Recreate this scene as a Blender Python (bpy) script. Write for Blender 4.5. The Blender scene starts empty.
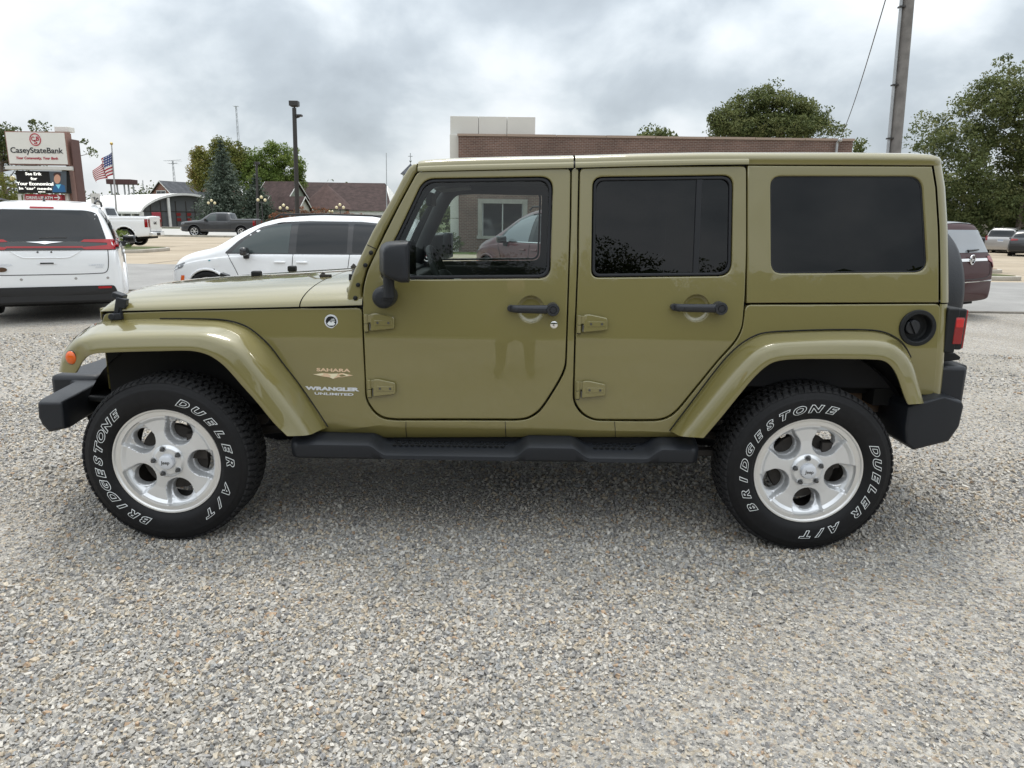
import bpy, bmesh, math, random
import numpy as np
from mathutils import Vector, Matrix, noise
from mathutils.bvhtree import BVHTree

R = math.radians
scene = bpy.context.scene
COL = scene.collection

# ------------------------------------------------------------------ camera
FPX = 712.0
CAM = Vector((1.592, -3.992, 1.4976))
YAW, PIT, ROL = -0.0030, 0.2265, 0.0136
_fw = Vector((math.sin(YAW) * math.cos(PIT), math.cos(YAW) * math.cos(PIT), -math.sin(PIT)))
_r0 = Vector((math.cos(YAW), -math.sin(YAW), 0))
_u0 = _r0.cross(_fw)
CR = _r0 * math.cos(ROL) + _u0 * math.sin(ROL)
CU = -_r0 * math.sin(ROL) + _u0 * math.cos(ROL)
cam_data = bpy.data.cameras.new('camera')
cam = bpy.data.objects.new('camera', cam_data)
COL.objects.link(cam)
cam_data.sensor_width = 36.0
cam_data.lens = FPX * 36.0 / 1024.0
cam_data.clip_start = 0.05
cam_data.clip_end = 5000
cam.matrix_world = Matrix(((CR.x, CU.x, -_fw.x, CAM.x), (CR.y, CU.y, -_fw.y, CAM.y), (CR.z, CU.z, -_fw.z, CAM.z), (0, 0, 0, 1)))
scene.camera = cam
scene.render.resolution_x, scene.render.resolution_y = 1024, 768

# ------------------------------------------------------------------ sky, sun, exposure
SUN_EL, SUN_AZ = R(71), R(-8)          # azimuth measured from +Y towards +X
world = bpy.data.worlds.new('World')
scene.world = world
world.use_nodes = True
wt = world.node_tree
wt.nodes.clear()
def wn(t, **kw):
    n = wt.nodes.new(t)
    for k, v in kw.items():
        setattr(n, k, v)
    return n
w_out = wn('ShaderNodeOutputWorld')
w_bg = wn('ShaderNodeBackground')
w_bg.inputs['Strength'].default_value = 0.1
wt.links.new(w_bg.outputs[0], w_out.inputs[0])
w_sky = wn('ShaderNodeTexSky', sky_type='NISHITA', sun_disc=False, sun_elevation=SUN_EL, sun_rotation=SUN_AZ)
w_sky.air_density = 1.2
w_tc = wn('ShaderNodeTexCoord')
w_sep = wn('ShaderNodeSeparateXYZ')
wt.links.new(w_tc.outputs['Generated'], w_sep.inputs[0])
def wmath(op, a, b=None, clamp=False):
    n = wn('ShaderNodeMath', operation=op, use_clamp=clamp)
    for i, v in enumerate((a, b)):
        if v is None:
            continue
        if isinstance(v, (int, float)):
            n.inputs[i].default_value = v
        else:
            wt.links.new(v, n.inputs[i])
    return n.outputs[0]
zc = wmath('MAXIMUM', w_sep.outputs['Z'], 0.0)
zd = wmath('ADD', zc, 0.6)
w_comb = wn('ShaderNodeCombineXYZ')
wt.links.new(wmath('DIVIDE', w_sep.outputs['X'], zd), w_comb.inputs[0])
wt.links.new(wmath('DIVIDE', w_sep.outputs['Y'], zd), w_comb.inputs[1])
def cloud_noise(scale, detail, off, rough=0.55, dist=0.0):
    m = wn('ShaderNodeMapping')
    m.inputs['Location'].default_value = off
    wt.links.new(w_comb.outputs[0], m.inputs['Vector'])
    n = wn('ShaderNodeTexNoise')
    n.inputs['Scale'].default_value = scale
    n.inputs['Detail'].default_value = detail
    n.inputs['Roughness'].default_value = rough
    n.inputs['Distortion'].default_value = dist
    wt.links.new(m.outputs[0], n.inputs['Vector'])
    return n.outputs['Fac']
big = cloud_noise(2.0, 3.0, (3.1, 0.4, 0.0), 0.5, 0.25)
mid = cloud_noise(4.2, 9.0, (1.7, 5.2, 2.0), 0.52, 0.15)
mixv = wmath('ADD', wmath('MULTIPLY', big, 0.48), wmath('MULTIPLY', mid, 0.52))
def cloud_bank(az, el, wide, tall, amount):
    # a bank of thicker (positive) or thinner cloud round a compass direction
    d = wn('ShaderNodeVectorMath', operation='SUBTRACT')
    wt.links.new(w_tc.outputs['Generated'], d.inputs[0])
    d.inputs[1].default_value = (math.sin(R(az)) * math.cos(R(el)), math.cos(R(az)) * math.cos(R(el)), math.sin(R(el)))
    s_ = wn('ShaderNodeVectorMath', operation='DIVIDE')
    wt.links.new(d.outputs[0], s_.inputs[0])
    s_.inputs[1].default_value = (wide, wide, tall)
    l = wn('ShaderNodeVectorMath', operation='LENGTH')
    wt.links.new(s_.outputs[0], l.inputs[0])
    f = wmath('SUBTRACT', 1.0, l.outputs['Value'], True)
    return wmath('MULTIPLY', wmath('MULTIPLY', f, f), amount)
for bk in ((9, 17, 0.36, 0.12, -0.30), (-10, 10.5, 0.20, 0.09, -0.13), (-28, 15, 0.25, 0.10, -0.05), (24, 11, 0.22, 0.10, 0.13), (12, 6.5, 0.34, 0.07, 0.10), (-6, 4.0, 0.6, 0.09, 0.13), (-24, 9, 0.3, 0.06, 0.07), (-150, 12, 0.6, 0.15, -0.15), (170, 30, 0.5, 0.2, -0.12)):
    mixv = wmath('ADD', mixv, cloud_bank(*bk))
ramp = wn('ShaderNodeValToRGB')
cr = ramp.color_ramp
cr.elements[0].position, cr.elements[0].color = 0.28, (2.4, 2.70, 3.0, 1)
cr.elements[1].position, cr.elements[1].color = 0.63, (6.6, 6.8, 6.95, 1)
e = cr.elements.new(0.42); e.color = (3.7, 4.1, 4.45, 1)
e = cr.elements.new(0.48); e.color = (4.8, 5.2, 5.5, 1)
e = cr.elements.new(0.53); e.color = (5.7, 6.0, 6.25, 1)
wt.links.new(mixv, ramp.inputs[0])
# an overcast sky is brighter towards the zenith
zen = wmath('ADD', wmath('MULTIPLY', wmath('POWER', zc, 1.2), 1.8), 1.0)
w_mul = wn('ShaderNodeVectorMath', operation='SCALE')
wt.links.new(ramp.outputs[0], w_mul.inputs[0])
wt.links.new(zen, w_mul.inputs['Scale'])
w_mix = wn('ShaderNodeMix', data_type='RGBA')
w_mix.inputs[0].default_value = 0.93
wt.links.new(w_sky.outputs[0], w_mix.inputs[6])
wt.links.new(w_mul.outputs[0], w_mix.inputs[7])
wt.links.new(w_mix.outputs[2], w_bg.inputs['Color'])

sun_d = bpy.data.lights.new('sun', 'SUN')
sun_d.energy = 1.5
sun_d.angle = R(18)
sun_d.color = (1.0, 0.95, 0.87)
sun = bpy.data.objects.new('sun', sun_d)
COL.objects.link(sun)
_sd = Vector((math.sin(SUN_AZ) * math.cos(SUN_EL), math.cos(SUN_AZ) * math.cos(SUN_EL), math.sin(SUN_EL)))
sun.rotation_euler = _sd.to_track_quat('Z', 'Y').to_euler()
vs = scene.view_settings
vs.view_transform = 'Standard'
vs.look = 'None'
vs.exposure = 0.45
vs.gamma = 1.0
vs.use_curve_mapping = False
scene.cycles.max_bounces = 10
scene.cycles.transparent_max_bounces = 24
scene.cycles.use_denoising = True
scene.cycles.caustics_reflective = False
scene.cycles.caustics_refractive = False

# ------------------------------------------------------------------ helpers: rays through the photograph's camera
def ray(u, v):
    return (_fw * FPX + CR * (u - 512.0) + CU * (384.0 - v)).normalized()
def at(u, v, Y):
    """the point on the vertical plane y = Y seen at picture position u, v"""
    d = ray(u, v)
    return CAM + d * ((Y - CAM.y) / d.y)
def gz(x, y):
    """height of the lot: it falls away a little to the right and far behind"""
    def S(t):
        t = min(1.0, max(0.0, t))
        return t * t * (3 - 2 * t)
    return -0.2 * S((x - 4.5) / 6.0) * S((y + 1.0) / 8.0) - 0.12 * S((y - 12) / 40.0)

# ------------------------------------------------------------------ helpers: meshes
def tag(o, label=None, cat=None, group=None, kind=None):
    if label: o['label'] = label
    if cat: o['category'] = cat
    if group: o['group'] = group
    if kind: o['kind'] = kind
    return o
def empty(name, loc=(0, 0, 0), rz=0.0, label=None, cat=None, group=None):
    o = bpy.data.objects.new(name, None)
    o.empty_display_size = 0.2
    COL.objects.link(o)
    o.location = loc
    o.rotation_euler = (0, 0, rz)
    return tag(o, label, cat, group)
class MB:
    def __init__(s):
        s.v, s.f, s.m = [], [], []
    def add(s, vs, fs, mi=0):
        n = len(s.v)
        s.v.extend([tuple(p) for p in vs])
        s.f.extend([tuple(i + n for i in f) for f in fs])
        s.m.extend([mi] * len(fs))
        return s
    def box(s, c, d, rot=None, mi=0):
        c = Vector(c)
        vs = []
        for sx in (-1, 1):
            for sy in (-1, 1):
                for sz in (-1, 1):
                    p = Vector((sx * d[0] / 2, sy * d[1] / 2, sz * d[2] / 2))
                    if rot is not None:
                        p = rot @ p
                    vs.append(c + p)
        return s.add(vs, [(0, 1, 3, 2), (4, 6, 7, 5), (0, 4, 5, 1), (2, 3, 7, 6), (0, 2, 6, 4), (1, 5, 7, 3)], mi)
    def box2(s, a, b, mi=0):
        return s.box([(a[i] + b[i]) / 2 for i in range(3)], [abs(b[i] - a[i]) for i in range(3)], None, mi)
    def tube(s, pts, r, n=12, caps=True, closed=False, mi=0):
        pts = [Vector(p) for p in pts]
        rr = r if isinstance(r, (list, tuple)) else [r] * len(pts)
        rings = []
        N = len(pts)
        prev = None
        for i, p in enumerate(pts):
            a = pts[(i - 1) % N] if (closed or i > 0) else p
            b = pts[(i + 1) % N] if (closed or i < N - 1) else p
            t = (b - a).normalized()
            ref = prev if prev is not None else (Vector((0, 0, 1)) if abs(t.z) < 0.9 else Vector((1, 0, 0)))
            x = (ref - t * ref.dot(t))
            if x.length < 1e-6:
                x = Vector((0, 1, 0)) - t * t.y
            x.normalize()
            prev = x
            y = t.cross(x)
            rings.append([p + (x * math.cos(2 * math.pi * k / n) + y * math.sin(2 * math.pi * k / n)) * rr[i] for k in range(n)])
        return s.loft(rings, True, caps, closed, mi)
    def loft(s, rings, closed=False, caps=False, wrap=False, mi=0):
        n = len(rings[0])
        vs = [p for r_ in rings for p in r_]
        fs = []
        M = len(rings)
        for i in range(M if wrap else M - 1):
            j = (i + 1) % M
            for k in range(n if closed else n - 1):
                l = (k + 1) % n
                fs.append((i * n + k, i * n + l, j * n + l, j * n + k))
        if caps and not wrap:
            fs.append(tuple(range(n - 1, -1, -1)))
            fs.append(tuple((M - 1) * n + k for k in range(n)))
        return s.add(vs, fs, mi)
    def lathe(s, prof, c, axis='y', n=48, mi=0):
        """prof: (radius, height) pairs turned about an axis through c"""
        c = Vector(c)
        rings = []
        for k in range(n):
            a = 2 * math.pi * k / n
            ca, sa = math.cos(a), math.sin(a)
            ring = []
            for (r_, h) in prof:
                if axis == 'y':
                    ring.append(c + Vector((r_ * ca, h, r_ * sa)))
                elif axis == 'z':
                    ring.append(c + Vector((r_ * ca, r_ * sa, h)))
                else:
                    ring.append(c + Vector((h, r_ * ca, r_ * sa)))
            rings.append(ring)
        return s.loft(rings, False, False, True, mi)
    def prism(s, poly, d, mi=0):
        """poly: 3-D outline, pushed along vector d"""
        n = len(poly)
        d = Vector(d)
        a = [Vector(p) for p in poly]
        b = [p + d for p in a]
        fs = [tuple(range(n)), tuple(range(2 * n - 1, n - 1, -1))]
        for k in range(n):
            l = (k + 1) % n
            fs.append((k, k + n, l + n, l))
        return s.add(a + b, fs, mi)
    def ball(s, c, r, nu=16, nv=10, mi=0):
        c = Vector(c)
        if not isinstance(r, (tuple, list)):
            r = (r, r, r)
        rings = []
        for i in range(nv + 1):
            t = math.pi * i / nv
            st, ct = max(1e-4, math.sin(t)), math.cos(t)
            rings.append([c + Vector((r[0] * st * math.cos(2 * math.pi * k / nu), r[1] * st * math.sin(2 * math.pi * k / nu), r[2] * ct)) for k in range(nu)])
        return s.loft(rings, True, True, False, mi)
    def mesh(s, name, smooth=35.0, fix=True):
        me = bpy.data.meshes.new(name)
        me.from_pydata(s.v, [], s.f)
        if any(s.m):
            me.polygons.foreach_set('material_index', s.m)
        finish(me, smooth, fix)
        return me
def finish(me, smooth=35.0, fix=True):
    if fix:
        bm = bmesh.new()
        bm.from_mesh(me)
        bmesh.ops.recalc_face_normals(bm, faces=bm.faces)
        bm.to_mesh(me)
        bm.free()
    if smooth:
        me.shade_smooth()
        me.set_sharp_from_angle(angle=R(smooth))
    me.update()
def link(name, me, mats, parent=None, bevel=0.0, seg=2, mpi=None, loc=None):
    o = bpy.data.objects.new(name, me)
    COL.objects.link(o)
    if not isinstance(mats, (list, tuple)):
        mats = [mats]
    if len(me.materials) == 0:
        for m in mats:
            me.materials.append(m)
    if parent is not None:
        o.parent = parent
    if mpi is not None:
        o.matrix_parent_inverse = mpi
    if loc is not None:
        o.location = loc
    if bevel:
        b = o.modifiers.new('bevel', 'BEVEL')
        b.width, b.segments, b.limit_method, b.angle_limit = bevel, seg, 'ANGLE', R(30)
        b.harden_normals = False
    if me.get('flat_skin'):
        wn_ = o.modifiers.new('face_normals', 'WEIGHTED_NORMAL')
        wn_.mode, wn_.weight, wn_.keep_sharp = 'FACE_AREA', 100, True
    return o
def obj(name, mb, mats, parent=None, bevel=0.0, smooth=35.0, mpi=None, loc=None, fix=True, seg=2):
    return link(name, mb.mesh(name, smooth, fix), mats, parent, bevel, seg, mpi, loc)
def pieces(name, mb, mats, parent=None, bevel=0.0, smooth=35.0, mpi=None, loc=None):
    """every separate piece of mb as an object of its own"""
    par = list(range(len(mb.v)))
    def root(i):
        while par[i] != i:
            par[i] = par[par[i]]; i = par[i]
        return i
    for f in mb.f:
        for i in f[1:]:
            par[root(i)] = root(f[0])
    groups = {}
    for f in mb.f:
        groups.setdefault(root(f[0]), []).append(f)
    out = []
    for fs in groups.values():
        ids = sorted({i for f in fs for i in f})
        ix = {i: k for k, i in enumerate(ids)}
        m2 = MB(); m2.add([mb.v[i] for i in ids], [tuple(ix[i] for i in f) for f in fs])
        out.append(obj(name, m2, mats, parent, bevel, smooth, mpi, loc))
    return out
def spline(pts, n, closed=False):
    """n points evenly spaced by parameter on a Catmull-Rom curve through pts"""
    P = [Vector(p) for p in pts]
    N = len(P)
    out = []
    segs = N if closed else N - 1
    for i in range(n):
        t = i * segs / (n if closed else n - 1)
        k = min(int(t), segs - 1)
        f = t - k
        g = lambda j: P[j % N] if closed else P[max(0, min(N - 1, j))]
        p0, p1, p2, p3 = g(k - 1), g(k), g(k + 1), g(k + 2)
        out.append(0.5 * ((2 * p1) + (p2 - p0) * f + (2 * p0 - 5 * p1 + 4 * p2 - p3) * f * f + (3 * p1 - p0 - 3 * p2 + p3) * f ** 3))
    return out
def rounded(poly, r, n=4):
    """2-D outline with its corners rounded; r is one radius or one per corner"""
    out = []
    N = len(poly)
    for i in range(N):
        p0, p1, p2 = Vector(poly[i - 1]), Vector(poly[i]), Vector(poly[(i + 1) % N])
        ri = r[i] if isinstance(r, (list, tuple)) else r
        if ri <= 0:
            out.append(tuple(p1)); continue
        a, b = (p0 - p1), (p2 - p1)
        q = min(ri, a.length * 0.48, b.length * 0.48)
        a = p1 + a.normalized() * q
        b = p1 + b.normalized() * q
        for k in range(n + 1):
            t = k / n
            out.append(tuple(a * (1 - t) ** 2 + p1 * 2 * t * (1 - t) + b * t * t))
    return out
def inset(poly, d):
    """move a convex outline inwards by d"""
    n = len(poly)
    out = []
    area = sum(poly[i][0] * poly[(i + 1) % n][1] - poly[(i + 1) % n][0] * poly[i][1] for i in range(n))
    sg = 1 if area > 0 else -1
    for i in range(n):
        p0, p1, p2 = Vector(poly[i - 1]), Vector(poly[i]), Vector(poly[(i + 1) % n])
        e1, e2 = (p1 - p0).normalized(), (p2 - p1).normalized()
        n1, n2 = Vector((-e1.y, e1.x)) * sg, Vector((-e2.y, e2.x)) * sg
        b = n1 + n2
        b = b / max(0.2, b.dot(n1))
        out.append(tuple(p1 + b * d))
    return out
def curve_mesh(outlines, depth=0.0, bevel=0.0, res=2, fill='BOTH'):
    """filled 2-D outlines (the first is the border, further ones are holes) as a mesh in local x, y, depth z"""
    cu = bpy.data.curves.new('outline', 'CURVE')
    cu.dimensions = '2D'
    cu.fill_mode = fill
    for ol in outlines:
        sp = cu.splines.new('POLY')
        sp.points.add(len(ol) - 1)
        for p, q in zip(sp.points, ol):
            p.co = (q[0], q[1], 0, 1)
        sp.use_cyclic_u = True
    cu.extrude = max(0.0, depth / 2 - bevel)
    cu.bevel_depth = bevel
    cu.bevel_resolution = res
    cu.offset = -bevel
    return bake(cu)
def bake(cu):
    o = bpy.data.objects.new('outline', cu)
    COL.objects.link(o)
    dg = bpy.context.evaluated_depsgraph_get()
    me = bpy.data.meshes.new_from_object(o.evaluated_get(dg))
    bpy.data.objects.remove(o)
    bpy.data.curves.remove(cu)
    me.materials.clear()
    return me
def text_mesh(body, size=1.0, shear=0.0, bold=0.0, extrude=0.0, space=1.0, outline=0.0):
    cu = bpy.data.curves.new('lettering', 'FONT')
    cu.body = body
    cu.size = size
    cu.shear = shear
    cu.space_character = space
    cu.align_x = 'CENTER'
    cu.align_y = 'CENTER'
    cu.extrude = extrude
    cu.resolution_u = 4
    if outline:
        cu.fill_mode = 'NONE'
        cu.bevel_depth = outline
        cu.bevel_resolution = 0
        cu.offset = bold
    else:
        cu.offset = bold
    return bake(cu)
def cut_grid(me, xs, ys):
    bm = bmesh.new()
    bm.from_mesh(me)
    bmesh.ops.remove_doubles(bm, verts=bm.verts, dist=1e-6)
    for axis, vals in ((0, xs), (1, ys)):
        for t in vals:
            co, no = [0, 0, 0], [0, 0, 0]
            co[axis], no[axis] = t, 1
            bmesh.ops.bisect_plane(bm, geom=bm.verts[:] + bm.edges[:] + bm.faces[:], plane_co=co, plane_no=no, dist=1e-5)
    bm.to_mesh(me)
    bm.free()
def frange(a, b, s):
    n = max(1, int(math.ceil((b - a) / s)))
    return [a + (b - a) * k / n for k in range(1, n)]
def map_mesh(me, fn, flip=False):
    n = len(me.vertices)
    co = np.empty(n * 3)
    me.vertices.foreach_get('co', co)
    co = co.reshape(-1, 3)
    new = np.array([tuple(fn(*p)) for p in co]) if n else co
    me.vertices.foreach_set('co', new.ravel())
    if flip:
        me.flip_normals()
    me.update()

# ------------------------------------------------------------------ helpers: materials
def mat(name, col, rough=0.5, metal=0.0, coat=0.0, coat_rough=0.03, spec=0.5, var=0.0, vscale=8.0, bump=0.0, bscale=60.0, emit=0.0, wave=0.0):
    m = bpy.data.materials.new(name)
    m.use_nodes = True
    nt = m.node_tree
    b = nt.nodes['Principled BSDF']
    b.inputs['Base Color'].default_value = (*col, 1)
    b.inputs['Roughness'].default_value = rough
    b.inputs['Metallic'].default_value = metal
    b.inputs['Coat Weight'].default_value = coat
    b.inputs['Coat Roughness'].default_value = coat_rough
    b.inputs['Coat IOR'].default_value = 1.6
    b.inputs['Specular IOR Level'].default_value = spec
    tc = nt.nodes.new('ShaderNodeTexCoord')
    if var:
        n = nt.nodes.new('ShaderNodeTexNoise')
        n.inputs['Scale'].default_value = vscale
        n.inputs['Detail'].default_value = 6
        nt.links.new(tc.outputs['Object'], n.inputs['Vector'])
        mr = nt.nodes.new('ShaderNodeMapRange')
        mr.inputs[1].default_value, mr.inputs[2].default_value = 0.3, 0.7
        mr.inputs[3].default_value, mr.inputs[4].default_value = 1 - var, 1 + var
        nt.links.new(n.outputs['Fac'], mr.inputs[0])
        sc = nt.nodes.new('ShaderNodeVectorMath')
        sc.operation = 'SCALE'
        sc.inputs[0].default_value = col
        nt.links.new(mr.outputs[0], sc.inputs['Scale'])
        nt.links.new(sc.outputs[0], b.inputs['Base Color'])
    if bump:
        n = nt.nodes.new('ShaderNodeTexNoise')
        n.inputs['Scale'].default_value = bscale
        n.inputs['Detail'].default_value = 4
        nt.links.new(tc.outputs['Object'], n.inputs['Vector'])
        bp = nt.nodes.new('ShaderNodeBump')
        bp.inputs['Strength'].default_value = bump
        bp.inputs['Distance'].default_value = 0.002
        nt.links.new(n.outputs['Fac'], bp.inputs['Height'])
        nt.links.new(bp.outputs[0], b.inputs['Normal'])
    if wave:
        n = nt.nodes.new('ShaderNodeTexNoise')
        n.inputs['Scale'].default_value = 2.6
        n.inputs['Detail'].default_value = 1
        nt.links.new(tc.outputs['Object'], n.inputs['Vector'])
        bp = nt.nodes.new('ShaderNodeBump')
        bp.inputs['Strength'].default_value = wave
        bp.inputs['Distance'].default_value = 0.05
        nt.links.new(n.outputs['Fac'], bp.inputs['Height'])
        nt.links.new(bp.outputs[0], b.inputs['Coat Normal'])
    if emit:
        b.inputs['Emission Color'].default_value = (*col, 1)
        b.inputs['Emission Strength'].default_value = emit
    return m
def glass(name, tint, refl=1.0, rough=0.0):
    """a thin tinted pane: it lets tinted light through and mirrors more at grazing angles"""
    m = bpy.data.materials.new(name)
    m.use_nodes = True
    nt = m.node_tree
    nt.nodes.clear()
    out = nt.nodes.new('ShaderNodeOutputMaterial')
    mx = nt.nodes.new('ShaderNodeMixShader')
    tr = nt.nodes.new('ShaderNodeBsdfTransparent')
    tr.inputs[0].default_value = (*tint, 1)
    gl = nt.nodes.new('ShaderNodeBsdfGlossy')
    gl.inputs['Roughness'].default_value = rough
    gl.inputs['Color'].default_value = (refl, refl, refl, 1)
    fr = nt.nodes.new('ShaderNodeFresnel')
    fr.inputs['IOR'].default_value = 1.52
    geo = nt.nodes.new('ShaderNodeNewGeometry')
    inv = nt.nodes.new('ShaderNodeMath')
    inv.operation = 'MULTIPLY_ADD'
    inv.inputs[1].default_value, inv.inputs[2].default_value = -0.5, 1.0
    nt.links.new(geo.outputs['Backfacing'], inv.inputs[0])
    mu = nt.nodes.new('ShaderNodeMath')
    mu.operation = 'MULTIPLY'
    mu.use_clamp = True
    nt.links.new(fr.outputs[0], mu.inputs[0])
    nt.links.new(inv.outputs[0], mu.inputs[1])
    ad = nt.nodes.new('ShaderNodeMath')
    ad.operation = 'MULTIPLY'
    ad.inputs[1].default_value = 0.95
    ad.use_clamp = True
    nt.links.new(mu.outputs[0], ad.inputs[0])
    nt.links.new(ad.outputs[0], mx.inputs[0])
    nt.links.new(tr.outputs[0], mx.inputs[1])
    nt.links.new(gl.outputs[0], mx.inputs[2])
    nt.links.new(mx.outputs[0], out.inputs[0])
    return m
M = {}
M['paint'] = mat('olive_paint', (0.176, 0.151, 0.047), 0.36, 0.0, 1.0, 0.012, 0.5, var=0.03, vscale=700, wave=0.006)
M['black_plastic'] = mat('black_plastic', (0.010, 0.011, 0.012), 0.55, spec=0.3, bump=0.25, bscale=500)
M['dark_plastic'] = mat('dark_grey_plastic', (0.015, 0.017, 0.021), 0.45, spec=0.35, bump=0.2, bscale=600)
M['rubber'] = mat('tyre_rubber', (0.008, 0.008, 0.009), 0.6, spec=0.28, var=0.2, vscale=40, bump=0.15, bscale=300)
M['tread'] = mat('dusty_tread_rubber', (0.022, 0.022, 0.023), 0.85, spec=0.2, var=0.35, vscale=60)
M['gasket'] = mat('window_gasket', (0.014, 0.015, 0.018), 0.5, spec=0.35)
M['black'] = mat('black_void', (0.006, 0.006, 0.006), 0.8)
M['cloth'] = mat('dark_interior_cloth', (0.02, 0.02, 0.022), 0.9)
M['trim'] = mat('interior_trim', (0.018, 0.019, 0.021), 0.6, spec=0.3)
M['alloy'] = mat('silver_alloy_paint', (0.74, 0.75, 0.76), 0.29, 0.55, 0.45, 0.08)
M['alloy_face'] = mat('machined_alloy_lip', (0.74, 0.73, 0.71), 0.34, 0.6)
M['steel'] = mat('dark_steel', (0.12, 0.12, 0.12), 0.4, 0.9)
M['cast'] = mat('cast_metal', (0.045, 0.04, 0.036), 0.65, 0.4, var=0.3, vscale=20)
M['rust'] = mat('rusty_exhaust', (0.16, 0.10, 0.06), 0.7, 0.3, var=0.4, vscale=14)
M['chrome'] = mat('chrome', (0.8, 0.8, 0.8), 0.08, 1.0)
M['white_ink'] = mat('white_lettering', (0.75, 0.78, 0.78), 0.5)
M['amber'] = mat('amber_lens', (0.70, 0.11, 0.004), 0.12, 0, 0.4)
M['red_lens'] = mat('red_lens', (0.24, 0.003, 0.005), 0.15, 0, 0.3)
M['red_bright'] = mat('bright_red_lens', (0.55, 0.012, 0.014), 0.15, 0, 0.3)
M['lamp_lens'] = mat('smoky_lamp_lens', (0.16, 0.17, 0.18), 0.08, 0.2, 0.5)
M['clear_lens'] = mat('lamp_lens', (0.7, 0.72, 0.74), 0.08, 0.2, 1.0)
M['glass_clear'] = glass('tinted_front_glass', (0.74, 0.81, 0.79), 0.75)
M['glass_dark'] = glass('privacy_glass', (0.02, 0.022, 0.025), 0.8)
M['glass_shield'] = glass('windscreen_glass', (0.74, 0.8, 0.78))
M['mirror'] = mat('mirror_glass', (0.8, 0.82, 0.84), 0.02, 1.0)
M['silver_badge'] = mat('silver_badge', (0.66, 0.68, 0.72), 0.35, 0.2)
M['tan_badge'] = mat('tan_badge', (0.72, 0.52, 0.34), 0.4)
M['cream_badge'] = mat('cream_badge', (0.80, 0.72, 0.5), 0.4)
M['handle_black'] = mat('satin_black', (0.018, 0.02, 0.025), 0.35)
# ================================================================== ground, gravel, streets
def gravel_mat(name, stones=False):
    m = bpy.data.materials.new(name); m.use_nodes = True
    nt = m.node_tree; b = nt.nodes['Principled BSDF']
    b.inputs['Roughness'].default_value = 0.9
    b.inputs['Specular IOR Level'].default_value = 0.25
    tc = nt.nodes.new('ShaderNodeTexCoord')
    def ramp(cols):
        r = nt.nodes.new('ShaderNodeValToRGB'); r.color_ramp.interpolation = 'CONSTANT'
        el = r.color_ramp.elements
        n = len(cols)
        el[0].position, el[0].color = 0, (*cols[0][1], 1)
        el[1].position, el[1].color = cols[1][0], (*cols[1][1], 1)
        for p, c in cols[2:]:
            e = el.new(p); e.color = (*c, 1)
        return r
    pal = [(0.0, (0.30, 0.295, 0.285)), (0.16, (0.44, 0.425, 0.40)), (0.30, (0.235, 0.24, 0.25)), (0.42, (0.56, 0.545, 0.51)), (0.54, (0.355, 0.35, 0.34)), (0.66, (0.46, 0.405, 0.32)), (0.76, (0.165, 0.165, 0.17)), (0.83, (0.50, 0.455, 0.38)), (0.92, (0.42, 0.32, 0.23)), (0.955, (0.62, 0.61, 0.58))]
    def vor(scale):
        v = nt.nodes.new('ShaderNodeTexVoronoi'); v.inputs['Scale'].default_value = scale
        nt.links.new(tc.outputs['Object'], v.inputs['Vector'])
        return v
    v1, v2 = vor(62), vor(120)
    r1, r2 = ramp(pal), ramp(pal)
    for v, r in ((v1, r1), (v2, r2)):
        s = nt.nodes.new('ShaderNodeSeparateColor'); nt.links.new(v.outputs['Color'], s.inputs[0]); nt.links.new(s.outputs[0], r.inputs[0])
    mx = nt.nodes.new('ShaderNodeMix'); mx.data_type = 'RGBA'; mx.inputs[0].default_value = 0.35
    nt.links.new(r1.outputs[0], mx.inputs[6]); nt.links.new(r2.outputs[0], mx.inputs[7])
    n = nt.nodes.new('ShaderNodeTexNoise'); n.inputs['Scale'].default_value = 0.8; n.inputs['Detail'].default_value = 5
    nt.links.new(tc.outputs['Object'], n.inputs['Vector'])
    dr = nt.nodes.new('ShaderNodeValToRGB')
    dr.color_ramp.elements[0].position, dr.color_ramp.elements[0].color = 0.35, (0.76, 0.735, 0.69, 1)
    dr.color_ramp.elements[1].position, dr.color_ramp.elements[1].color = 0.65, (0.93, 0.91, 0.885, 1)
    nt.links.new(n.outputs['Fac'], dr.inputs[0])
    mu = nt.nodes.new('ShaderNodeMix'); mu.data_type = 'RGBA'; mu.blend_type = 'MULTIPLY'; mu.inputs[0].default_value = 1
    nt.links.new(mx.outputs[2], mu.inputs[6]); nt.links.new(dr.outputs[0], mu.inputs[7])
    nt.links.new(mu.outputs[2], b.inputs['Base Color'])
    ad = nt.nodes.new('ShaderNodeMath'); ad.operation = 'ADD'
    nt.links.new(v1.outputs['Distance'], ad.inputs[0]); nt.links.new(v2.outputs['Distance'], ad.inputs[1])
    bp = nt.nodes.new('ShaderNodeBump'); bp.invert = True; bp.inputs['Strength'].default_value = 0.9; bp.inputs['Distance'].default_value = 0.008
    nt.links.new(ad.outputs[0], bp.inputs['Height']); nt.links.new(bp.outputs[0], b.inputs['Normal'])
    return m
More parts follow.
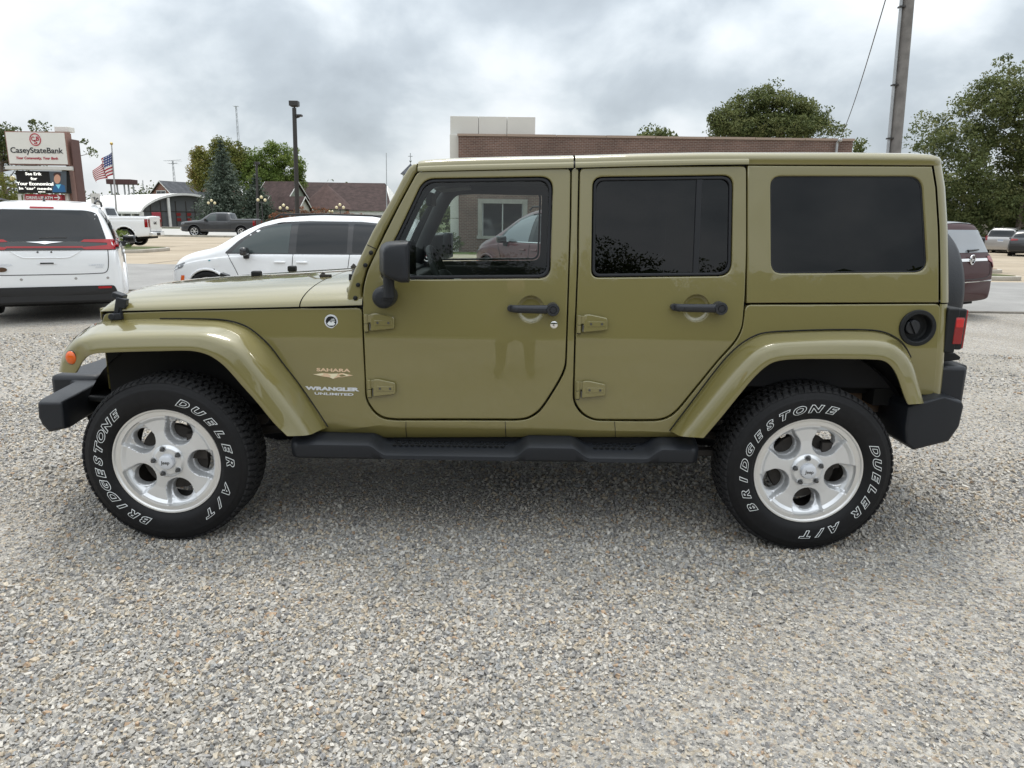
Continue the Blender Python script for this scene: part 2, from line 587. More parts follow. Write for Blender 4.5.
def noisy_mat(name, c1, c2, scale=3.0, rough=0.9, fine=60.0, fine_amt=0.12, bump=0.2):
    m = bpy.data.materials.new(name); m.use_nodes = True
    nt = m.node_tree; b = nt.nodes['Principled BSDF']
    b.inputs['Roughness'].default_value = rough
    b.inputs['Specular IOR Level'].default_value = 0.3
    tc = nt.nodes.new('ShaderNodeTexCoord')
    n = nt.nodes.new('ShaderNodeTexNoise'); n.inputs['Scale'].default_value = scale; n.inputs['Detail'].default_value = 8; n.inputs['Roughness'].default_value = 0.6
    nt.links.new(tc.outputs['Object'], n.inputs['Vector'])
    r = nt.nodes.new('ShaderNodeValToRGB')
    r.color_ramp.elements[0].position, r.color_ramp.elements[0].color = 0.35, (*c1, 1)
    r.color_ramp.elements[1].position, r.color_ramp.elements[1].color = 0.65, (*c2, 1)
    nt.links.new(n.outputs['Fac'], r.inputs[0])
    f = nt.nodes.new('ShaderNodeTexNoise'); f.inputs['Scale'].default_value = fine; f.inputs['Detail'].default_value = 3
    nt.links.new(tc.outputs['Object'], f.inputs['Vector'])
    mr = nt.nodes.new('ShaderNodeMapRange'); mr.inputs[1].default_value, mr.inputs[2].default_value = 0.3, 0.7
    mr.inputs[3].default_value, mr.inputs[4].default_value = 1 - fine_amt, 1 + fine_amt
    nt.links.new(f.outputs['Fac'], mr.inputs[0])
    sc = nt.nodes.new('ShaderNodeVectorMath'); sc.operation = 'SCALE'
    nt.links.new(r.outputs[0], sc.inputs[0]); nt.links.new(mr.outputs[0], sc.inputs['Scale'])
    nt.links.new(sc.outputs[0], b.inputs['Base Color'])
    if bump:
        bp = nt.nodes.new('ShaderNodeBump'); bp.inputs['Strength'].default_value = bump; bp.inputs['Distance'].default_value = 0.01
        nt.links.new(f.outputs['Fac'], bp.inputs['Height']); nt.links.new(bp.outputs[0], b.inputs['Normal'])
    return m
def graded(a, b, fine_lo, fine_hi, fs, cs):
    """grid lines: fine between fine_lo and fine_hi, coarse elsewhere"""
    out = [a]
    while out[-1] < b:
        x = out[-1]
        step = fs if fine_lo <= x < fine_hi else cs
        nx = x + step
        if x < fine_lo < nx: nx = fine_lo
        out.append(min(nx, b))
    return out
def sheet(name, x0, x1, y0, y1, lift, m, kind='structure'):
    xs = graded(x0, x1, -12, 16, 0.5, 6.0)
    ys = graded(y0, y1, -4, 20, 0.5, 6.0)
    v = [(x, y, gz(x, y) + lift) for x in xs for y in ys]
    n = len(ys)
    f = [(i * n + j, (i + 1) * n + j, (i + 1) * n + j + 1, i * n + j + 1) for i in range(len(xs) - 1) for j in range(n - 1)]
    mb = MB(); mb.v, mb.f, mb.m = v, f, [0] * len(f)
    return tag(obj(name, mb, m, None, 0, 60), kind=kind)
g = MB(); g.add([(-900, -900, -0.62), (900, -900, -0.62), (900, 1200, -0.62), (-900, 1200, -0.62)], [(0, 1, 2, 3)])
M['grass'] = noisy_mat('dry_grass', (0.055, 0.075, 0.025), (0.10, 0.105, 0.045), 0.6, 0.95, 40, 0.3, 0.5)
tag(obj('ground', g, M['grass']), kind='structure')
sheet('grass_ground', -160, 160, -110, 190, -0.03, M['grass'])
sheet('gravel_lot', -45, 45, -22, 10.6, 0.0, gravel_mat('crushed_stone'))
M['asphalt'] = noisy_mat('worn_grey_asphalt', (0.225, 0.22, 0.212), (0.285, 0.28, 0.268), 0.7, 0.9, 90, 0.12, 0.2)
M['concrete'] = noisy_mat('tan_concrete', (0.32, 0.265, 0.195), (0.39, 0.33, 0.25), 0.35, 0.9, 30, 0.08, 0.1)
M['kerb'] = noisy_mat('kerb_concrete', (0.36, 0.33, 0.28), (0.47, 0.44, 0.39), 1.5, 0.9, 40, 0.12, 0.2)
sheet('street', -120, 120, 10.4, 18.6, 0.006, M['asphalt'])
sheet('street_edge', -120, 120, 10.3, 10.55, 0.012, noisy_mat('dark_edge_strip', (0.07, 0.062, 0.05), (0.16, 0.145, 0.12), 2.5, 1, 20, 0.3, 0.4))  # dark mottled strip along the gravel side of the street
sheet('concrete_lot', -60, 80, 18.6, 52, 0.006, M['concrete'])
sheet('side_street', -120, 120, 52.6, 86, 0.004, noisy_mat('pale_street', (0.36, 0.35, 0.33), (0.44, 0.43, 0.41), 0.4, 0.9, 60, 0.08, 0))
# joints in the concrete lot
mb = MB()
for y in (23.5, 28.5, 33.5, 38.5, 43.5):
    xs = [-60 + 5 * k for k in range(29)]
    mb.loft([[(x, y - 0.03, gz(x, y) + 0.011), (x, y + 0.03, gz(x, y) + 0.011)] for x in xs])
for x in [-58 + 6 * k for k in range(23)]:
    ys = [18.7 + 1.5 * k for k in range(23)]
    mb.loft([[(x - 0.03, y, gz(x, y) + 0.0105), (x + 0.03, y, gz(x, y) + 0.0105)] for y in ys])
tag(obj('pavement_joints', mb, mat('joint_tar', (0.12, 0.105, 0.085), 0.9), None, 0, 0), kind='structure')

# loose crushed stone lying on the lot, every stone a small faceted lump
def scatter_gravel():
    rng = np.random.default_rng(11)
    ico_v = np.array([(sx, sy, sz) for sx in (-1, 1) for sy in (-1, 1) for sz in (-1, 1)], float) * 0.72
    ico_f = np.array([(0, 1, 3, 2), (4, 6, 7, 5), (0, 4, 5, 1), (2, 3, 7, 6), (0, 2, 6, 4), (1, 5, 7, 3)])
    pts, rad = [], []
    def region(x0, x1, y0, y1, sp, rmin, rmax, keep=1.0):
        nx, ny = int((x1 - x0) / sp), int((y1 - y0) / sp)
        gx, gy = np.meshgrid(np.arange(nx), np.arange(ny), indexing='ij')
        p = np.stack([x0 + (gx.ravel() + rng.uniform(-0.1, 1.1, nx * ny)) * sp, y0 + (gy.ravel() + rng.uniform(-0.1, 1.1, nx * ny)) * sp], 1)
        d = p[:, 1] - CAM.y
        inside = np.abs(p[:, 0] - CAM.x) < 0.78 * d + 1.3
        p = p[inside]
        w = np.sin(p[:, 0] * 1.3 + 1.0 + 0.8 * np.sin(p[:, 1] * 1.7)) * np.sin(p[:, 1] * 1.1 + 0.5 + 0.7 * np.sin(p[:, 0] * 0.9))
        p = p[rng.random(len(p)) < keep * (1 - 0.45 * np.clip((w - 0.15) * 2.2, 0, 1))]
        # fines show through in worn patches
        w = np.sin(p[:, 0] * 1.3 + 1.0 + 0.8 * np.sin(p[:, 1] * 1.7)) * np.sin(p[:, 1] * 1.1 + 0.5 + 0.7 * np.sin(p[:, 0] * 0.9))
        r_ = rmin + (rmax - rmin) * rng.beta(1.3, 3.2, len(p))
        r_ *= (1 - 0.32 * np.clip((w - 0.15) * 2.2, 0, 1))
        pts.append(p); rad.append(r_)
    region(-2.6, 6.0, -2.85, -1.5, 0.0122, 0.004, 0.0145)
    region(-3.6, 7.0, -1.5, -0.2, 0.0150, 0.0045, 0.0145)
    region(-4.6, 7.2, -0.2, 1.6, 0.024, 0.006, 0.0175)
    region(-7.0, 9.0, 1.6, 5.0, 0.045, 0.007, 0.019)
    P, Rd = np.concatenate(pts), np.concatenate(rad)
    n = len(P)
    q = rng.normal(size=(n, 4)); q /= np.linalg.norm(q, axis=1)[:, None]
    w, x, y, z = q.T
    rot = np.stack([1 - 2 * (y * y + z * z), 2 * (x * y - z * w), 2 * (x * z + y * w), 2 * (x * y + z * w), 1 - 2 * (x * x + z * z), 2 * (y * z - x * w), 2 * (x * z - y * w), 2 * (y * z + x * w), 1 - 2 * (x * x + y * y)], 1).reshape(n, 3, 3)
    sc = np.stack([rng.uniform(0.85, 1.35, n), rng.uniform(0.65, 1.0, n), rng.uniform(0.5, 0.8, n)], 1)
    V = (ico_v[None] * (1 + rng.uniform(-0.22, 0.22, (n, 8, 1))) + rng.uniform(-0.34, 0.34, (n, 8, 3))) * sc[:, None, :] * Rd[:, None, None]
    V = np.einsum('nij,nkj->nki', rot, V)
    V[:, :, 2] *= 0.9
    V[:, :, 0] += P[:, None, 0]; V[:, :, 1] += P[:, None, 1]
    zz = np.array([gz(a, b) for a, b in P]) if P[:, 1].max() > -1 else 0
    V[:, :, 2] += zz[:, None] + (Rd * rng.uniform(0.0, 0.62, n))[:, None]
    F = (ico_f[None] + 8 * np.arange(n)[:, None, None]).reshape(-1, 4)
    pal = np.array([(0.33, 0.325, 0.315), (0.46, 0.445, 0.42), (0.31, 0.31, 0.315), (0.52, 0.505, 0.475), (0.40, 0.392, 0.375), (0.45, 0.39, 0.31), (0.21, 0.21, 0.215), (0.52, 0.47, 0.39), (0.42, 0.31, 0.22), (0.58, 0.565, 0.535), (0.34, 0.35, 0.36)])
    wt_ = np.array([.14, .18, .09, .15, .13, .09, .04, .08, .025, .05, .07]); wt_ /= wt_.sum()
    col = np.clip(0.97 * pal[rng.choice(len(pal), n, p=wt_)] * np.array([0.94, 0.915, 0.875]) * rng.uniform(0.85, 1.13, (n, 1)), 0, 0.60)
    me = bpy.data.meshes.new('gravel')
    me.vertices.add(n * 8); me.vertices.foreach_set('co', V.reshape(-1).astype(np.float32))
    me.loops.add(len(F) * 4); me.loops.foreach_set('vertex_index', F.reshape(-1).astype(np.int32))
    me.polygons.add(len(F)); me.polygons.foreach_set('loop_start', (np.arange(len(F)) * 4).astype(np.int32))
    me.polygons.foreach_set('loop_total', np.full(len(F), 4, np.int32))
    me.update()
    me.shade_flat()
    at_ = me.color_attributes.new('stone', 'FLOAT_COLOR', 'POINT')
    c4 = np.ones((n, 8, 4), np.float32); c4[:, :, :3] = col[:, None, :]
    at_.data.foreach_set('color', c4.reshape(-1))
    m = bpy.data.materials.new('stone_chips'); m.use_nodes = True
    nt = m.node_tree; b = nt.nodes['Principled BSDF']
    b.inputs['Roughness'].default_value = 0.85; b.inputs['Specular IOR Level'].default_value = 0.3
    an = nt.nodes.new('ShaderNodeAttribute'); an.attribute_name = 'stone'
    tc = nt.nodes.new('ShaderNodeTexCoord'); nz = nt.nodes.new('ShaderNodeTexNoise'); nz.inputs['Scale'].default_value = 150; nz.inputs['Detail'].default_value = 2
    nt.links.new(tc.outputs['Object'], nz.inputs['Vector'])
    mr = nt.nodes.new('ShaderNodeMapRange'); mr.inputs[1].default_value, mr.inputs[2].default_value, mr.inputs[3].default_value, mr.inputs[4].default_value = 0.3, 0.7, 0.8, 1.2
    nt.links.new(nz.outputs['Fac'], mr.inputs[0])
    sv = nt.nodes.new('ShaderNodeVectorMath'); sv.operation = 'SCALE'
    nt.links.new(an.outputs['Color'], sv.inputs[0]); nt.links.new(mr.outputs[0], sv.inputs['Scale'])
    nt.links.new(sv.outputs[0], b.inputs['Base Color'])
    o = link('gravel', me, m)
    tag(o, kind='stuff')
    return n
scatter_gravel()

# ================================================================== trees
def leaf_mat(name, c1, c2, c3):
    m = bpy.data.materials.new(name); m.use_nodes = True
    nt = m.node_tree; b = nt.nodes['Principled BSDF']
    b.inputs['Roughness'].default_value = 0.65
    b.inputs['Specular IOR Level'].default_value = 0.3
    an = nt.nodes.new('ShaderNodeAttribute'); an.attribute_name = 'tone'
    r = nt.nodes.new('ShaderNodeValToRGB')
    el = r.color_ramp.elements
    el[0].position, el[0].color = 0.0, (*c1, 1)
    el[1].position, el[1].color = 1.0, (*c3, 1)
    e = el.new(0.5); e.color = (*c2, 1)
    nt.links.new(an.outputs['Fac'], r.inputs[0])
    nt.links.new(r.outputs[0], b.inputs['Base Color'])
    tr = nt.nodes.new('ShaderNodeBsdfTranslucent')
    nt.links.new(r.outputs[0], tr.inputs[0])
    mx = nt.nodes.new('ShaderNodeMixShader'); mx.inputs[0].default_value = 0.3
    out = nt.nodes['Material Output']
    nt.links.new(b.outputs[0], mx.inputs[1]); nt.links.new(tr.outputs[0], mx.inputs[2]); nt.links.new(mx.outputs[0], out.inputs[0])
    return m
M['bark'] = mat('bark', (0.10, 0.08, 0.062), 0.95, var=0.35, vscale=6, bump=0.6, bscale=14)
M['leaf_mid'] = leaf_mat('mid_green_leaves', (0.065, 0.088, 0.03), (0.125, 0.15, 0.052), (0.21, 0.22, 0.09))
M['leaf_dark'] = leaf_mat('dark_green_leaves', (0.045, 0.068, 0.022), (0.09, 0.115, 0.04), (0.165, 0.178, 0.07))
M['leaf_maple'] = leaf_mat('fresh_green_leaves', (0.07, 0.11, 0.022), (0.15, 0.21, 0.045), (0.24, 0.29, 0.075))
M['leaf_autumn'] = leaf_mat('turning_leaves', (0.10, 0.13, 0.03), (0.20, 0.195, 0.045), (0.33, 0.17, 0.07))
M['leaf_spruce'] = leaf_mat('blue_green_needles', (0.042, 0.06, 0.04), (0.085, 0.112, 0.08), (0.15, 0.18, 0.14))
M['leaf_red'] = leaf_mat('reddish_hedge_leaves', (0.10, 0.07, 0.025), (0.20, 0.085, 0.045), (0.30, 0.13, 0.07))
def quads_mesh(name, C, size, rng, tone, aspect=0.6, droop=None, bend=True):
    """one small leaf face (a bent kite) at every centre in C"""
    n = len(C)
    d = rng.normal(size=(n, 3))
    if droop is not None:
        d = d * 0.6 + droop
    d /= np.linalg.norm(d, axis=1)[:, None]
    u = np.cross(d, rng.normal(size=(n, 3))); u /= np.linalg.norm(u, axis=1)[:, None] + 1e-9
    w = np.cross(d, u)
    s = (size * rng.uniform(0.6, 1.3, n))[:, None]
    V = np.stack([C - d * s * 0.5, C + u * s * aspect * 0.5 + w * s * 0.1, C + d * s * 0.5, C - u * s * aspect * 0.5 + w * s * 0.1], 1)
    me = bpy.data.meshes.new(name)
    me.vertices.add(4 * n); me.vertices.foreach_set('co', V.reshape(-1).astype(np.float32))
    me.loops.add(4 * n); me.loops.foreach_set('vertex_index', np.arange(4 * n, dtype=np.int32))
    me.polygons.add(n); me.polygons.foreach_set('loop_start', (np.arange(n) * 4).astype(np.int32)); me.polygons.foreach_set('loop_total', np.full(n, 4, np.int32))
    me.update()
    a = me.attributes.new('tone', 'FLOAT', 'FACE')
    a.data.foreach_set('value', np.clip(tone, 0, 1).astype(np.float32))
    return me
def crown_points(lobes, n_clumps, per, clump_r, rng):
    """clumps spread through the outer volume of a few lobes, leaves spread through each clump"""
    vol = np.array([a[3] * a[4] * a[5] for a in lobes]); vol = vol ** 0.8; vol /= vol.sum()
    idx = rng.choice(len(lobes), n_clumps, p=vol)
    L = np.array([a for a in lobes], float)[idx]
    d = rng.normal(size=(n_clumps, 3)); d /= np.linalg.norm(d, axis=1)[:, None]
    rr = rng.uniform(0.35, 1.03, n_clumps) ** 0.6
    c = L[:, :3] + d * rr[:, None] * L[:, 3:6]
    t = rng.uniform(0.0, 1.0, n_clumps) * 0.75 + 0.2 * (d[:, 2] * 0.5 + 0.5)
    cr = clump_r * rng.uniform(0.5, 1.35, n_clumps)
    e = rng.normal(size=(n_clumps, per, 3)); e /= np.linalg.norm(e, axis=2)[:, :, None]
    e *= rng.uniform(0.2, 1.0, (n_clumps, per, 1)) ** 0.5
    e[:, :, 2] *= 0.7
    p = c[:, None, :] + e * cr[:, None, None]
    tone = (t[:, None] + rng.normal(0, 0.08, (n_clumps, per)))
    return p.reshape(-1, 3), tone.reshape(-1), c
def tree(name, label, loc, H, lobes, leaf, n_clumps, per, clump_r, leaf_size, seed, cat='tree', group=None, trunk_r=0.25, trunk_h=None, tone_fn=None, limbs=9):
    rng = np.random.default_rng(seed); rnd = random.Random(seed)
    root = empty(name, loc, 0, label, cat, group)
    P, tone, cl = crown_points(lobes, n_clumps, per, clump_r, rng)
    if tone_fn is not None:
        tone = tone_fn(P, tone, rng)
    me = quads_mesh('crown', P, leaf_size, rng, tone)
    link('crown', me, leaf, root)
    mb = MB()
    th = trunk_h or H * 0.75
    pts = [(0, 0, -0.4), (0, 0, 0.2)] + [(rnd.uniform(-1, 1) * 0.02 * H * k / 5, rnd.uniform(-1, 1) * 0.02 * H * k / 5, th * k / 5) for k in range(1, 6)]
    mb.tube(pts, [trunk_r * 1.4, trunk_r * 1.1] + [trunk_r * (1 - 0.17 * k) for k in range(1, 6)], 10)
    order = list(range(len(cl))); rnd.shuffle(order)
    for k in order[:limbs]:
        c = Vector(cl[k])
        z = max(H * 0.15, min(th * 0.9, c.z - 0.25 * H * rnd.uniform(0.3, 1)))
        a = Vector((0, 0, z))
        m_ = a.lerp(c, 0.5) + Vector((0, 0, -0.03 * H))
        r_ = trunk_r * 0.4 * (1 - 0.6 * z / H)
        mb.tube([a, m_, c], [r_, r_ * 0.65, r_ * 0.2], 6)
    obj('trunk', mb, M['bark'], root, 0, 60)
    return root
def spruce(name, label, loc, H, rad, seed, n_tiers=22, leaf_size=0.35):
    rng = np.random.default_rng(seed)
    root = empty(name, loc, 0, label, 'tree')
    C, D, T = [], [], []
    for k in range(n_tiers):
        f = k / (n_tiers - 1)
        z = H * (0.06 + 0.92 * f)
        r_ = rad * (1 - f) ** 0.85 * rng.uniform(0.85, 1.1) + 0.12
        nb = max(5, int(17 * (1 - f) + 5))
        for b in range(nb):
            a = 2 * math.pi * (b + rng.uniform(-0.4, 0.4)) / nb
            L = r_ * rng.uniform(0.75, 1.12)
            m_ = int(14 + 40 * L / rad)
            t = rng.uniform(0.15, 1, m_) ** 0.8
            tone = rng.uniform(0.1, 0.75)
            base = np.stack([np.cos(a) * L * t, np.sin(a) * L * t, z - 0.16 * L * t + 0.10 * L * t ** 3], 1)
            w = 0.10 * L + 0.10
            base += rng.normal(0, 1, (m_, 3)) * np.array([w, w, w * 0.55])
            C.append(base); T.append(tone + rng.normal(0, 0.12, m_) + 0.2 * t)
            D.append(np.tile([np.cos(a), np.sin(a), -0.5], (m_, 1)))
    C, D, T = np.concatenate(C), np.concatenate(D), np.concatenate(T)
    link('crown', quads_mesh('crown', C, leaf_size, rng, T, 0.5, D), M['leaf_spruce'], root)
    mb = MB(); mb.tube([(0, 0, -0.3), (0, 0, H * 0.5), (0, 0, H * 0.98)], [H * 0.022, H * 0.014, 0.02], 8)
    obj('trunk', mb, M['bark'], root, 0, 60)
    return root
def bush(name, label, loc, lobes, leaf, n_clumps, per, clump_r, leaf_size, seed, cat='bush', group=None):
    rng = np.random.default_rng(seed)
    P, tone, cl = crown_points(lobes, n_clumps, per, clump_r, rng)
    o = link(name, quads_mesh(name, P, leaf_size, rng, tone), leaf)
    o.location = loc
    return tag(o, label, cat, group)
def spot(u, v, Y):
    p = at(u, v, Y); return p
def lobes_px(base, Y, specs):
    """lobes given by picture centre and radii, at real depth Y, relative to base"""
    out = []
    for (u, v, ru, rv, dy) in specs:
        c = at(u, v, Y + dy)
        k = (Y + dy - CAM.y) / FPX * 1.0
        out.append((c.x - base[0], c.y - base[1], c.z - base[2], ru * k, max(ru, rv) * k * 0.9, rv * k))
    return out
def ragged(base, Y, seed, box, specs):
    """the given lobes plus small pointed ones round the upper outline"""
    r_ = random.Random(seed)
    cu, cv, ru, rv = box
    extra = []
    for k in range(16):
        a = R(r_.uniform(-10, 190))
        f = r_.uniform(0.72, 1.0)
        extra.append((cu + ru * f * math.cos(a), cv - rv * f * math.sin(a), ru * r_.uniform(0.07, 0.14), rv * r_.uniform(0.14, 0.28), r_.uniform(-1.5, 1.5)))
    return lobes_px(base, Y, specs + extra)
# big tree on the right
Yt = 58.0
b0 = at(1016, 240, Yt); b0 = (b0.x, Yt, gz(b0.x, Yt))
tree('broad_tree', 'tall spreading tree with dark green leaves, right of the utility pole', b0, 12.0,
     lobes_px(b0, Yt, [(995, 110, 30, 30, 0), (1016, 82, 26, 24, 0), (965, 128, 34, 28, 0), (934, 140, 22, 18, 0), (955, 172, 30, 22, -1), (940, 196, 20, 14, 0), (1000, 165, 40, 40, 1), (1045, 120, 40, 50, 0), (1045, 180, 50, 40, 1), (985, 200, 34, 20, 0), (1085, 150, 40, 50, 0), (926, 128, 12, 12, 0), (955, 212, 24, 12, 1), (1000, 216, 34, 12, 2), (1040, 214, 30, 14, 1)]),
     M['leaf_mid'], 1050, 72, 0.80, 0.22, 5, trunk_r=0.26, limbs=14)
# tree behind the brick building
Yt = 56.0
b0 = at(772, 210, Yt); b0 = (b0.x, Yt, -0.15)
tree('leafy_tree', 'dense green tree rising behind the brown brick building', b0, 12.0,
     ragged(b0, Yt, 23, (772, 122, 56, 26), [(768, 100, 11, 15, 0), (751, 104, 9, 14, 0), (737, 113, 11, 11, 0), (722, 121, 10, 9, 0), (714, 129, 6, 6, 0), (783, 108, 10, 12, 0), (799, 116, 11, 9, 0), (813, 123, 9, 7, 0), (826, 129, 9, 6, 0), (838, 132, 7, 5, 0), (760, 126, 30, 12, 0), (790, 128, 34, 11, 0), (735, 130, 24, 9, 0)]),
     M['leaf_mid'], 560, 60, 0.7, 0.20, 6, limbs=10)
b0 = at(655, 210, 62); b0 = (b0.x, 62, -0.15)
tree('leafy_tree', 'small treetop just showing over the brick building roof', b0, 9.0, lobes_px(b0, 62, [(655, 136, 13, 7, 0), (648, 140, 10, 6, 0), (664, 139, 10, 7, 0)]), M['leaf_mid'], 60, 26, 0.6, 0.28, 7, limbs=6)
b0 = at(856, 210, 62); b0 = (b0.x, 62, -0.15)
tree('leafy_tree', 'wispy treetop at the right end of the brick building', b0, 9.0, lobes_px(b0, 62, [(858, 150, 7, 9, 0), (853, 160, 10, 8, 0)]), M['leaf_mid'], 30, 24, 0.5, 0.26, 8, limbs=5)
# trees on the left beyond the bank
Yt = 112.0
def autumn(P, tone, rng):
    return tone * 0.5 + np.clip((-P[:, 0]) / 9.0, 0, 0.5) * rng.uniform(0.4, 1.0, len(P))
b0 = at(222, 216, Yt); b0 = (b0.x, Yt, -0.1)
tree('turning_tree', 'round tree turning yellow and rust, behind the blue spruce', b0, 13.0,
     ragged(b0, Yt, 21, (218, 166, 26, 26), [(222, 160, 17, 15, 0), (204, 168, 13, 15, 0), (238, 160, 10, 16, 0), (218, 178, 22, 14, 0), (200, 180, 8, 10, 0)]), M['leaf_autumn'], 560, 64, 0.9, 0.28, 9, tone_fn=autumn)
b0 = at(272, 216, Yt); b0 = (b0.x, Yt, -0.1)
tree('maple_tree', 'wide fresh green tree behind the second lamp post', b0, 12.0,
     ragged(b0, Yt, 22, (273, 170, 31, 25), [(268, 165, 15, 14, 0), (286, 172, 17, 17, 0), (252, 172, 14, 16, 0), (272, 184, 28, 15, 0), (296, 182, 8, 12, 0)]), M['leaf_maple'], 560, 64, 0.9, 0.28, 10)
b1 = at(226, 216, 92); spruce('spruce_tree', 'tall blue-green spruce right of the arched bank', (b1.x, 92, -0.1), (at(226, 140, 92).z + 0.1), 3.7, 12, 24, 0.36)
b1 = at(258, 216, 94); spruce('spruce_tree', 'lower spruce half hidden behind the second lamp post', (b1.x, 94, -0.1), (at(258, 174, 94).z + 0.1), 2.7, 13, 16, 0.34)
# trees behind the bank's sign
Yt = 46.0
b0 = at(8, 214, Yt); b0 = (b0.x, Yt, 0)
tree('leafy_tree', 'loose leafy tree poking out above and behind the bank sign', b0, 8.5, lobes_px(b0, Yt, [(2, 142, 9, 14, 0), (8, 127, 8, 4, 0), (38, 126, 9, 5, 0), (48, 122, 6, 4, 0), (18, 128, 5, 3, 0), (-20, 140, 18, 26, 0), (82, 140, 4, 5, 0), (86, 152, 6, 3, 0), (20, 150, 30, 18, 1)]), M['leaf_dark'], 240, 30, 0.42, 0.19, 14, limbs=14)
b0 = at(2, 214, 33.5); b0 = (b0.x, 33.5, 0)
tree('olive_shrub', 'yellow-green shrub left of the bank sign posts', b0, 3.2, lobes_px(b0, 33.5, [(4, 190, 16, 16, 0), (-16, 188, 18, 18, 0), (12, 205, 12, 10, 0), (-4, 208, 20, 10, 0)]), M['leaf_autumn'], 200, 32, 0.28, 0.10, 15, cat='shrub', trunk_r=0.07, limbs=6, tone_fn=lambda P, t, r: t * 0.5)
b0 = at(118, 236, 27.0)
bush('round_shrub', 'small green shrub between the white minivan and white pickup', (b0.x, 27, 0), [(0, 0, 0.45, 0.5, 0.5, 0.42)], M['leaf_maple'], 60, 26, 0.12, 0.06, 16)
# reddish hedge in front of the church
p0, p1 = at(254, 218, 74), at(392, 218, 74)
rnd = random.Random(4)
for k in range(7):
    x = p0.x + (p1.x - p0.x) * (k + 0.3) / 7
    h = [0.9, 1.7, 2.15, 2.2, 2.0, 1.7, 1.4][k] * 0.8
    bush('hedge_shrub', ['low golden shrub at the left end of the hedge', 'tall rust red shrub second from the left end of the hedge', 'rust red shrub behind the white minivan windscreen', 'fourth rust red hedge shrub, beside the tall lamp post', 'rust red hedge shrub just right of the tall lamp post', 'low rust red shrub over the white minivan roof', 'rust red shrub at the right end of the hedge'][k],
         (x, 74 + rnd.uniform(-0.4, 0.4), -0.15), [(0, 0, h * 0.75, 1.25, 0.8, h * 0.85), (0.8, 0, h * 0.7, 0.9, 0.6, h * 0.75)], M['leaf_red'] if k else M['leaf_autumn'], 110, 26, 0.26, 0.14, 30 + k, cat='shrub', group='shrubs of the reddish hedge')
# far-off woods
def far_wood(name, x0, x1, y, h0, h1, seed, n, leaf, size, dy=6):
    rng = np.random.default_rng(seed)
    nl = 60
    X = np.linspace(x0, x1, nl)
    lobes = [(x + rng.uniform(-2, 2), y + rng.uniform(-dy, dy), 0.5 * hh, abs(x1 - x0) / nl * 1.6 + 1, 3, 0.55 * hh) for x, hh in ((x, rng.uniform(h0, h1)) for x in X)]
    P, tone, _ = crown_points(lobes, n, 26, size * 3.2, rng)
    P = P[P[:, 2] > -0.6]
    tone = tone[:len(P)]
    return tag(link(name, quads_mesh(name, P, size, rng, tone), leaf), kind='stuff')
far_wood('distant_woods', -330, -60, 260, 6, 12, 51, 1500, M['leaf_dark'], 1.1)
far_wood('distant_woods', -60, 60, 260, 5, 9, 52, 900, M['leaf_mid'], 1.1)
far_wood('woods_right', 34, 110, 64, 4, 7, 53, 1500, M['leaf_dark'], 0.42)
far_wood('distant_woods', 100, 420, 240, 8, 14, 54, 1500, M['leaf_dark'], 1.1)
far_wood('woods_behind_camera', -95, 95, -88, 12.5, 19.0, 55, 14000, M['leaf_dark'], 0.45)

_rw = np.random.default_rng(77)
mb = MB()
for k in range(64):
    x = -95 + 3 * k
    h = _rw.uniform(12.5, 18.0)
    mb.ball((x + _rw.uniform(-1, 1), -89 + _rw.uniform(-3, 3), h * 0.45), (4.6, 3.2, h * 0.5), 14, 9)
tag(obj('woods_behind_camera', mb, M['leaf_dark'], None, 0, 60), kind='stuff')  # unseen solid lumps added inside those woods to make their reflection dense
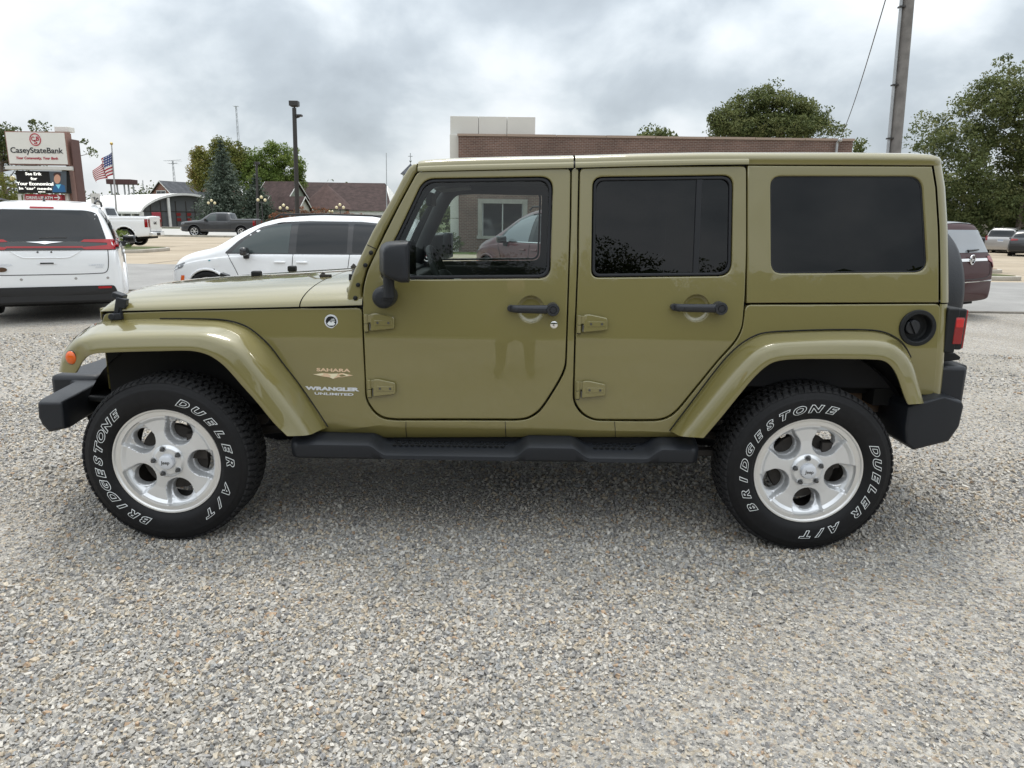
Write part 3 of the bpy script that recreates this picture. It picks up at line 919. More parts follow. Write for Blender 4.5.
# ================================================================== buildings
def brick_mat(name, c1, c2, mortar, sx=1.0):
    m = bpy.data.materials.new(name); m.use_nodes = True
    nt = m.node_tree; b = nt.nodes['Principled BSDF']
    b.inputs['Roughness'].default_value = 0.85
    tc = nt.nodes.new('ShaderNodeTexCoord')
    se = nt.nodes.new('ShaderNodeSeparateXYZ'); nt.links.new(tc.outputs['Object'], se.inputs[0])
    ad = nt.nodes.new('ShaderNodeMath'); nt.links.new(se.outputs[0], ad.inputs[0]); nt.links.new(se.outputs[1], ad.inputs[1])
    cb = nt.nodes.new('ShaderNodeCombineXYZ'); nt.links.new(ad.outputs[0], cb.inputs[0]); nt.links.new(se.outputs[2], cb.inputs[1])
    bt = nt.nodes.new('ShaderNodeTexBrick')
    bt.inputs['Color1'].default_value, bt.inputs['Color2'].default_value, bt.inputs['Mortar'].default_value = (*c1, 1), (*c2, 1), (*mortar, 1)
    bt.inputs['Scale'].default_value = 1.0
    bt.inputs['Brick Width'].default_value, bt.inputs['Row Height'].default_value, bt.inputs['Mortar Size'].default_value = 0.22 * sx, 0.075 * sx, 0.010 * sx
    bt.inputs['Mortar Smooth'].default_value = 0.3
    nt.links.new(cb.outputs[0], bt.inputs['Vector'])
    nz = nt.nodes.new('ShaderNodeTexNoise'); nz.inputs['Scale'].default_value = 0.8; nz.inputs['Detail'].default_value = 6
    nt.links.new(tc.outputs['Object'], nz.inputs['Vector'])
    mr = nt.nodes.new('ShaderNodeMapRange'); mr.inputs[1].default_value, mr.inputs[2].default_value, mr.inputs[3].default_value, mr.inputs[4].default_value = 0.3, 0.7, 0.8, 1.2
    nt.links.new(nz.outputs['Fac'], mr.inputs[0])
    sv = nt.nodes.new('ShaderNodeVectorMath'); sv.operation = 'SCALE'
    nt.links.new(bt.outputs['Color'], sv.inputs[0]); nt.links.new(mr.outputs[0], sv.inputs['Scale'])
    nt.links.new(sv.outputs[0], b.inputs['Base Color'])
    bp = nt.nodes.new('ShaderNodeBump'); bp.inputs['Strength'].default_value = 0.5; bp.inputs['Distance'].default_value = 0.01
    nt.links.new(bt.outputs['Fac'], bp.inputs['Height']); bp.invert = True
    nt.links.new(bp.outputs[0], b.inputs['Normal'])
    return m
M['brick'] = brick_mat('brown_brick', (0.105, 0.058, 0.047), (0.15, 0.083, 0.065), (0.24, 0.20, 0.17))
M['red_brick'] = brick_mat('red_brick', (0.24, 0.085, 0.06), (0.30, 0.11, 0.075), (0.36, 0.30, 0.26))
M['panel'] = mat('white_metal_panel', (0.60, 0.59, 0.55), 0.5, var=0.04, vscale=0.7)
M['stone'] = noisy_mat('pale_stone', (0.42, 0.40, 0.36), (0.52, 0.50, 0.46), 2, 0.85, 30, 0.08, 0.1)
M['dark_glass'] = mat('dark_window_glass', (0.012, 0.015, 0.018), 0.06, 0, 0.0, spec=0.8)
M['frame'] = mat('bronze_frame', (0.045, 0.038, 0.032), 0.5)
M['white_trim'] = mat('white_trim_paint', (0.74, 0.73, 0.70), 0.5, var=0.05, vscale=2)
M['shingle_brown'] = noisy_mat('brown_shingles', (0.036, 0.024, 0.022), (0.066, 0.043, 0.04), 1.5, 0.95, 14, 0.3, 0.3)
M['shingle_grey'] = noisy_mat('grey_shingles', (0.06, 0.063, 0.07), (0.10, 0.105, 0.115), 1.5, 0.95, 14, 0.3, 0.3)
M['green_siding'] = mat('pale_green_siding', (0.24, 0.27, 0.22), 0.7, var=0.06, vscale=3)
M['pole_dark'] = mat('dark_bronze_pole', (0.03, 0.027, 0.025), 0.45)
M['galv'] = mat('galvanised_steel', (0.42, 0.43, 0.44), 0.45, 0.6, var=0.1, vscale=4)
M['globe'] = mat('cream_globe', (0.62, 0.53, 0.30), 0.25, 0, 0.6)

# brown brick building behind the hero car
Yb = 31.0
L0, L1 = at(458.5, 165, Yb).x, at(853, 143, Yb).x
zt = (at(458.5, 137.5, Yb).z + at(854, 139.5, Yb).z) / 2
bz = gz(0, Yb) - 0.02
bld = empty('brick_building', ((L0 + L1) / 2, Yb, bz), 0, 'long low brown brick building with a white panel box, behind the parked SUV', 'building')
def P_(o):  # world -> local for parts of an unrotated empty
    return Matrix.Translation(-o.location)
BM = P_(bld)
w0, w1 = at(482, 220, Yb).x, at(523, 220, Yb).x
wz1, wz0 = at(500, 203.5, Yb).z, at(500, 236, Yb).z
ww = w1 - w0
wins = [(w0 + k * (ww * 2.35), w0 + k * (ww * 2.35) + ww) for k in range(4)]
outer = [(L0, bz), (L1, bz), (L1, zt), (L0, zt)]
holes = [[(a, wz0), (b, wz0), (b, wz1), (a, wz1)] for a, b in wins if b < L1 - 1]
me = curve_mesh([outer] + holes, 0.30, 0.0)
map_mesh(me, lambda x, z, d: (x, Yb + 0.15 - d, z))
link('brick_front', me, M['brick'], bld, mpi=BM)
mb = MB(); mb.box2((L0, Yb + 0.302, bz), (L1, Yb + 14, zt - 0.10))
obj('brick_block', mb, M['brick'], bld, mpi=BM)
mb = MB()
for k in range(8):
    xa, xb = L0 - 0.06 + (L1 - L0 + 0.12) * k / 8, L0 - 0.06 + (L1 - L0 + 0.12) * (k + 1) / 8
    mb.box2((xa + 0.012, Yb - 0.05, zt + 0.002), (xb - 0.012, Yb + 14.05, zt + 0.10 + 0.008 * (k % 2)))
pieces('roof_coping', mb, mat('tan_coping', (0.33, 0.25, 0.20), 0.6), bld, mpi=BM)
for (a, b) in wins:
    if b > L1 - 1: continue
    mb = MB()
    t = 0.20
    mb.box2((a - t, Yb - 0.03, wz1), (b + t, Yb + 0.08, wz1 + t)); mb.box2((a - t - 0.05, Yb - 0.07, wz0 - 0.14), (b + t + 0.05, Yb + 0.10, wz0))
    mb.box2((a - t, Yb - 0.03, wz0 + 0.002), (a, Yb + 0.08, wz1 - 0.002)); mb.box2((b, Yb - 0.03, wz0 + 0.002), (b + t, Yb + 0.08, wz1 - 0.002))
    wf = obj('window', mb, noisy_mat('weathered_stone', (0.27, 0.255, 0.235), (0.35, 0.335, 0.31), 2, 0.85, 30, 0.08, 0.1), bld, mpi=BM)
    mb = MB()
    mb.box2((a, Yb + 0.16, wz0), (b, Yb + 0.18, wz1))
    pieces('pane', mb, M['dark_glass'], wf)
    mb = MB()
    for x in (a + 0.03, (a + b) / 2, b - 0.03):
        mb.box2((x - 0.03, Yb + 0.10, wz0), (x + 0.03, Yb + 0.158, wz1))
    pieces('mullion', mb, M['galv'], wf)
ta, tb = at(450.5, 200, Yb + 0.6).x, at(534, 200, Yb + 0.6).x
tz = at(490, 116.5, Yb + 0.6).z
mb = MB()
np_ = 3
for k in range(np_):
    xa, xb = ta + (tb - ta) * k / np_, ta + (tb - ta) * (k + 1) / np_
    mb.box2((xa + 0.01, Yb + 0.6, zt + 0.12), (xb - 0.01, Yb + 3.5, tz))
for z0_, z1_ in ((bz, bz + 1.6), (bz + 1.62, bz + 3.3), (bz + 3.32, zt + 0.1)):
    mb.box2((ta + 0.01, Yb + 0.3, z0_), (L0 - 0.01, Yb + 3.5, z1_))
pieces('white_panel', mb, M['panel'], bld, 0.008, mpi=BM)
mb = MB(); mb.box2((L1 - 3.5, Yb + 1.6, zt + 0.1), (L1 - 9.0, Yb + 2.4, zt + 0.22))
obj('roof_vent', mb, M['galv'], bld, mpi=BM)
sheet('lawn_strip', L0 - 3, L1 + 3, Yb - 2.6, Yb - 0.1, 0.02, noisy_mat('lawn', (0.07, 0.10, 0.025), (0.13, 0.15, 0.05), 3, 0.95, 40, 0.3, 0.4))
# two clipped shrubs by its entrance
for k, (u, lab) in enumerate(((440, 'dark rounded shrub left of the white entrance column'), (449, 'small dark shrub at the foot of the white entrance column'))):
    p = at(u, 250, Yb - 1.0)
    h = 1.3 if k == 0 else 0.9
    bush('entrance_shrub', lab, (p.x, Yb - 1.0 + 1.6 * (1 - k), bz), [(0, 0, h * 0.55, 0.62, 0.6, h * 0.55)], M['leaf_dark'], 70, 28, 0.14, 0.08, 80 + k, cat='shrub')

# arched bank with a white vault
Ya = 96.0
c = at(186, 226, Ya)
bank = empty('arched_bank', (c.x, Ya, -0.12), R(-41), 'white bank with a vaulted roof and glazed arched front', 'building')
Wd, Ht, Hs, Lb = 6.2, 4.55, 2.3, 24.0
def arch_pts(w, zs, zt_, n=24):
    return [(-w + 2 * w * k / n, zs + (zt_ - zs) * (1 - ((2 * k / n) - 1) ** 2) ** 0.72) for k in range(n + 1)]
mb = MB()
o_, i_ = arch_pts(Wd, Hs - 0.3, Ht), arch_pts(Wd - 0.05, Hs - 0.55, Ht - 0.28)
for x0_, x1_ in ((-Lb, 0.9),):
    mb.loft([[(x, y, z) for y, z in o_] for x in (x0_, x1_)])
    mb.loft([[(x, y, z) for y, z in i_] for x in (x0_, x1_)])
mb.loft([[(0.9, y, z) for y, z in o_], [(0.9, y, z) for y, z in i_]])
mb.loft([[(-Lb, y, z) for y, z in o_], [(-Lb, y, z) for y, z in i_]])
for sg in (-1, 1):
    mb.box2((-Lb, sg * (Wd - 0.1), Hs - 0.55), (0.9, sg * (Wd + 0.35), Hs - 0.28))
obj('roof', mb, M['white_trim'], bank, 0, 40)
mb = MB()
for y in (-Wd + 0.2, Wd - 0.2):
    mb.box2((0.55, y - 0.25, 0), (0.85, y + 0.25, Hs - 0.3))
for y in (-2.4, 2.4):
    z = Hs - 0.5 + (Ht - 0.2 - Hs + 0.3) * (1 - (y / Wd) ** 2) ** 0.72
    mb.box2((0.55, y - 0.14, 0), (0.82, y + 0.14, z))
for k in range(6):
    x = -1.5 - 3.2 * k
    mb.box2((x - 0.2, -Wd - 0.22, 0), (x + 0.2, -Wd + 0.1, Hs - 0.5))
pieces('column', mb, M['white_trim'], bank)
mb = MB()
mb.prism([(0.0, y, z) for y, z in ([(Wd - 0.4, 0)] + [(y * 0.94, z - 0.05) for y, z in reversed(i_)] + [(-Wd + 0.4, 0)])], (-0.15, 0, 0))
mb.box2((-Lb + 0.2, -Wd + 0.25, 0), (-0.2, Wd - 0.25, Hs - 0.4))
bw_ = obj('glazed_wall', mb, mat('grey_glazing', (0.12, 0.125, 0.13), 0.3), bank)
mb = MB()
for y in (-4.5, -3.2, -1.2, 0.2, 1.4, 3.4, 4.8):
    mb.box2((0.002, y - 0.05, 0), (0.06, y + 0.05, Hs + 1.2))
mb.box2((0.002, -Wd + 0.6, 2.05), (0.05, Wd - 0.6, 2.15))
pieces('mullion', mb, M['frame'], bw_)
mb = MB()
for y in (-0.9, 0.55):
    for z in (0.85, 1.55):
        mb.box2((0.03, y - 0.28, z), (0.07, y + 0.28, z + 0.4))
pieces('door_notice', mb, mat('red_notice', (0.22, 0.02, 0.02), 0.5), bw_)
mb = MB(); mb.box2((-0.5, -Wd - 0.5, -0.05), (2.4, Wd + 0.5, 0.12))
obj('step', mb, M['kerb'], bank)
# sign beside the bank's front
p = at(156.5, 216, 90)
sg = empty('red_sign', (p.x, 90, -0.1), R(-8), 'red sign board with white lettering in front of the arched bank', 'sign')
mb = MB(); mb.box2((-0.62, -0.06, 0.75), (0.62, 0.06, 1.95)); obj('board', mb, mat('sign_red', (0.30, 0.02, 0.035), 0.45), sg, 0.02)
mb = MB()
for x in (-0.5, 0.5): mb.box2((x - 0.05, -0.04, -0.2), (x + 0.05, 0.04, 0.75))
obj('post', mb, M['galv'], sg)
tm = text_mesh('CaseyStateBank', 0.17, 0, 0.002, 0.01)
map_mesh(tm, lambda x, y, z: (x, -0.066 - z, y + 1.42)); link('lettering', tm, M['white_ink'], sg)

# gabled brick house behind the bank
def gable_house(name, label, loc, rz, w, d, h, rh, wall, roof, gablemat=None, over=0.35):
    o = empty(name, loc, rz, label, 'building')
    mb = MB(); mb.box2((-w / 2, -d / 2, -0.4), (w / 2, d / 2, h)); obj('wall', mb, wall, o)
    mb = MB()
    for sy in (-1, 1):
        y = sy * d / 2
        mb.prism([(-w / 2, y, h), (w / 2, y, h), (0, y, h + rh)], (0, -sy * 0.2, 0))
    obj('gable', mb, gablemat or wall, o)
    mb = MB()
    for sx in (-1, 1):
        a = Vector((0, 0, h + rh + 0.12)); b_ = Vector((sx * (w / 2 + over), 0, h - over * rh / (w / 2) + 0.12))
        mb.add([(a.x, -d / 2 - over, a.z), (a.x, d / 2 + over, a.z), (b_.x, d / 2 + over, b_.z), (b_.x, -d / 2 - over, b_.z),
                (a.x, -d / 2 - over, a.z - 0.16), (a.x, d / 2 + over, a.z - 0.16), (b_.x, d / 2 + over, b_.z - 0.16), (b_.x, -d / 2 - over, b_.z - 0.16)],
               [(0, 1, 2, 3), (7, 6, 5, 4), (0, 3, 7, 4), (1, 5, 6, 2), (3, 2, 6, 7), (0, 4, 5, 1)])
    r_ = obj('roof', mb, roof, o, 0, 0)
    mb = MB()
    for sx in (-1, 1):
        for sy in (-1, 1):
            y = sy * (d / 2 + over + 0.02)
            a = Vector((0, y, h + rh + 0.10)); b_ = Vector((sx * (w / 2 + over), y, h - over * rh / (w / 2) + 0.10))
            mb.prism([a, b_, b_ - Vector((0, 0, 0.16)), a - Vector((0, 0, 0.16))], (0, sy * 0.05, 0))
    obj('barge_board', mb, M['white_trim'], o, 0, 0)
    return o, r_
Yh = 128.0
p = at(176, 214, Yh)
zt_, ze_ = at(176, 181.5, Yh).z, at(176, 195, Yh).z
ho, hr = gable_house('brick_house', 'red brick house with a white-edged gable and grey roof, behind the bank', (p.x, Yh + 5, -0.1), R(-24), 5.6, 11, ze_ + 0.1, zt_ - ze_, M['red_brick'], M['shingle_grey'])
mb = MB(); mb.box2((1.0, 1.5, zt_ - 1.4), (2.2, 2.7, zt_ + 0.9)); mb.box2((0.94, 1.44, zt_ + 0.9), (2.26, 2.76, zt_ + 1.02)); obj('chimney', mb, M['red_brick'], ho)
mb = MB(); mb.box2((-1.2, -5.62, ze_ - 0.3), (1.2, -5.5, ze_ + 0.85)); wn_ = obj('window', mb, M['white_trim'], ho)
mb = MB(); mb.box2((-1.05, -5.66, ze_ - 0.2), (-0.06, -5.6, ze_ + 0.72)); mb.box2((0.06, -5.66, ze_ - 0.2), (1.05, -5.6, ze_ + 0.72)); pieces('pane', mb, M['dark_glass'], wn_)
# main wing of the house to the right with a brown roof behind
p = at(203, 214, 140)
gable_house('brown_roofed_house', 'dark brown roofed house between the brick house and the spruce', (p.x, 146, -0.1), R(80), 9, 9, 4.0, 4.2, M['red_brick'], M['shingle_brown'])

# church with brown roofs
Yc = 104.0
def cx_(u, v, Y): return at(u, v, Y)
ch = empty('church', (at(340, 214, Yc).x, Yc, -0.12), 0, 'church with broad brown shingle roofs and a cone-roofed apse', 'building')
CM = P_(ch)
a, b = cx_(296, 182, Yc + 14), cx_(385, 182, Yc + 14)
e0, e1 = cx_(296, 211, Yc + 4), cx_(386, 211, Yc + 4)
mb = MB()
mb.add([(a.x, Yc + 14, a.z), (b.x, Yc + 14, a.z), (e1.x + 1.0, Yc + 4, e1.z), (e0.x - 1, Yc + 4, e1.z), (b.x + 1.5, Yc + 24, e1.z), (a.x, Yc + 24, e1.z)], [(0, 1, 2, 3), (1, 0, 5, 4)])
obj('roof', mb, M['shingle_brown'], ch, 0, 0, mpi=CM)
mb = MB()
mb.box2((e0.x, Yc + 4.3, -0.4), (e1.x + 0.6, Yc + 23.5, e1.z - 0.02))
mb.prism([(e1.x + 0.6, Yc + 4.3, e1.z), (e1.x + 0.6, Yc + 23.5, e1.z), (b.x + 0.4, Yc + 14, a.z - 0.4)], (-0.2, 0, 0))
obj('wall', mb, M['white_trim'], ch, 0, 0, mpi=CM)
ap_ = cx_(326, 183.5, Yc + 6)
r_l, r_r = cx_(300, 209, Yc + 2).x, cx_(358, 209, Yc + 2).x
rb_ = (r_r - r_l) / 2
ez = cx_(326, 209, Yc + 2).z
mb = MB()
N = 20
ring0 = [(ap_.x + rb_ * math.cos(2 * math.pi * k / N), Yc + 6 + rb_ * math.sin(2 * math.pi * k / N), ez) for k in range(N)]
mb.loft([ring0, [(ap_.x + 0.05 * math.cos(2 * math.pi * k / N), Yc + 6 + 0.05 * math.sin(2 * math.pi * k / N), ap_.z) for k in range(N)]], True, True)
obj('apse_roof', mb, noisy_mat('brown_shingles_lighter', (0.062, 0.041, 0.037), (0.095, 0.062, 0.056), 1.5, 0.95, 14, 0.3, 0.3), ch, 0, 30, mpi=CM)
mb = MB(); mb.lathe([(0.001, ez - 0.02), (rb_ - 0.5, ez - 0.02), (rb_ - 0.5, -0.4)], (ap_.x, Yc + 6, 0), 'z', 20); obj('apse_wall', mb, M['stone'], ch, mpi=CM)
# green-gabled wing to its left
p = cx_(276, 214, Yc - 2)
gable_house('gabled_wing', 'brown roofed house with a pale green gable, left of the church', (p.x - 0.2, Yc + 2, -0.1), R(77), 5.4, 4.8, cx_(278, 197, Yc).z + 0.1, cx_(278, 181.5, Yc).z - cx_(278, 197, Yc).z, M['green_siding'], M['shingle_brown'])
p = cx_(286, 214, Yc - 6)
gable_house('low_annex', 'low brown roofed annex with a small gable, in front of the church', (p.x, Yc - 5, -0.1), R(74), 3.0, 5.0, cx_(284, 208, Yc - 6).z + 0.1, 1.5, M['stone'], M['shingle_brown'])
# bell turret
Yq = 118.0
p = at(411, 190, Yq)
tu = empty('bell_turret', (p.x, Yq, -0.1), 0, 'white bell turret with a grey pyramid roof, just above the windscreen frame', 'turret')
z0_, z1_, z2_, z3_ = at(411, 215, Yq).z, at(411, 174, Yq).z, at(411, 163.5, Yq).z, at(411, 152.5, Yq).z
mb = MB(); mb.box2((-1.15, -1.15, -0.2), (1.15, 1.15, z1_ + 0.1)); obj('shaft', mb, M['white_trim'], tu)
mb = MB(); mb.add([(-1.5, -1.5, z1_), (1.5, -1.5, z1_), (1.5, 1.5, z1_), (-1.5, 1.5, z1_), (0, 0, z2_ + 0.1)], [(0, 1, 4), (1, 2, 4), (2, 3, 4), (3, 0, 4), (3, 2, 1, 0)]); obj('roof', mb, M['shingle_grey'], tu, 0, 0)
mb = MB(); mb.tube([(0, 0, z2_), (0, 0, z3_)], 0.07, 6); mb.ball((0, 0, z2_ + 0.5), 0.2); mb.box((0, 0, z3_ - 0.5), (0.7, 0.08, 0.1)); obj('finial', mb, M['galv'], tu)

# drive-through canopy frame behind the bank
Yd = 120.0
a, b = at(110, 182, Yd), at(134, 182, Yd)
cp = empty('flat_canopy', ((a.x + b.x) / 2, Yd, -0.1), 0, 'brown flat canopy on thin posts, above the bank roof', 'canopy')
w = (b.x - a.x) / 2
zc_ = at(122, 182, Yd).z
mb = MB(); mb.box2((-w, -1.2, zc_ - 0.3), (w, 1.2, zc_ + 0.5)); obj('roof', mb, mat('dark_red_fascia', (0.075, 0.03, 0.028), 0.6), cp)
for fx in (-0.95, -0.45, 0.15, 0.5, 0.9):
    mb = MB(); mb.box2((fx * w - 0.09, -0.1, -0.3), (fx * w + 0.09, 0.1, zc_ - 0.3)); obj('post', mb, M['galv'], cp)

# ================================================================== the bank's pylon sign
Ys = 30.0
s0 = at(40, 214, Ys)
py = empty('bank_sign', (s0.x, Ys, 0), 0, 'tall bank pylon sign with a lit message screen and red drive-up panel', 'sign')
PM = P_(py)
def pb(name, u0, v0, u1, v1, y0, y1, m, parent=None, bevel=0.0):
    p, q = at(u0, v0, Ys + min(y0, y1)), at(u1, v1, Ys + min(y0, y1))
    mb = MB(); mb.box2((p.x, Ys + y0, p.z), (q.x, Ys + y1, q.z))
    return obj(name, mb, m, parent or py, bevel, mpi=PM if parent is None else None)
M['sign_brown'] = mat('brown_cladding', (0.105, 0.052, 0.045), 0.6, var=0.06, vscale=3)
M['sign_tan'] = mat('reddish_cladding', (0.26, 0.145, 0.115), 0.6, var=0.05, vscale=3)
M['sign_face'] = mat('cream_sign_face', (0.72, 0.71, 0.67), 0.4, var=0.02, vscale=2)
col = pb('column', 70, 139, 80.5, 216, -0.25, 0.35, M['sign_brown'], None, 0.01)
pb('column_back', 62, 132.5, 74.5, 216, 0.1, 0.6, M['sign_tan'], None, 0.01)
pb('column_cap', 54, 126.5, 69, 131.8, 0.15, 0.6, M['sign_face'], None, 0.01)
pb('support', 61.5, 168, 70.5, 216, -0.05, 0.098, M['sign_face'])
fr_ = pb('sign_frame', 4.2, 131, 69.5, 165.3, -0.30, 0.05, M['sign_tan'], None, 0.01)
fc_ = pb('sign_face', 5.2, 132, 67.8, 164.3, -0.33, -0.302, M['sign_face'], fr_)
pb('ledge', 4.5, 165.6, 71.5, 170.2, -0.42, 0.095, mat('white_ledge', (0.6, 0.6, 0.58), 0.5), None, 0.01)
sc_ = pb('message_screen', 15.2, 170.6, 67.4, 193.4, -0.30, 0.05, M['black'], None, 0.01)
rp_ = pb('drive_up_panel', 24.8, 194, 62.4, 203.6, -0.22, 0.05, mat('sign_red_face', (0.33, 0.022, 0.035), 0.4), None, 0.005)
for k, u in enumerate((18.0, 23.0)):
    pb('leg', u, 193.8, u + 2.6, 216, -0.15, 0.05, M['white_trim'])
def ptext(body, u, v, wpx, hpx, y, m, parent, bold=0.0, shear=0.0, name='lettering'):
    me = text_mesh(body, 1.0, shear, bold, 0.5)
    n = len(me.vertices); co = np.empty(n * 3); me.vertices.foreach_get('co', co); co = co.reshape(-1, 3)
    lo, hi = co.min(0), co.max(0)
    p, q = at(u - wpx / 2, v - hpx / 2, Ys + y), at(u + wpx / 2, v + hpx / 2, Ys + y)
    x0, x1, z1, z0 = p.x, q.x, p.z, q.z
    new = np.stack([x0 + (co[:, 0] - lo[0]) / (hi[0] - lo[0]) * (x1 - x0), Ys + y - (co[:, 2] + 0.5) * 0.012, z0 + (co[:, 1] - lo[1]) / (hi[1] - lo[1]) * (z1 - z0)], 1)
    me.vertices.foreach_set('co', new.ravel()); me.update()
    return link(name, me, m, parent)
M['ink_dark'] = mat('dark_sign_ink', (0.022, 0.024, 0.028), 0.5)
M['ink_red'] = mat('red_sign_ink', (0.42, 0.03, 0.055), 0.5)
ptext('CaseyStateBank', 36.8, 151.2, 53.5, 8.2, -0.332, M['ink_dark'], fc_, 0.012)
ptext('Your Community, Your Bank', 37.3, 158.5, 42.5, 4.0, -0.332, M['ink_red'], fc_, 0.02, 0.2)
lx, lz = at(35.2, 139.6, Ys - 0.335), None
def logo_letter(ch_, du, dv, s_):
    ptext(ch_, 35.2 + du, 139.6 + dv, s_, s_ * 1.15, -0.336, M['ink_red'], fc_, 0.02, 0, 'emblem_letter')
logo_letter('C', -2.3, -0.8, 4.0); logo_letter('B', 2.4, -1.0, 3.6); logo_letter('S', 0.4, 2.3, 3.8)
mb = MB()
k_ = (Ys - CAM.y) / FPX
mb.tube([(lx.x + 5.0 * k_ * math.cos(2 * math.pi * k / 32), Ys - 0.338, lx.z + 5.3 * k_ * math.sin(2 * math.pi * k / 32)) for k in range(32)], 0.022, 6, False, True)
obj('emblem_ring', mb, M['ink_red'], fc_)
M['led'] = mat('lit_screen_white', (0.85, 0.85, 0.8), 0.5, emit=0.8)
for body, u, v, w_, h_ in (('See Erik', 33.5, 173.8, 16.5, 3.2), ('for', 34.0, 178.6, 7, 3.0), ('Your Economical', 35.0, 183.7, 37, 3.8), ("In 'car' needs", 35.5, 188.4, 33, 3.2), ('MEMBER FDIC', 42.0, 191.9, 7, 0.9)):
    ptext(body, u, v, w_, h_, -0.304, M['led'], sc_, 0.015)
ptext('DRIVE-UP ATM', 39.8, 197.8, 26.5, 3.3, -0.224, M['white_ink'], rp_, 0.015)
p, q = at(54.3, 197.6, Ys - 0.23), at(60, 197.6, Ys - 0.23)
mb = MB(); mb.box2((p.x, p.y - 0.01, p.z - 0.018), (q.x - 0.02, p.y + 0.008, p.z + 0.018))
for sgn in (-1, 1):
    mb.box((q.x - 0.05, p.y, p.z + sgn * 0.045), (0.15, 0.018, 0.036), Matrix.Rotation(R(42 * sgn), 3, 'Y'))
obj('arrow', mb, M['white_ink'], rp_)
# portrait on the screen: a flat picture made of lit shapes
def scr(name, pts, m, y):
    mb = MB(); mb.prism([(at(u, v, Ys + y).x, Ys + y, at(u, v, Ys + y).z) for u, v in pts], (0, 0.003, 0)); return obj(name, mb, m, sc_)
def ell(cu, cv, ru, rv, n=16): return [(cu + ru * math.cos(2 * math.pi * k / n), cv + rv * math.sin(2 * math.pi * k / n)) for k in range(n)]
E_ = lambda n, c, e: mat(n, c, 0.6, emit=e)
scr('screen_photo', [(49, 171.2), (66.4, 171.2), (66.6, 192.4), (52, 192.4)], E_('lit_grey', (0.035, 0.045, 0.055), 0.5), -0.303)
scr('screen_photo', [(52.5, 192.2), (53.5, 186.5), (56, 184.2), (60.5, 184), (64.5, 185.5), (65.8, 192.2)], E_('lit_blue', (0.01, 0.06, 0.14), 0.6), -0.305)
scr('screen_photo', [(55.5, 184.6), (60.8, 184.4), (58.6, 189)], E_('lit_pale_blue', (0.12, 0.38, 0.48), 0.5), -0.307)
scr('screen_photo', ell(57.2, 174.8, 3.9, 2.4), E_('lit_brown', (0.03, 0.012, 0.01), 0.4), -0.307)
scr('screen_photo', ell(57.2, 179.0, 3.3, 4.6), E_('lit_skin', (0.36, 0.2, 0.14), 0.35), -0.309)

# ================================================================== poles, flags, masts
# flagpole
Yf = 42.0
p = at(115.6, 214, Yf)
fp = empty('flagpole', (p.x, Yf, 0), 0, 'thin grey flagpole beside the bank sign', 'flagpole')
top = at(111.6, 145, Yf)
mb = MB(); mb.tube([(0, 0, 0), (top.x - p.x, 0, top.z)], [0.07, 0.035], 8); obj('pole', mb, M['galv'], fp)
mb = MB(); mb.ball((top.x - p.x, 0, top.z + 0.08), 0.09); obj('finial', mb, mat('gilt', (0.5, 0.36, 0.12), 0.3, 0.9), fp)
hang = [at(112.0, 151.0, Yf), at(113.6, 174, Yf)]
fly = [at(101.0, 163.5, Yf - 0.9), at(94.6, 172, Yf - 1.1), at(98.5, 181, Yf - 0.9)]
A_, B_ = hang
C_, D_ = at(95.0, 169.5, Yf - 1.0), at(98.2, 181.0, Yf - 1.0)
nu_, nv_ = 30, 26
vs, fs, ms = [], [], []
for i in range(nu_ + 1):
    u = i / nu_
    for j in range(nv_ + 1):
        v = j / nv_
        tp = A_.lerp(C_, u) + Vector((0, 0, -0.28 * math.sin(math.pi * u) * -0.3))
        bt_ = B_.lerp(D_, u) + Vector((0, 0, -0.05 * math.sin(math.pi * u)))
        q = tp.lerp(bt_, v)
        q = q + Vector((0.10 * math.sin(u * 9 + v * 2) * u, 0.28 * math.sin(u * 11 + v * 1.5) * (0.3 + u), 0.10 * math.sin(u * 10 + 1.0) * u))
        vs.append(q)
for i in range(nu_):
    for j in range(nv_):
        fs.append((i * (nv_ + 1) + j, (i + 1) * (nv_ + 1) + j, (i + 1) * (nv_ + 1) + j + 1, i * (nv_ + 1) + j + 1))
        st = int(j * 13 / nv_)
        canton = i < nu_ * 0.4 and st < 7
        star = canton and (i % 2 == 1) and (j % 3 == 1)
        ms.append(2 if (canton and not star) else (1 if star or st % 2 else 0))
mb = MB(); mb.v, mb.f, mb.m = [tuple(v) for v in vs], fs, ms
fl = obj('flag', mb, [mat('flag_red', (0.36, 0.015, 0.03), 0.7), mat('flag_white', (0.72, 0.72, 0.72), 0.7), mat('flag_blue', (0.035, 0.06, 0.20), 0.7)], None, 0, 60, fix=False)
tag(fl, 'striped red, white and blue flag hanging from the thin flagpole', 'flag')
fl.modifiers.new('cloth', 'SOLIDIFY').thickness = 0.004
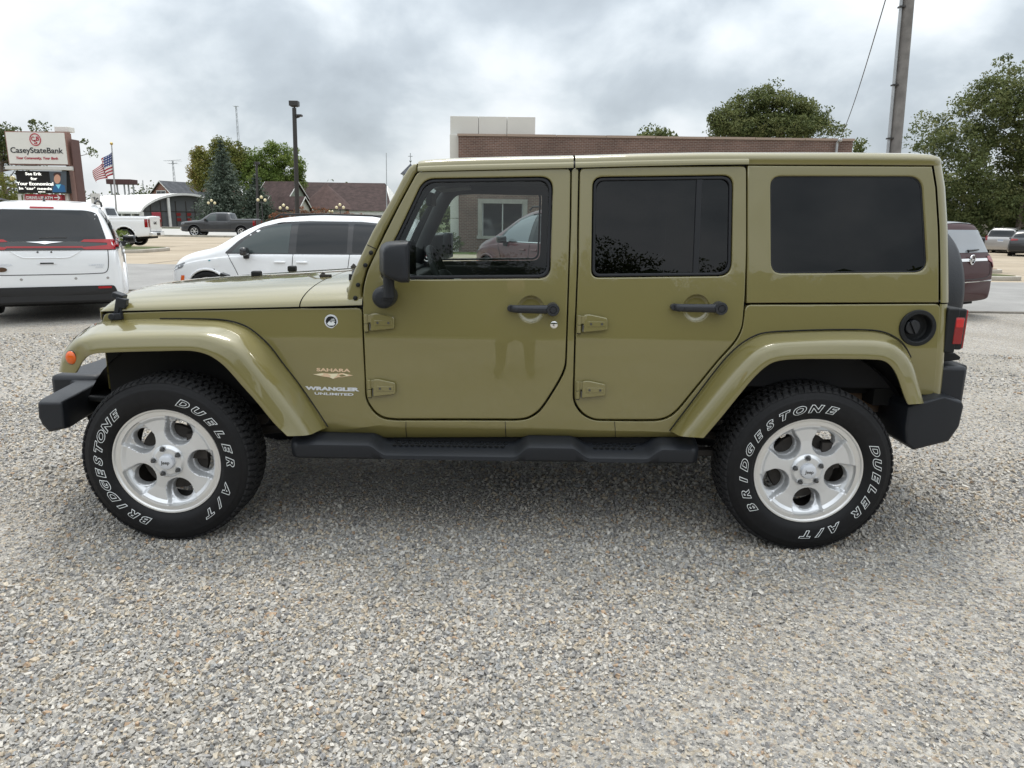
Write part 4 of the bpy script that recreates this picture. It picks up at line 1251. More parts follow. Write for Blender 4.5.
# tall parking-lot lamp
def lamp_post(Y, u0, v0, u1, v1, label, r_, heads, base_z=0.0):
    p, q = at(u0, v0, Y), at(u1, v1, Y)
    o = empty('lamp_post', (p.x, Y, base_z), 0, label, 'lamp post')
    mb = MB(); mb.tube([(0, 0, 0), (q.x - p.x, 0, q.z - base_z)], [r_, r_ * 0.85], 10); obj('pole', mb, M['pole_dark'], o)
    mb = MB(); mb.lathe([(0.001, 0.5), (r_ * 2, 0.5), (r_ * 2.2, 0)], (0, 0, 0), 'z', 16); obj('base', mb, M['kerb'], o)
    for (du, dv, w, h, d) in heads:
        c = at(u1 + du, v1 + dv, Y)
        mb = MB(); mb.box((c.x - p.x, 0, c.z - base_z), (w, d, h)); mb.box((c.x - p.x, 0, c.z - base_z - h * 0.55), (w * 0.75, d * 0.75, h * 0.2))
        hd = obj('lamp_head', mb, M['pole_dark'], o, 0.02)
        mb = MB(); mb.tube([(c.x - p.x, 0, c.z - base_z - h * 0.6), (q.x - p.x, 0, c.z - base_z - h * 1.4)], 0.05, 6); obj('bracket', mb, M['pole_dark'], hd)
    return o
lamp_post(38.0, 297.2, 222, 294.2, 108, 'tall dark parking-lot lamp post with a box head, behind the white minivan', 0.14, [(0.0, -4.4, 0.50, 0.27, 0.4), (5.2, 7.5, 0.30, 0.10, 0.3)])
lamp_post(74.0, 257.5, 224, 256.5, 164, 'dark lamp post with a small white head, in front of the spruces', 0.14, [(0.6, -1.0, 0.5, 0.22, 0.4)], -0.15)
# globe lamps
def globe_lamp(u, v, Y, n, label):
    p = at(u, v, Y)
    o = empty('globe_lamp', (p.x, Y, -0.14), 0, label, 'street lamp', 'cream globe lamps along the far street')
    h = p.z + 0.14
    mb = MB(); mb.tube([(0, 0, 0), (0, 0, h - 0.15)], [0.07, 0.045], 8); mb.lathe([(0.001, 0.4), (0.12, 0.4), (0.16, 0)], (0, 0, 0), 'z', 12); obj('post', mb, M['pole_dark'], o)
    for k in range(n):
        x = (k - (n - 1) / 2) * 0.36
        z = h + (0.28 if n == 3 and k == 1 else 0.0)
        mb = MB(); mb.ball((x, 0, z), 0.155, 14, 10); g_ = obj('globe', mb, M['globe'], o, 0, 60)
        mb = MB(); mb.tube([(0, 0, h - 0.25), (x, 0, z - 0.22)], 0.03, 6); obj('arm', mb, M['pole_dark'], g_)
for u, v, Y, n, lab in ((211.6, 203.0, 80, 3, 'three-globe street lamp in front of the arched bank'), (261.5, 200.0, 70, 3, 'three-globe street lamp beside the second lamp post'), (283.7, 208.0, 72, 3, 'cream globe street lamp left of the tall lamp post'),
                        (340.0, 207.5, 72, 3, 'three-globe street lamp in front of the church apse'), (331.0, 211.5, 90, 2, 'small low globe lamp left of the church lamp'), (12.6, 178.5, 40, 1, 'single cream globe lamp at the left edge of the message screen')):
    globe_lamp(u, v, Y, n, lab)
# roof antennas and radio masts
def mast(name, u, v0, v1, Y, label, cat, w, arms=()):
    p, q = at(u, v0, Y), at(u, v1, Y)
    o = empty(name, (p.x, Y, p.z), 0, label, cat)
    h = q.z - p.z
    mb = MB()
    for k in range(3):
        a = 2 * math.pi * k / 3
        mb.tube([(w * math.cos(a), w * math.sin(a), 0), (w * 0.5 * math.cos(a), w * 0.5 * math.sin(a), h)], 0.018 + w * 0.05, 5)
    n = max(4, int(h / 1.2))
    for i in range(n):
        for k in range(3):
            a, b_ = 2 * math.pi * k / 3, 2 * math.pi * (k + 1) / 3
            f0, f1 = 1 - 0.5 * i / n, 1 - 0.5 * (i + 1) / n
            mb.tube([(w * f0 * math.cos(a), w * f0 * math.sin(a), h * i / n), (w * f1 * math.cos(b_), w * f1 * math.sin(b_), h * (i + 1) / n)], 0.012 + w * 0.03, 4)
    obj('lattice', mb, M['galv'], o)
    for (fz, L) in arms:
        mb = MB(); mb.tube([(-L, 0, h * fz), (L, 0, h * fz + 0.15 * L)], 0.035, 5)
        for t in (-0.9, -0.6, -0.3, 0.0, 0.3, 0.6, 0.9):
            mb.tube([(L * t, -0.6, h * fz), (L * t, 0.6, h * fz)], 0.02, 4)
        obj('antenna', mb, M['galv'], o)
mast('house_aerial', 174.5, 182, 160.5, 126, 'lattice aerial mast with cross arms over the brick house', 'aerial', 0.22, ((0.98, 1.5), (0.86, 0.8)))
mast('radio_mast', 239.0, 150, 106, 150, 'thin lattice radio mast above the turning tree', 'mast', 0.28, ((0.99, 0.5),))
mast('far_mast', 144.0, 194, 180, 190, 'faint distant mast above the bank roof', 'mast', 0.2)
p = at(386.5, 214, 90)
mb = MB(); q = at(386.3, 153, 90); mb.tube([(p.x, 90, -0.2), (q.x, 90, q.z)], [0.07, 0.045], 8)
tag(obj('bare_flagpole', mb, M['galv']), 'bare thin pole standing beside the church', 'pole')
# pedestrian-style white road sign
p = at(96.5, 206, 36)
rs = empty('road_sign', (p.x, 36, 0), 0, 'square white road sign with black arrows, behind the white minivan', 'sign')
z1_, z0_ = at(96.5, 193.4, 36).z, at(96.5, 205.2, 36).z
mb = MB(); mb.box2((-0.25, -0.02, z0_), (0.25, 0.0, z1_)); bd = obj('board', mb, mat('sign_white', (0.62, 0.62, 0.6), 0.5), rs)
mb = MB(); mb.tube([(0, 0.03, 0), (0, 0.03, z1_)], 0.03, 8); obj('post', mb, M['galv'], rs)
mb = MB()
zc_ = (z0_ + z1_) / 2
for (x, z, a) in ((-0.08, zc_ + 0.06, 35), (0.07, zc_ + 0.03, -30), (-0.02, zc_ - 0.07, 50), (0.09, zc_ - 0.1, 20)):
    mb.box((x, -0.024, z), (0.15, 0.006, 0.045), Matrix.Rotation(R(a), 3, 'Y'))
    mb.box((x + 0.05, -0.024, z + 0.03), (0.08, 0.006, 0.05), Matrix.Rotation(R(a + 60), 3, 'Y'))
pieces('arrows', mb, M['ink_dark'], bd)
# utility pole with conduit and guy wire
Yu = 12.6
p = at(893.6, 158, Yu); q = at(908.5, -6, Yu)
zb = gz(p.x, Yu)
dirv = (q - p) / (q.z - p.z)
base = p - dirv * (p.z - zb + 0.2)
up = empty('utility_pole', (base.x, Yu, zb), 0, 'leaning weathered wooden utility pole with a grey conduit', 'utility pole')
M['wood_pole'] = mat('weathered_wood', (0.20, 0.185, 0.172), 0.9, var=0.25, vscale=5, bump=0.4, bscale=30)
ax_ = lambda z: (dirv.x * z, 0, z)
mb = MB(); mb.tube([ax_(-0.3), ax_(4), ax_(8.8)], [0.145, 0.13, 0.11], 20); obj('pole', mb, M['wood_pole'], up, 0, 60)
mb = MB(); off = Vector((-0.168, -0.04, 0)); mb.tube([Vector(ax_(0)) + off, Vector(ax_(8.6)) + off], 0.032, 12)
cd = obj('conduit', mb, M['galv'], up, 0, 60)
for k, z in enumerate((1.0, 2.5, 3.55, 4.65, 6.2)):
    mb = MB(); c = Vector(ax_(z)) + Vector((-0.15, -0.04, 0)); mb.box(c, (0.12, 0.12, 0.03)); obj('strap', mb, M['pole_dark'], cd)
mb = MB()
for sgn in (-1, 1):
    mb.box((dirv.x * 8.2 + sgn * 0.6, -0.2, 8.2), (1.1, 0.1, 0.12))
pieces('crossarm', mb, M['wood_pole'], up)
wa, wb = at(889, -12, 13.5), at(840, 139, 30.9)
mb = MB(); mb.tube([wa + (wb - wa) * (k / 20) + Vector((0, 0, -0.35 * math.sin(math.pi * k / 20))) for k in range(21)], 0.013, 6)
tag(obj('service_wire', mb, M['pole_dark']), 'dark service wire running down to the brick building roof corner', 'wire')
p = at(837.5, 145, 30.8)
mb = MB(); mb.tube([(p.x, 30.85, p.z - 0.35), (p.x, 30.85, p.z + 0.1), (p.x + 0.05, 30.72, p.z + 0.22)], 0.06, 8); mb.ball((p.x + 0.05, 30.7, p.z + 0.2), 0.10)
tag(obj('wire_anchor', mb, M['galv']), 'small grey wire anchor on the brick building wall', 'wire anchor')
# kerbed islands and the yellow kerb
def island(label, pts, Y, h=0.14, grass=True, name='kerb_island'):
    o = empty(name, (sum(x for x, y in pts) / len(pts), Y, gz(pts[0][0], Y)), 0, label, 'traffic island')
    cx, cy = o.location.x, o.location.y
    poly = rounded([(x - cx, y - cy) for x, y in pts], 0.8, 5)
    me = curve_mesh([poly], h, 0.02); map_mesh(me, lambda x, y, z: (x, y, z + h / 2 + 0.005)); link('kerb', me, M['kerb'], o)
    me = curve_mesh([inset(poly, 0.16)], 0.03, 0.0); map_mesh(me, lambda x, y, z: (x, y, z + h + 0.005)); link('planting', me, M['grass'] if grass else noisy_mat('mulch', (0.16, 0.10, 0.07), (0.26, 0.17, 0.12), 4, 1, 40, 0.3, 0.5), o)
    return o
x = at(1000, 270, 19.5).x
island('grassy kerb island beside the maroon minivan', [(x - 4.5, 19.2), (x + 0.9, 19.2), (x + 0.4, 20.6), (x - 4.5, 20.6)], 19.9)
x = at(998, 268, 23).x
island('mulched kerb island beyond the grassy one', [(x - 5, 23.0), (x + 0.5, 23.0), (x + 0.5, 26.5), (x - 5, 26.5)], 24.7, grass=False)
x = at(125, 249, 25.0).x
island('small kerbed planting bed beside the white minivan', [(x - 4, 25.2), (x + 0.4, 25.2), (x + 0.4, 28.5), (x - 4, 28.5)], 26.8)
mb = MB()
xa, xb = at(950, 250, 52).x, at(1120, 250, 52).x
n_ = 16
for k in range(n_):
    x0_, x1_ = xa + (xb - xa) * k / n_, xa + (xb - xa) * (k + 1) / n_ - 0.03
    mb.box2((x0_, 52.2, gz(x0_, 52) - 0.1), (x1_, 52.5, gz(x0_, 52) + 0.24))
tag(obj('painted_kerb', mb, mat('yellow_kerb_paint', (0.62, 0.40, 0.05), 0.7, var=0.15, vscale=1.5)), 'yellow painted kerb along the back of the concrete lot', 'kerb')
mb = MB()
for k in range(40):
    x = -60 + 3 * k
    mb.box2((x, 52.2, gz(x, 52) - 0.1), (x + 2.97, 52.5, gz(x, 52) + 0.14))
    if x > xa - 4: break
tag(obj('lot_kerb', mb, M['kerb']), 'plain concrete kerb along the far edge of the tan lot', 'kerb')
# low tan building beyond the parked cars at the right
p = at(975, 228, 74)
o = empty('low_building', (p.x, 76, -0.2), 0, 'low tan building half hidden behind the big tree', 'building')
mb = MB(); mb.box2((-7, -4, 0), (9, 5, 3.1)); obj('wall', mb, mat('tan_siding', (0.36, 0.32, 0.27), 0.8, var=0.05, vscale=1), o)
mb = MB(); mb.prism([(-7.4, -4.4, 3.1), (9.4, -4.4, 3.1), (9.4, 0.5, 4.6), (-7.4, 0.5, 4.6)], (0, 0, 0.15)); mb.prism([(-7.4, 0.52, 4.6), (9.4, 0.52, 4.6), (9.4, 5.4, 3.1), (-7.4, 5.4, 3.1)], (0, 0, 0.15)); obj('roof', mb, M['shingle_grey'], o, 0, 0)
# ================================================================== the green off-road vehicle
JL = Vector((1.47, 0, 0))
jeep = empty('off_road_vehicle', JL, 0, 'olive green four-door off-road SUV with white-lettered tyres, side on across the gravel', 'car')
JM = Matrix.Translation(-JL)
def bw(x, z):
    """half width of the body at a place on its side"""
    w = 0.790
    if z > 0.95: w -= 0.115 * (z - 0.95) ** 1.1
    if z < 0.536: w -= 0.7 * (0.536 - z)
    if x < 0.80: w -= 0.150 * ((0.80 - x) / 1.2) ** 1.15
    return w
def on_side(u, v, off=0.0):
    Y = -0.78
    for _ in range(8):
        p = at(u, v, Y)
        Y = -(bw(p.x, p.z) + off)
    return (p.x, p.z)
def S(pts, off=0.0):
    return [on_side(u, v, off) for u, v in pts]
BOTH = (1, -1)
def side_panel(outlines, depth, bevel, side=1, off=0.0, wfn=bw, step=0.07, res=2):
    me = curve_mesh(outlines, depth, bevel, res)
    xs = [p[0] for p in outlines[0]]
    zs = [p[1] for p in outlines[0]]
    cut_grid(me, frange(min(xs), max(xs), 0.1) if min(xs) < 0.85 else [], frange(min(zs), max(zs), step))
    n = len(me.vertices)
    co = np.empty(n * 3); me.vertices.foreach_get('co', co)
    dz = co.reshape(-1, 3)[:, 2].copy()
    h = depth / 2
    inner = [i for i, p in enumerate(me.polygons) if all(dz[v] < h * 0.2 for v in p.vertices)]
    def fn(x, z, d):
        y = -(wfn(x, z) + off + d - h)
        return (x, y * side, z)
    map_mesh(me, fn, side < 0)
    for i in inner:
        me.polygons[i].material_index = 1
    me.shade_smooth()
    me.set_sharp_from_angle(angle=R(50))
    me['flat_skin'] = 1
    return me
def jp(name, mb_or_me, mats, parent=None, bevel=0.0, smooth=35.0, label=None):
    """a part of the vehicle: parent None means the vehicle itself, otherwise a sub-part"""
    me = mb_or_me if not isinstance(mb_or_me, MB) else mb_or_me.mesh(name, smooth)
    o = link(name, me, mats, parent or jeep, bevel, 2, JM if parent is None else None)
    if label: o['label'] = label
    return o
PT = [M['paint'], M['trim']]

# -------- body side (tub): fender side, sill, pillars, rear quarter
tub_px = [(104, 313.3), (180, 310.9), (299, 308.4), (361.8, 307.9), (362.4, 331), (363.1, 350), (364.7, 379), (365.4, 397.5), (368, 405), (374.4, 413.9), (382.5, 419.2),
          (393.8, 420.8), (460, 420.8), (519, 421), (529.2, 419.2), (538.8, 413.4), (545.1, 405.4), (556.1, 388.2), (563.2, 375.5), (566.5, 366.7), (567.5, 338), (568.7, 299),
          (569.9, 260), (571.0, 228), (571.8, 168.4), (578.5, 168.2), (577.3, 228), (577.2, 260), (575.7, 299), (574.4, 333.4), (573.2, 380), (573.0, 401), (577.3, 410),
          (584, 416.6), (594.6, 421.1), (640, 421.6), (658.8, 421.4), (669.7, 418.2), (678.4, 411), (718.9, 361), (728.4, 351), (737.9, 339.9), (742.8, 328.6), (744.2, 319),
          (745.8, 304.9), (820, 304.7), (940.5, 304.0), (939.9, 320), (938, 347), (936.4, 371), (934.0, 394.5), (925, 395.5), (908, 392), (900, 368), (884, 352), (860, 347), (790, 347),
          (765, 353), (745, 374), (710, 416), (694, 437.2), (500, 437.3), (318, 437.2), (298, 415), (268, 374), (250, 350), (236, 338), (200, 334), (112, 335), (101, 327)]
_fx, _fz = on_side(917.2, 328)
fuel_hole = [(_fx + 0.064 * math.cos(2 * math.pi * k / 32), _fz + 0.064 * math.sin(2 * math.pi * k / 32)) for k in range(32)]
for s in BOTH:
    jp('body_side', side_panel([rounded(S(tub_px), 0.025, 3), fuel_hole], 0.035, 0.004, s), PT)
# seams in the sill
for s in BOTH:
    for u in (406, 505.2, 614.5):
        a, b = on_side(u, 421.5), on_side(u + 0.8, 437.5)
        mb = MB()
        pr = []
        for k in range(7):
            t = k / 6
            x, z = a[0] + (b[0] - a[0]) * t, a[1] + (b[1] - a[1]) * t
            y = bw(x, z) + 0.0006
            pr.append([(x - 0.0016, -y * s, z), (x + 0.0016, -y * s, z)])
        jp('sill_seam', mb.loft(pr), M['black'])

# -------- doors
fd = [(378, 249.6), (399.6, 206.2), (418.2, 171.7), (500, 170.0), (570.1, 168.5), (569.2, 228), (568.2, 260), (566.9, 299), (565.7, 338), (564.6, 364.5), (561.2, 374.3), (554.2, 386.8),
      (543.3, 403.8), (537, 411.4), (528, 417), (518.8, 418.6), (460, 418.4), (394, 418.4), (383.4, 416.7), (375.8, 411.8), (369.6, 403.2), (367, 396.5), (366.1, 379), (365, 350), (364.2, 331), (363.2, 306), (363.9, 288), (367.8, 271.8)]
fw_o = [(384, 279.2), (383, 266), (397.5, 238), (420.8, 188), (431, 179.4), (543.5, 177.6), (551.8, 187.8), (550, 262), (546.6, 276.2), (540, 277.6), (392, 279.4)]
fd_win = [(380.5, 280), (380.5, 265), (396.5, 236), (423.6, 178.6), (553.2, 176.5), (550.2, 278.6)]
rd = [(580.4, 168.4), (644, 166.9), (745.8, 166.2), (745.9, 250), (744.3, 297), (742.4, 318.8), (741.1, 327.6), (736.2, 338.4), (727, 349.2), (717.6, 359.5), (676.9, 409.2), (668.5, 416),
      (658.5, 419), (640, 419.2), (595, 419), (585.3, 414.5), (579.2, 408.2), (575, 400.2), (575.1, 380), (576.3, 333.4), (577.6, 299), (579.1, 260), (579.3, 228)]
rd_win = [(592.6, 177.0), (733.4, 175.0), (731.6, 276.2), (591.2, 277.8)]
WIN_R = {'f': [0.03, 0.02, 0.05, 0.05, 0.06, 0.05], 'r': [0.045, 0.05, 0.06, 0.035]}
def disc_on_side(x, z, r, off, depth, s, n=28):
    mb = MB()
    y = bw(x, z) + off
    mb.lathe([(0.0005, 0), (r * 0.9, 0), (r, 0.12 * depth), (r, depth), (0.0005, depth)], (x, 0, z), 'y', n)
    mb.v = [(p[0], (-(y) + p[1]) * s, p[2]) for p in mb.v]
    return mb
def dish_hole(u0, ur, v):
    x, z = on_side((u0 + ur) / 2, v + 0.6)
    return [(x + 0.0585 * math.cos(2 * math.pi * k / 32), z + 0.0585 * math.sin(2 * math.pi * k / 32)) for k in range(32)]
def handle(door, u0, u1, v, ur, s):
    x0, z = on_side(u0, v, 0.03)
    x1, _ = on_side(u1, v, 0.03)
    xr, _ = on_side(ur, v, 0.03)
    xd, zd_ = on_side((u0 + ur) / 2, v + 0.6, 0.0)
    # round finger dish pressed into the door skin: a ring with a dark lower hollow
    mb = MB()
    y = bw(xd, zd_)
    prof = [(0.062, -0.006), (0.0575, -0.0075), (0.053, -0.013), (0.045, -0.0185), (0.03, -0.021), (0.0006, -0.022)]
    mb.lathe([(r_, -h) for r_, h in prof], (xd, 0, zd_), 'y', 40)
    mb.v = [(p[0], (p[1] * 1.0 - (bw(p[0], p[2]) + 0.0005)) * s, p[2]) for p in mb.v]
    jp('handle_dish', mb, M['paint'], door)
    # bar with a recessed face and a round push button at the rear
    yb = -(bw(x0, z) + 0.018)
    mb = MB()
    pts = [(x0 + 0.004, yb + 0.004), (x0 + 0.02, yb - 0.018), (x0 + 0.06, yb - 0.026), (xr - 0.05, yb - 0.027), (xr, yb - 0.026)]
    rings = []
    for i, (x, y_) in enumerate(spline([(a, b, 0) for a, b in pts], 14)[k].to_2d() for k in range(14)):
        h = 0.0165 + 0.004 * (i / 13)
        ring = []
        for k in range(12):
            a = 2 * math.pi * k / 12
            cx_, cz_ = math.cos(a), math.sin(a)
            ring.append((x, (y_ + 0.012 * cx_) * s, z + h * cz_))
        rings.append(ring)
    mb.loft(rings, True, True)
    mb.box(((x0 + xr) / 2 + 0.006, (yb - 0.0395) * s, z + 0.0005), ((xr - x0) * 0.62, 0.004, 0.013))
    for xx in (x0 + 0.006, xr):
        mb.tube([(xx, (yb + 0.03) * s, z), (xx, (yb - 0.01) * s, z)], 0.014, 12)
    h = jp('handle', mb, M['handle_black'], door, 0.0015)
    mb = MB()
    mb.lathe([(0.0005, -0.046), (0.013, -0.046), (0.014, -0.043), (0.0165, -0.043), (0.017, -0.048), (0.027, -0.047), (0.029, -0.04), (0.0285, 0.01)], (xr, yb + 0.004, z), 'y', 28)
    mb.v = [(p[0], p[1] * s, p[2]) for p in mb.v]
    jp('handle_button', mb, M['handle_black'], door)
def hinge(door, u0, v0, u1, v1, s):
    (x0, z1), (x1, z0) = on_side(u0, v0, 0.01), on_side(u1, v1, 0.01)
    w, h = x1 - x0, z1 - z0
    def P(a, b): return (x0 + a * w, z0 + b * h)
    plate = [P(0.22, 0.02), P(0.98, 0.17), P(1.0, 0.26), P(1.0, 0.72), P(0.97, 0.82), P(0.42, 1.0), P(0.24, 0.97)]
    me = curve_mesh([rounded(plate, 0.006, 2)], 0.014, 0.004, 2)
    map_mesh(me, lambda x, z, d: (x, -(bw(x, z) + d + 0.013) * s, z), s < 0)
    me.shade_smooth(); me.set_sharp_from_angle(angle=R(40))
    hg = jp('hinge', me, M['paint'], door)
    mb = MB()
    xb = x0 + 0.09 * w
    yb = bw(xb, z0) + 0.010
    mb.tube([(xb, -yb * s, z0 - 0.02 * h), (xb, -yb * s, z0 + 0.40 * h)], 0.0105, 14)
    mb.tube([(xb, -yb * s, z0 + 0.43 * h), (xb, -yb * s, z0 + 0.93 * h)], 0.0105, 14)
    mb.box((x0 + 0.2 * w, -(yb - 0.002) * s, z0 + 0.70 * h), (0.26 * w, 0.012, 0.42 * h))
    rec = [P(0.36, 0.34), P(0.93, 0.36), P(0.93, 0.62), P(0.36, 0.62)]
    r3 = [(x, -(bw(x, z) + 0.0185) * s, z) for x, z in rec]
    mb.prism(r3, (0, -0.0035 * s, 0))
    jp('hinge_knuckle', mb, M['paint'], hg, 0.0012)
    mb = MB()
    for a in (0.47, 0.82):
        x, z = P(a, 0.49)
        mb.tube([(x, -(bw(x, z) + 0.018) * s, z), (x, -(bw(x, z) + 0.0238) * s, z)], 0.0055, 8)
    mb.box((x0 + 0.22 * w, -(bw(x0, z0) + 0.012) * s, z0 + 0.24 * h), (0.045 * w, 0.012, 0.36 * h))
    jp('hinge_bolts', mb, M['steel'], hg)
    mb = MB()
    mb.tube([(xb, -yb * s, z0 - 0.06 * h), (xb, -yb * s, z0 - 0.0 * h)], 0.009, 12)
    jp('hinge_pin', mb, M['black'], hg)
def door_window(door, win, radii, gl, s, bar=None):
    w2 = S(win, -0.006)
    ol = rounded(inset(w2, 0.004), radii, 6)
    il = rounded(inset(w2, 0.017), [max(0.012, r_ - 0.010) for r_ in radii], 6)
    fr = jp('window_frame', side_panel([ol, il], 0.022, 0.004, s, -0.005), M['gasket'], door)
    if bar:
        x0, x1 = on_side(bar[0], 220)[0], on_side(bar[1], 220)[0]
        za, zb = min(p[1] for p in il) - 0.004, max(p[1] for p in il) + 0.004
        me = side_panel([[(x0, za), (x1, za), (x1, zb), (x0, zb)]], 0.018, 0.003, s, -0.008)
        jp('window_divider', me, M['gasket'], door)
    gm = curve_mesh([rounded(inset(w2, 0.018), radii, 6)], 0.0, 0.0)
    zs = [p[1] for p in w2]
    cut_grid(gm, [], frange(min(zs), max(zs), 0.05))
    map_mesh(gm, lambda x, z, d: (x, -(bw(x, z) - 0.016) * s, z), s < 0)
    gm.shade_smooth()
    jp('window_pane', gm, gl, door)
for s in BOTH:
    d = jp('front_door', side_panel([rounded(inset(S(fd), -0.0022), 0.025, 3), rounded(S(fd_win), WIN_R['f'], 6), dish_hole(509, 552.8, 308.6)], 0.045, 0.006, s, 0.001, res=3), PT)
    door_window(d, fd_win, WIN_R['f'], M['glass_clear'], s)
    handle(d, 509, 559, 308.6, 552.8, s)
    hinge(d, 363.4, 313, 394.5, 331.5, s)
    hinge(d, 366.4, 378.6, 396, 397, s)
    x, z = on_side(554, 324.8)
    if s == 1:
        k = jp('key_lock', disc_on_side(x, z, 0.0165, 0.003, 0.006, s), M['chrome'], d)
        mb = MB(); mb.box((x, -(bw(x, z) + 0.0035), z), (0.003, 0.002, 0.014))
        jp('key_slot', mb, M['steel'], k)
    # mirror on its stalk
    head = [at(u, v, -0.93) for u, v in [(381.2, 250), (383.2, 245), (388, 241.8), (396, 240.7), (407.5, 240.2), (408.6, 242), (408.9, 279), (408, 281.4), (400, 281.6), (391, 278.6), (383.5, 275.4), (381.2, 271)]]
    mb = MB()
    def mring(y, sc, sk=0.0):
        c = Vector((1.09, 0, 1.33))
        sk2 = sk + 0.26 * (-y - 0.95)
        return [(c.x + (p.x - c.x) * sc + sk2, y * s, c.z + (p.z - c.z) * sc) for p in head]
    mb.loft([mring(-1.06, 0.72, -0.01), mring(-1.055, 0.86, -0.005), mring(-1.03, 0.96), mring(-0.93, 1.0), mring(-0.87, 0.97), mring(-0.845, 0.86, 0.004), mring(-0.84, 0.74, 0.006)], True, True)
    mi = jp('mirror', mb, M['dark_plastic'], d, smooth=50)
    x1 = max(p.x for p in head)
    mg = MB()
    mg.box((x1 + 0.0005, -0.95 * s, 1.335), (0.004, 0.16, 0.14), Matrix.Rotation(R(14.5) * -s, 3, 'Z'))
    jp('mirror_glass', mg, M['mirror'], mi)
    mb = MB()
    p = at(389, 291, -0.90); q = at(388.5, 277, -0.905)
    mb.tube([(p.x, p.y * s, p.z - 0.03), (p.x, p.y * s, p.z), (q.x, q.y * s, q.z + 0.02)], [0.026, 0.025, 0.024], 16)
    c = at(384.8, 296.6, -0.83)
    mb.lathe([(0.0005, -0.068), (0.030, -0.064), (0.046, -0.05), (0.050, -0.03), (0.050, 0.05)], c, 'y', 32)
    mb.v = mb.v[:len(mb.v) - 32 * 5] + [(a, b * s, c_) for a, b, c_ in mb.v[-32 * 5:]]
    mb.box((p.x - 0.004, -0.875 * s, p.z - 0.02), (0.05, 0.06, 0.045))
    jp('mirror_arm', mb, M['dark_plastic'], mi, 0.004)
    d = jp('rear_door', side_panel([rounded(inset(S(rd), -0.0022), 0.025, 3), rounded(S(rd_win), WIN_R['r'], 6), dish_hole(673, 719.8, 307.4)], 0.045, 0.006, s, 0.001, res=3), PT)
    door_window(d, rd_win, WIN_R['r'], M['glass_dark'], s, (695.6, 701.4))
    handle(d, 673, 726.4, 307.4, 719.8, s)
    hinge(d, 576.4, 314, 607, 333, s)
    hinge(d, 575.4, 380.2, 605, 398.6, s)

# -------- windscreen frame, screen, cowl
ap = [(346.2, 306), (347, 290), (351.6, 275.4), (361.5, 253.4), (372.3, 231), (393, 195.6), (402.5, 177.2), (408.6, 167.4), (412.5, 164.0), (417.0, 163.2), (417.4, 171.2), (415.2, 173.6), (399.0, 203.4), (384.6, 231), (374.5, 253.4), (365.8, 270.8), (361.7, 287), (361.2, 306)]
for s in BOTH:
    o = jp('windscreen_pillar', side_panel([S(ap)], 0.075, 0.014, s, -0.002, res=3), PT)
    mb = MB()
    for u, v in [(371.0, 252.7), (365.3, 265.2), (358.0, 284.9), (355.3, 298)]:
        x, z = on_side(u, v)
        mb.lathe([(0.0005, -0.007), (0.006, -0.0065), (0.0095, -0.004), (0.010, 0.002)], (x, -bw(x, z), z), 'y', 14)
    mb.v = [(a, b * s, c) for a, b, c in mb.v]
    pieces('bolt', mb, M['black_plastic'], o)
    a, b = on_side(367, 244.8), on_side(376.4, 249.2)
    mb = MB(); mb.loft([[(a[0], -(bw(*a) - 0.0008) * s, a[1] + 0.002), (a[0], -(bw(*a) - 0.0008) * s, a[1] - 0.002)], [(b[0], -(bw(*b) - 0.0008) * s, b[1] + 0.002), (b[0], -(bw(*b) - 0.0008) * s, b[1] - 0.002)]])
    jp('pillar_seam', mb, M['black'], o)
w_lo, w_hi = Vector((0.875, 0, 1.19)), Vector((1.125, 0, 1.72))
mb = MB()
mb.box2((w_hi.x + 0.0, -0.66, w_hi.z - 0.03), (w_hi.x + 0.06, 0.66, w_hi.z + 0.018))
jp('windscreen_header', mb, M['paint'], None, 0.015)
mb = MB()
mb.box2((w_lo.x - 0.06, -0.72, w_lo.z - 0.08), (w_lo.x + 0.02, 0.72, w_lo.z))
jp('windscreen_base', mb, M['paint'], None, 0.012)
mb = MB()
mb.add([(w_lo.x - 0.02, -0.70, w_lo.z), (w_lo.x - 0.02, 0.70, w_lo.z), (w_hi.x - 0.02, 0.64, w_hi.z), (w_hi.x - 0.02, -0.64, w_hi.z)], [(0, 1, 2, 3)])
jp('windscreen', mb, M['glass_shield'])
# hood and cowl
def hood_z(x):
    t = (x + 0.42) / 1.32
    return 1.103 + 0.105 * t ** 0.8 if t > 0 else 1.103
def gap_z(x):
    t = (x + 0.363) / 0.965
    return 1.047 + 0.050 * t - 0.004 * max(0.0, t - 1)
def hood_w(x): return bw(x, 1.06) + 0.004
def hood_shell(x0f, x1f, n=30, m=40, lip=0.045):
    rings = []
    for i in range(n + 1):
        t = i / n
        ring = []
        for j in range(m + 1):
            v = -1 + 2 * j / m
            v = math.copysign(1 - (1 - abs(v)) ** 1.8, v)
            xf = x0f(v); x1 = x1f(v)
            x = xf + (x1 - xf) * (t ** 1.6)
            zt, zg = hood_z(x) + 0.018 * (1 - v * v), gap_z(x) + 0.003
            side = (1 - abs(v) ** 5.0) ** 0.55 if abs(v) < 1 else 0
            z = zg + (zt - zg) * side
            fr = max(0.0, 1 - t ** 1.6 * (x1 - xf) / 0.10)         # rolled front edge
            z -= (zt - 1.045) * (1 - math.sqrt(max(0, 1 - fr ** 2.6))) * side
            y = v * hood_w(x)
            ring.append((x, y, z))
        rings.append(ring)
    return rings
nose = lambda v: -0.375 - 0.075 * (1 - v * v)
x_seam = on_side(300.2, 306.5)[0]
seam_x = lambda v: x_seam + 0.05 * (1 - abs(v) ** 3)
mb = MB(); mb.loft(hood_shell(nose, lambda v: seam_x(v) - 0.003))
jp('hood', mb, M['paint'], None, 0, 60)
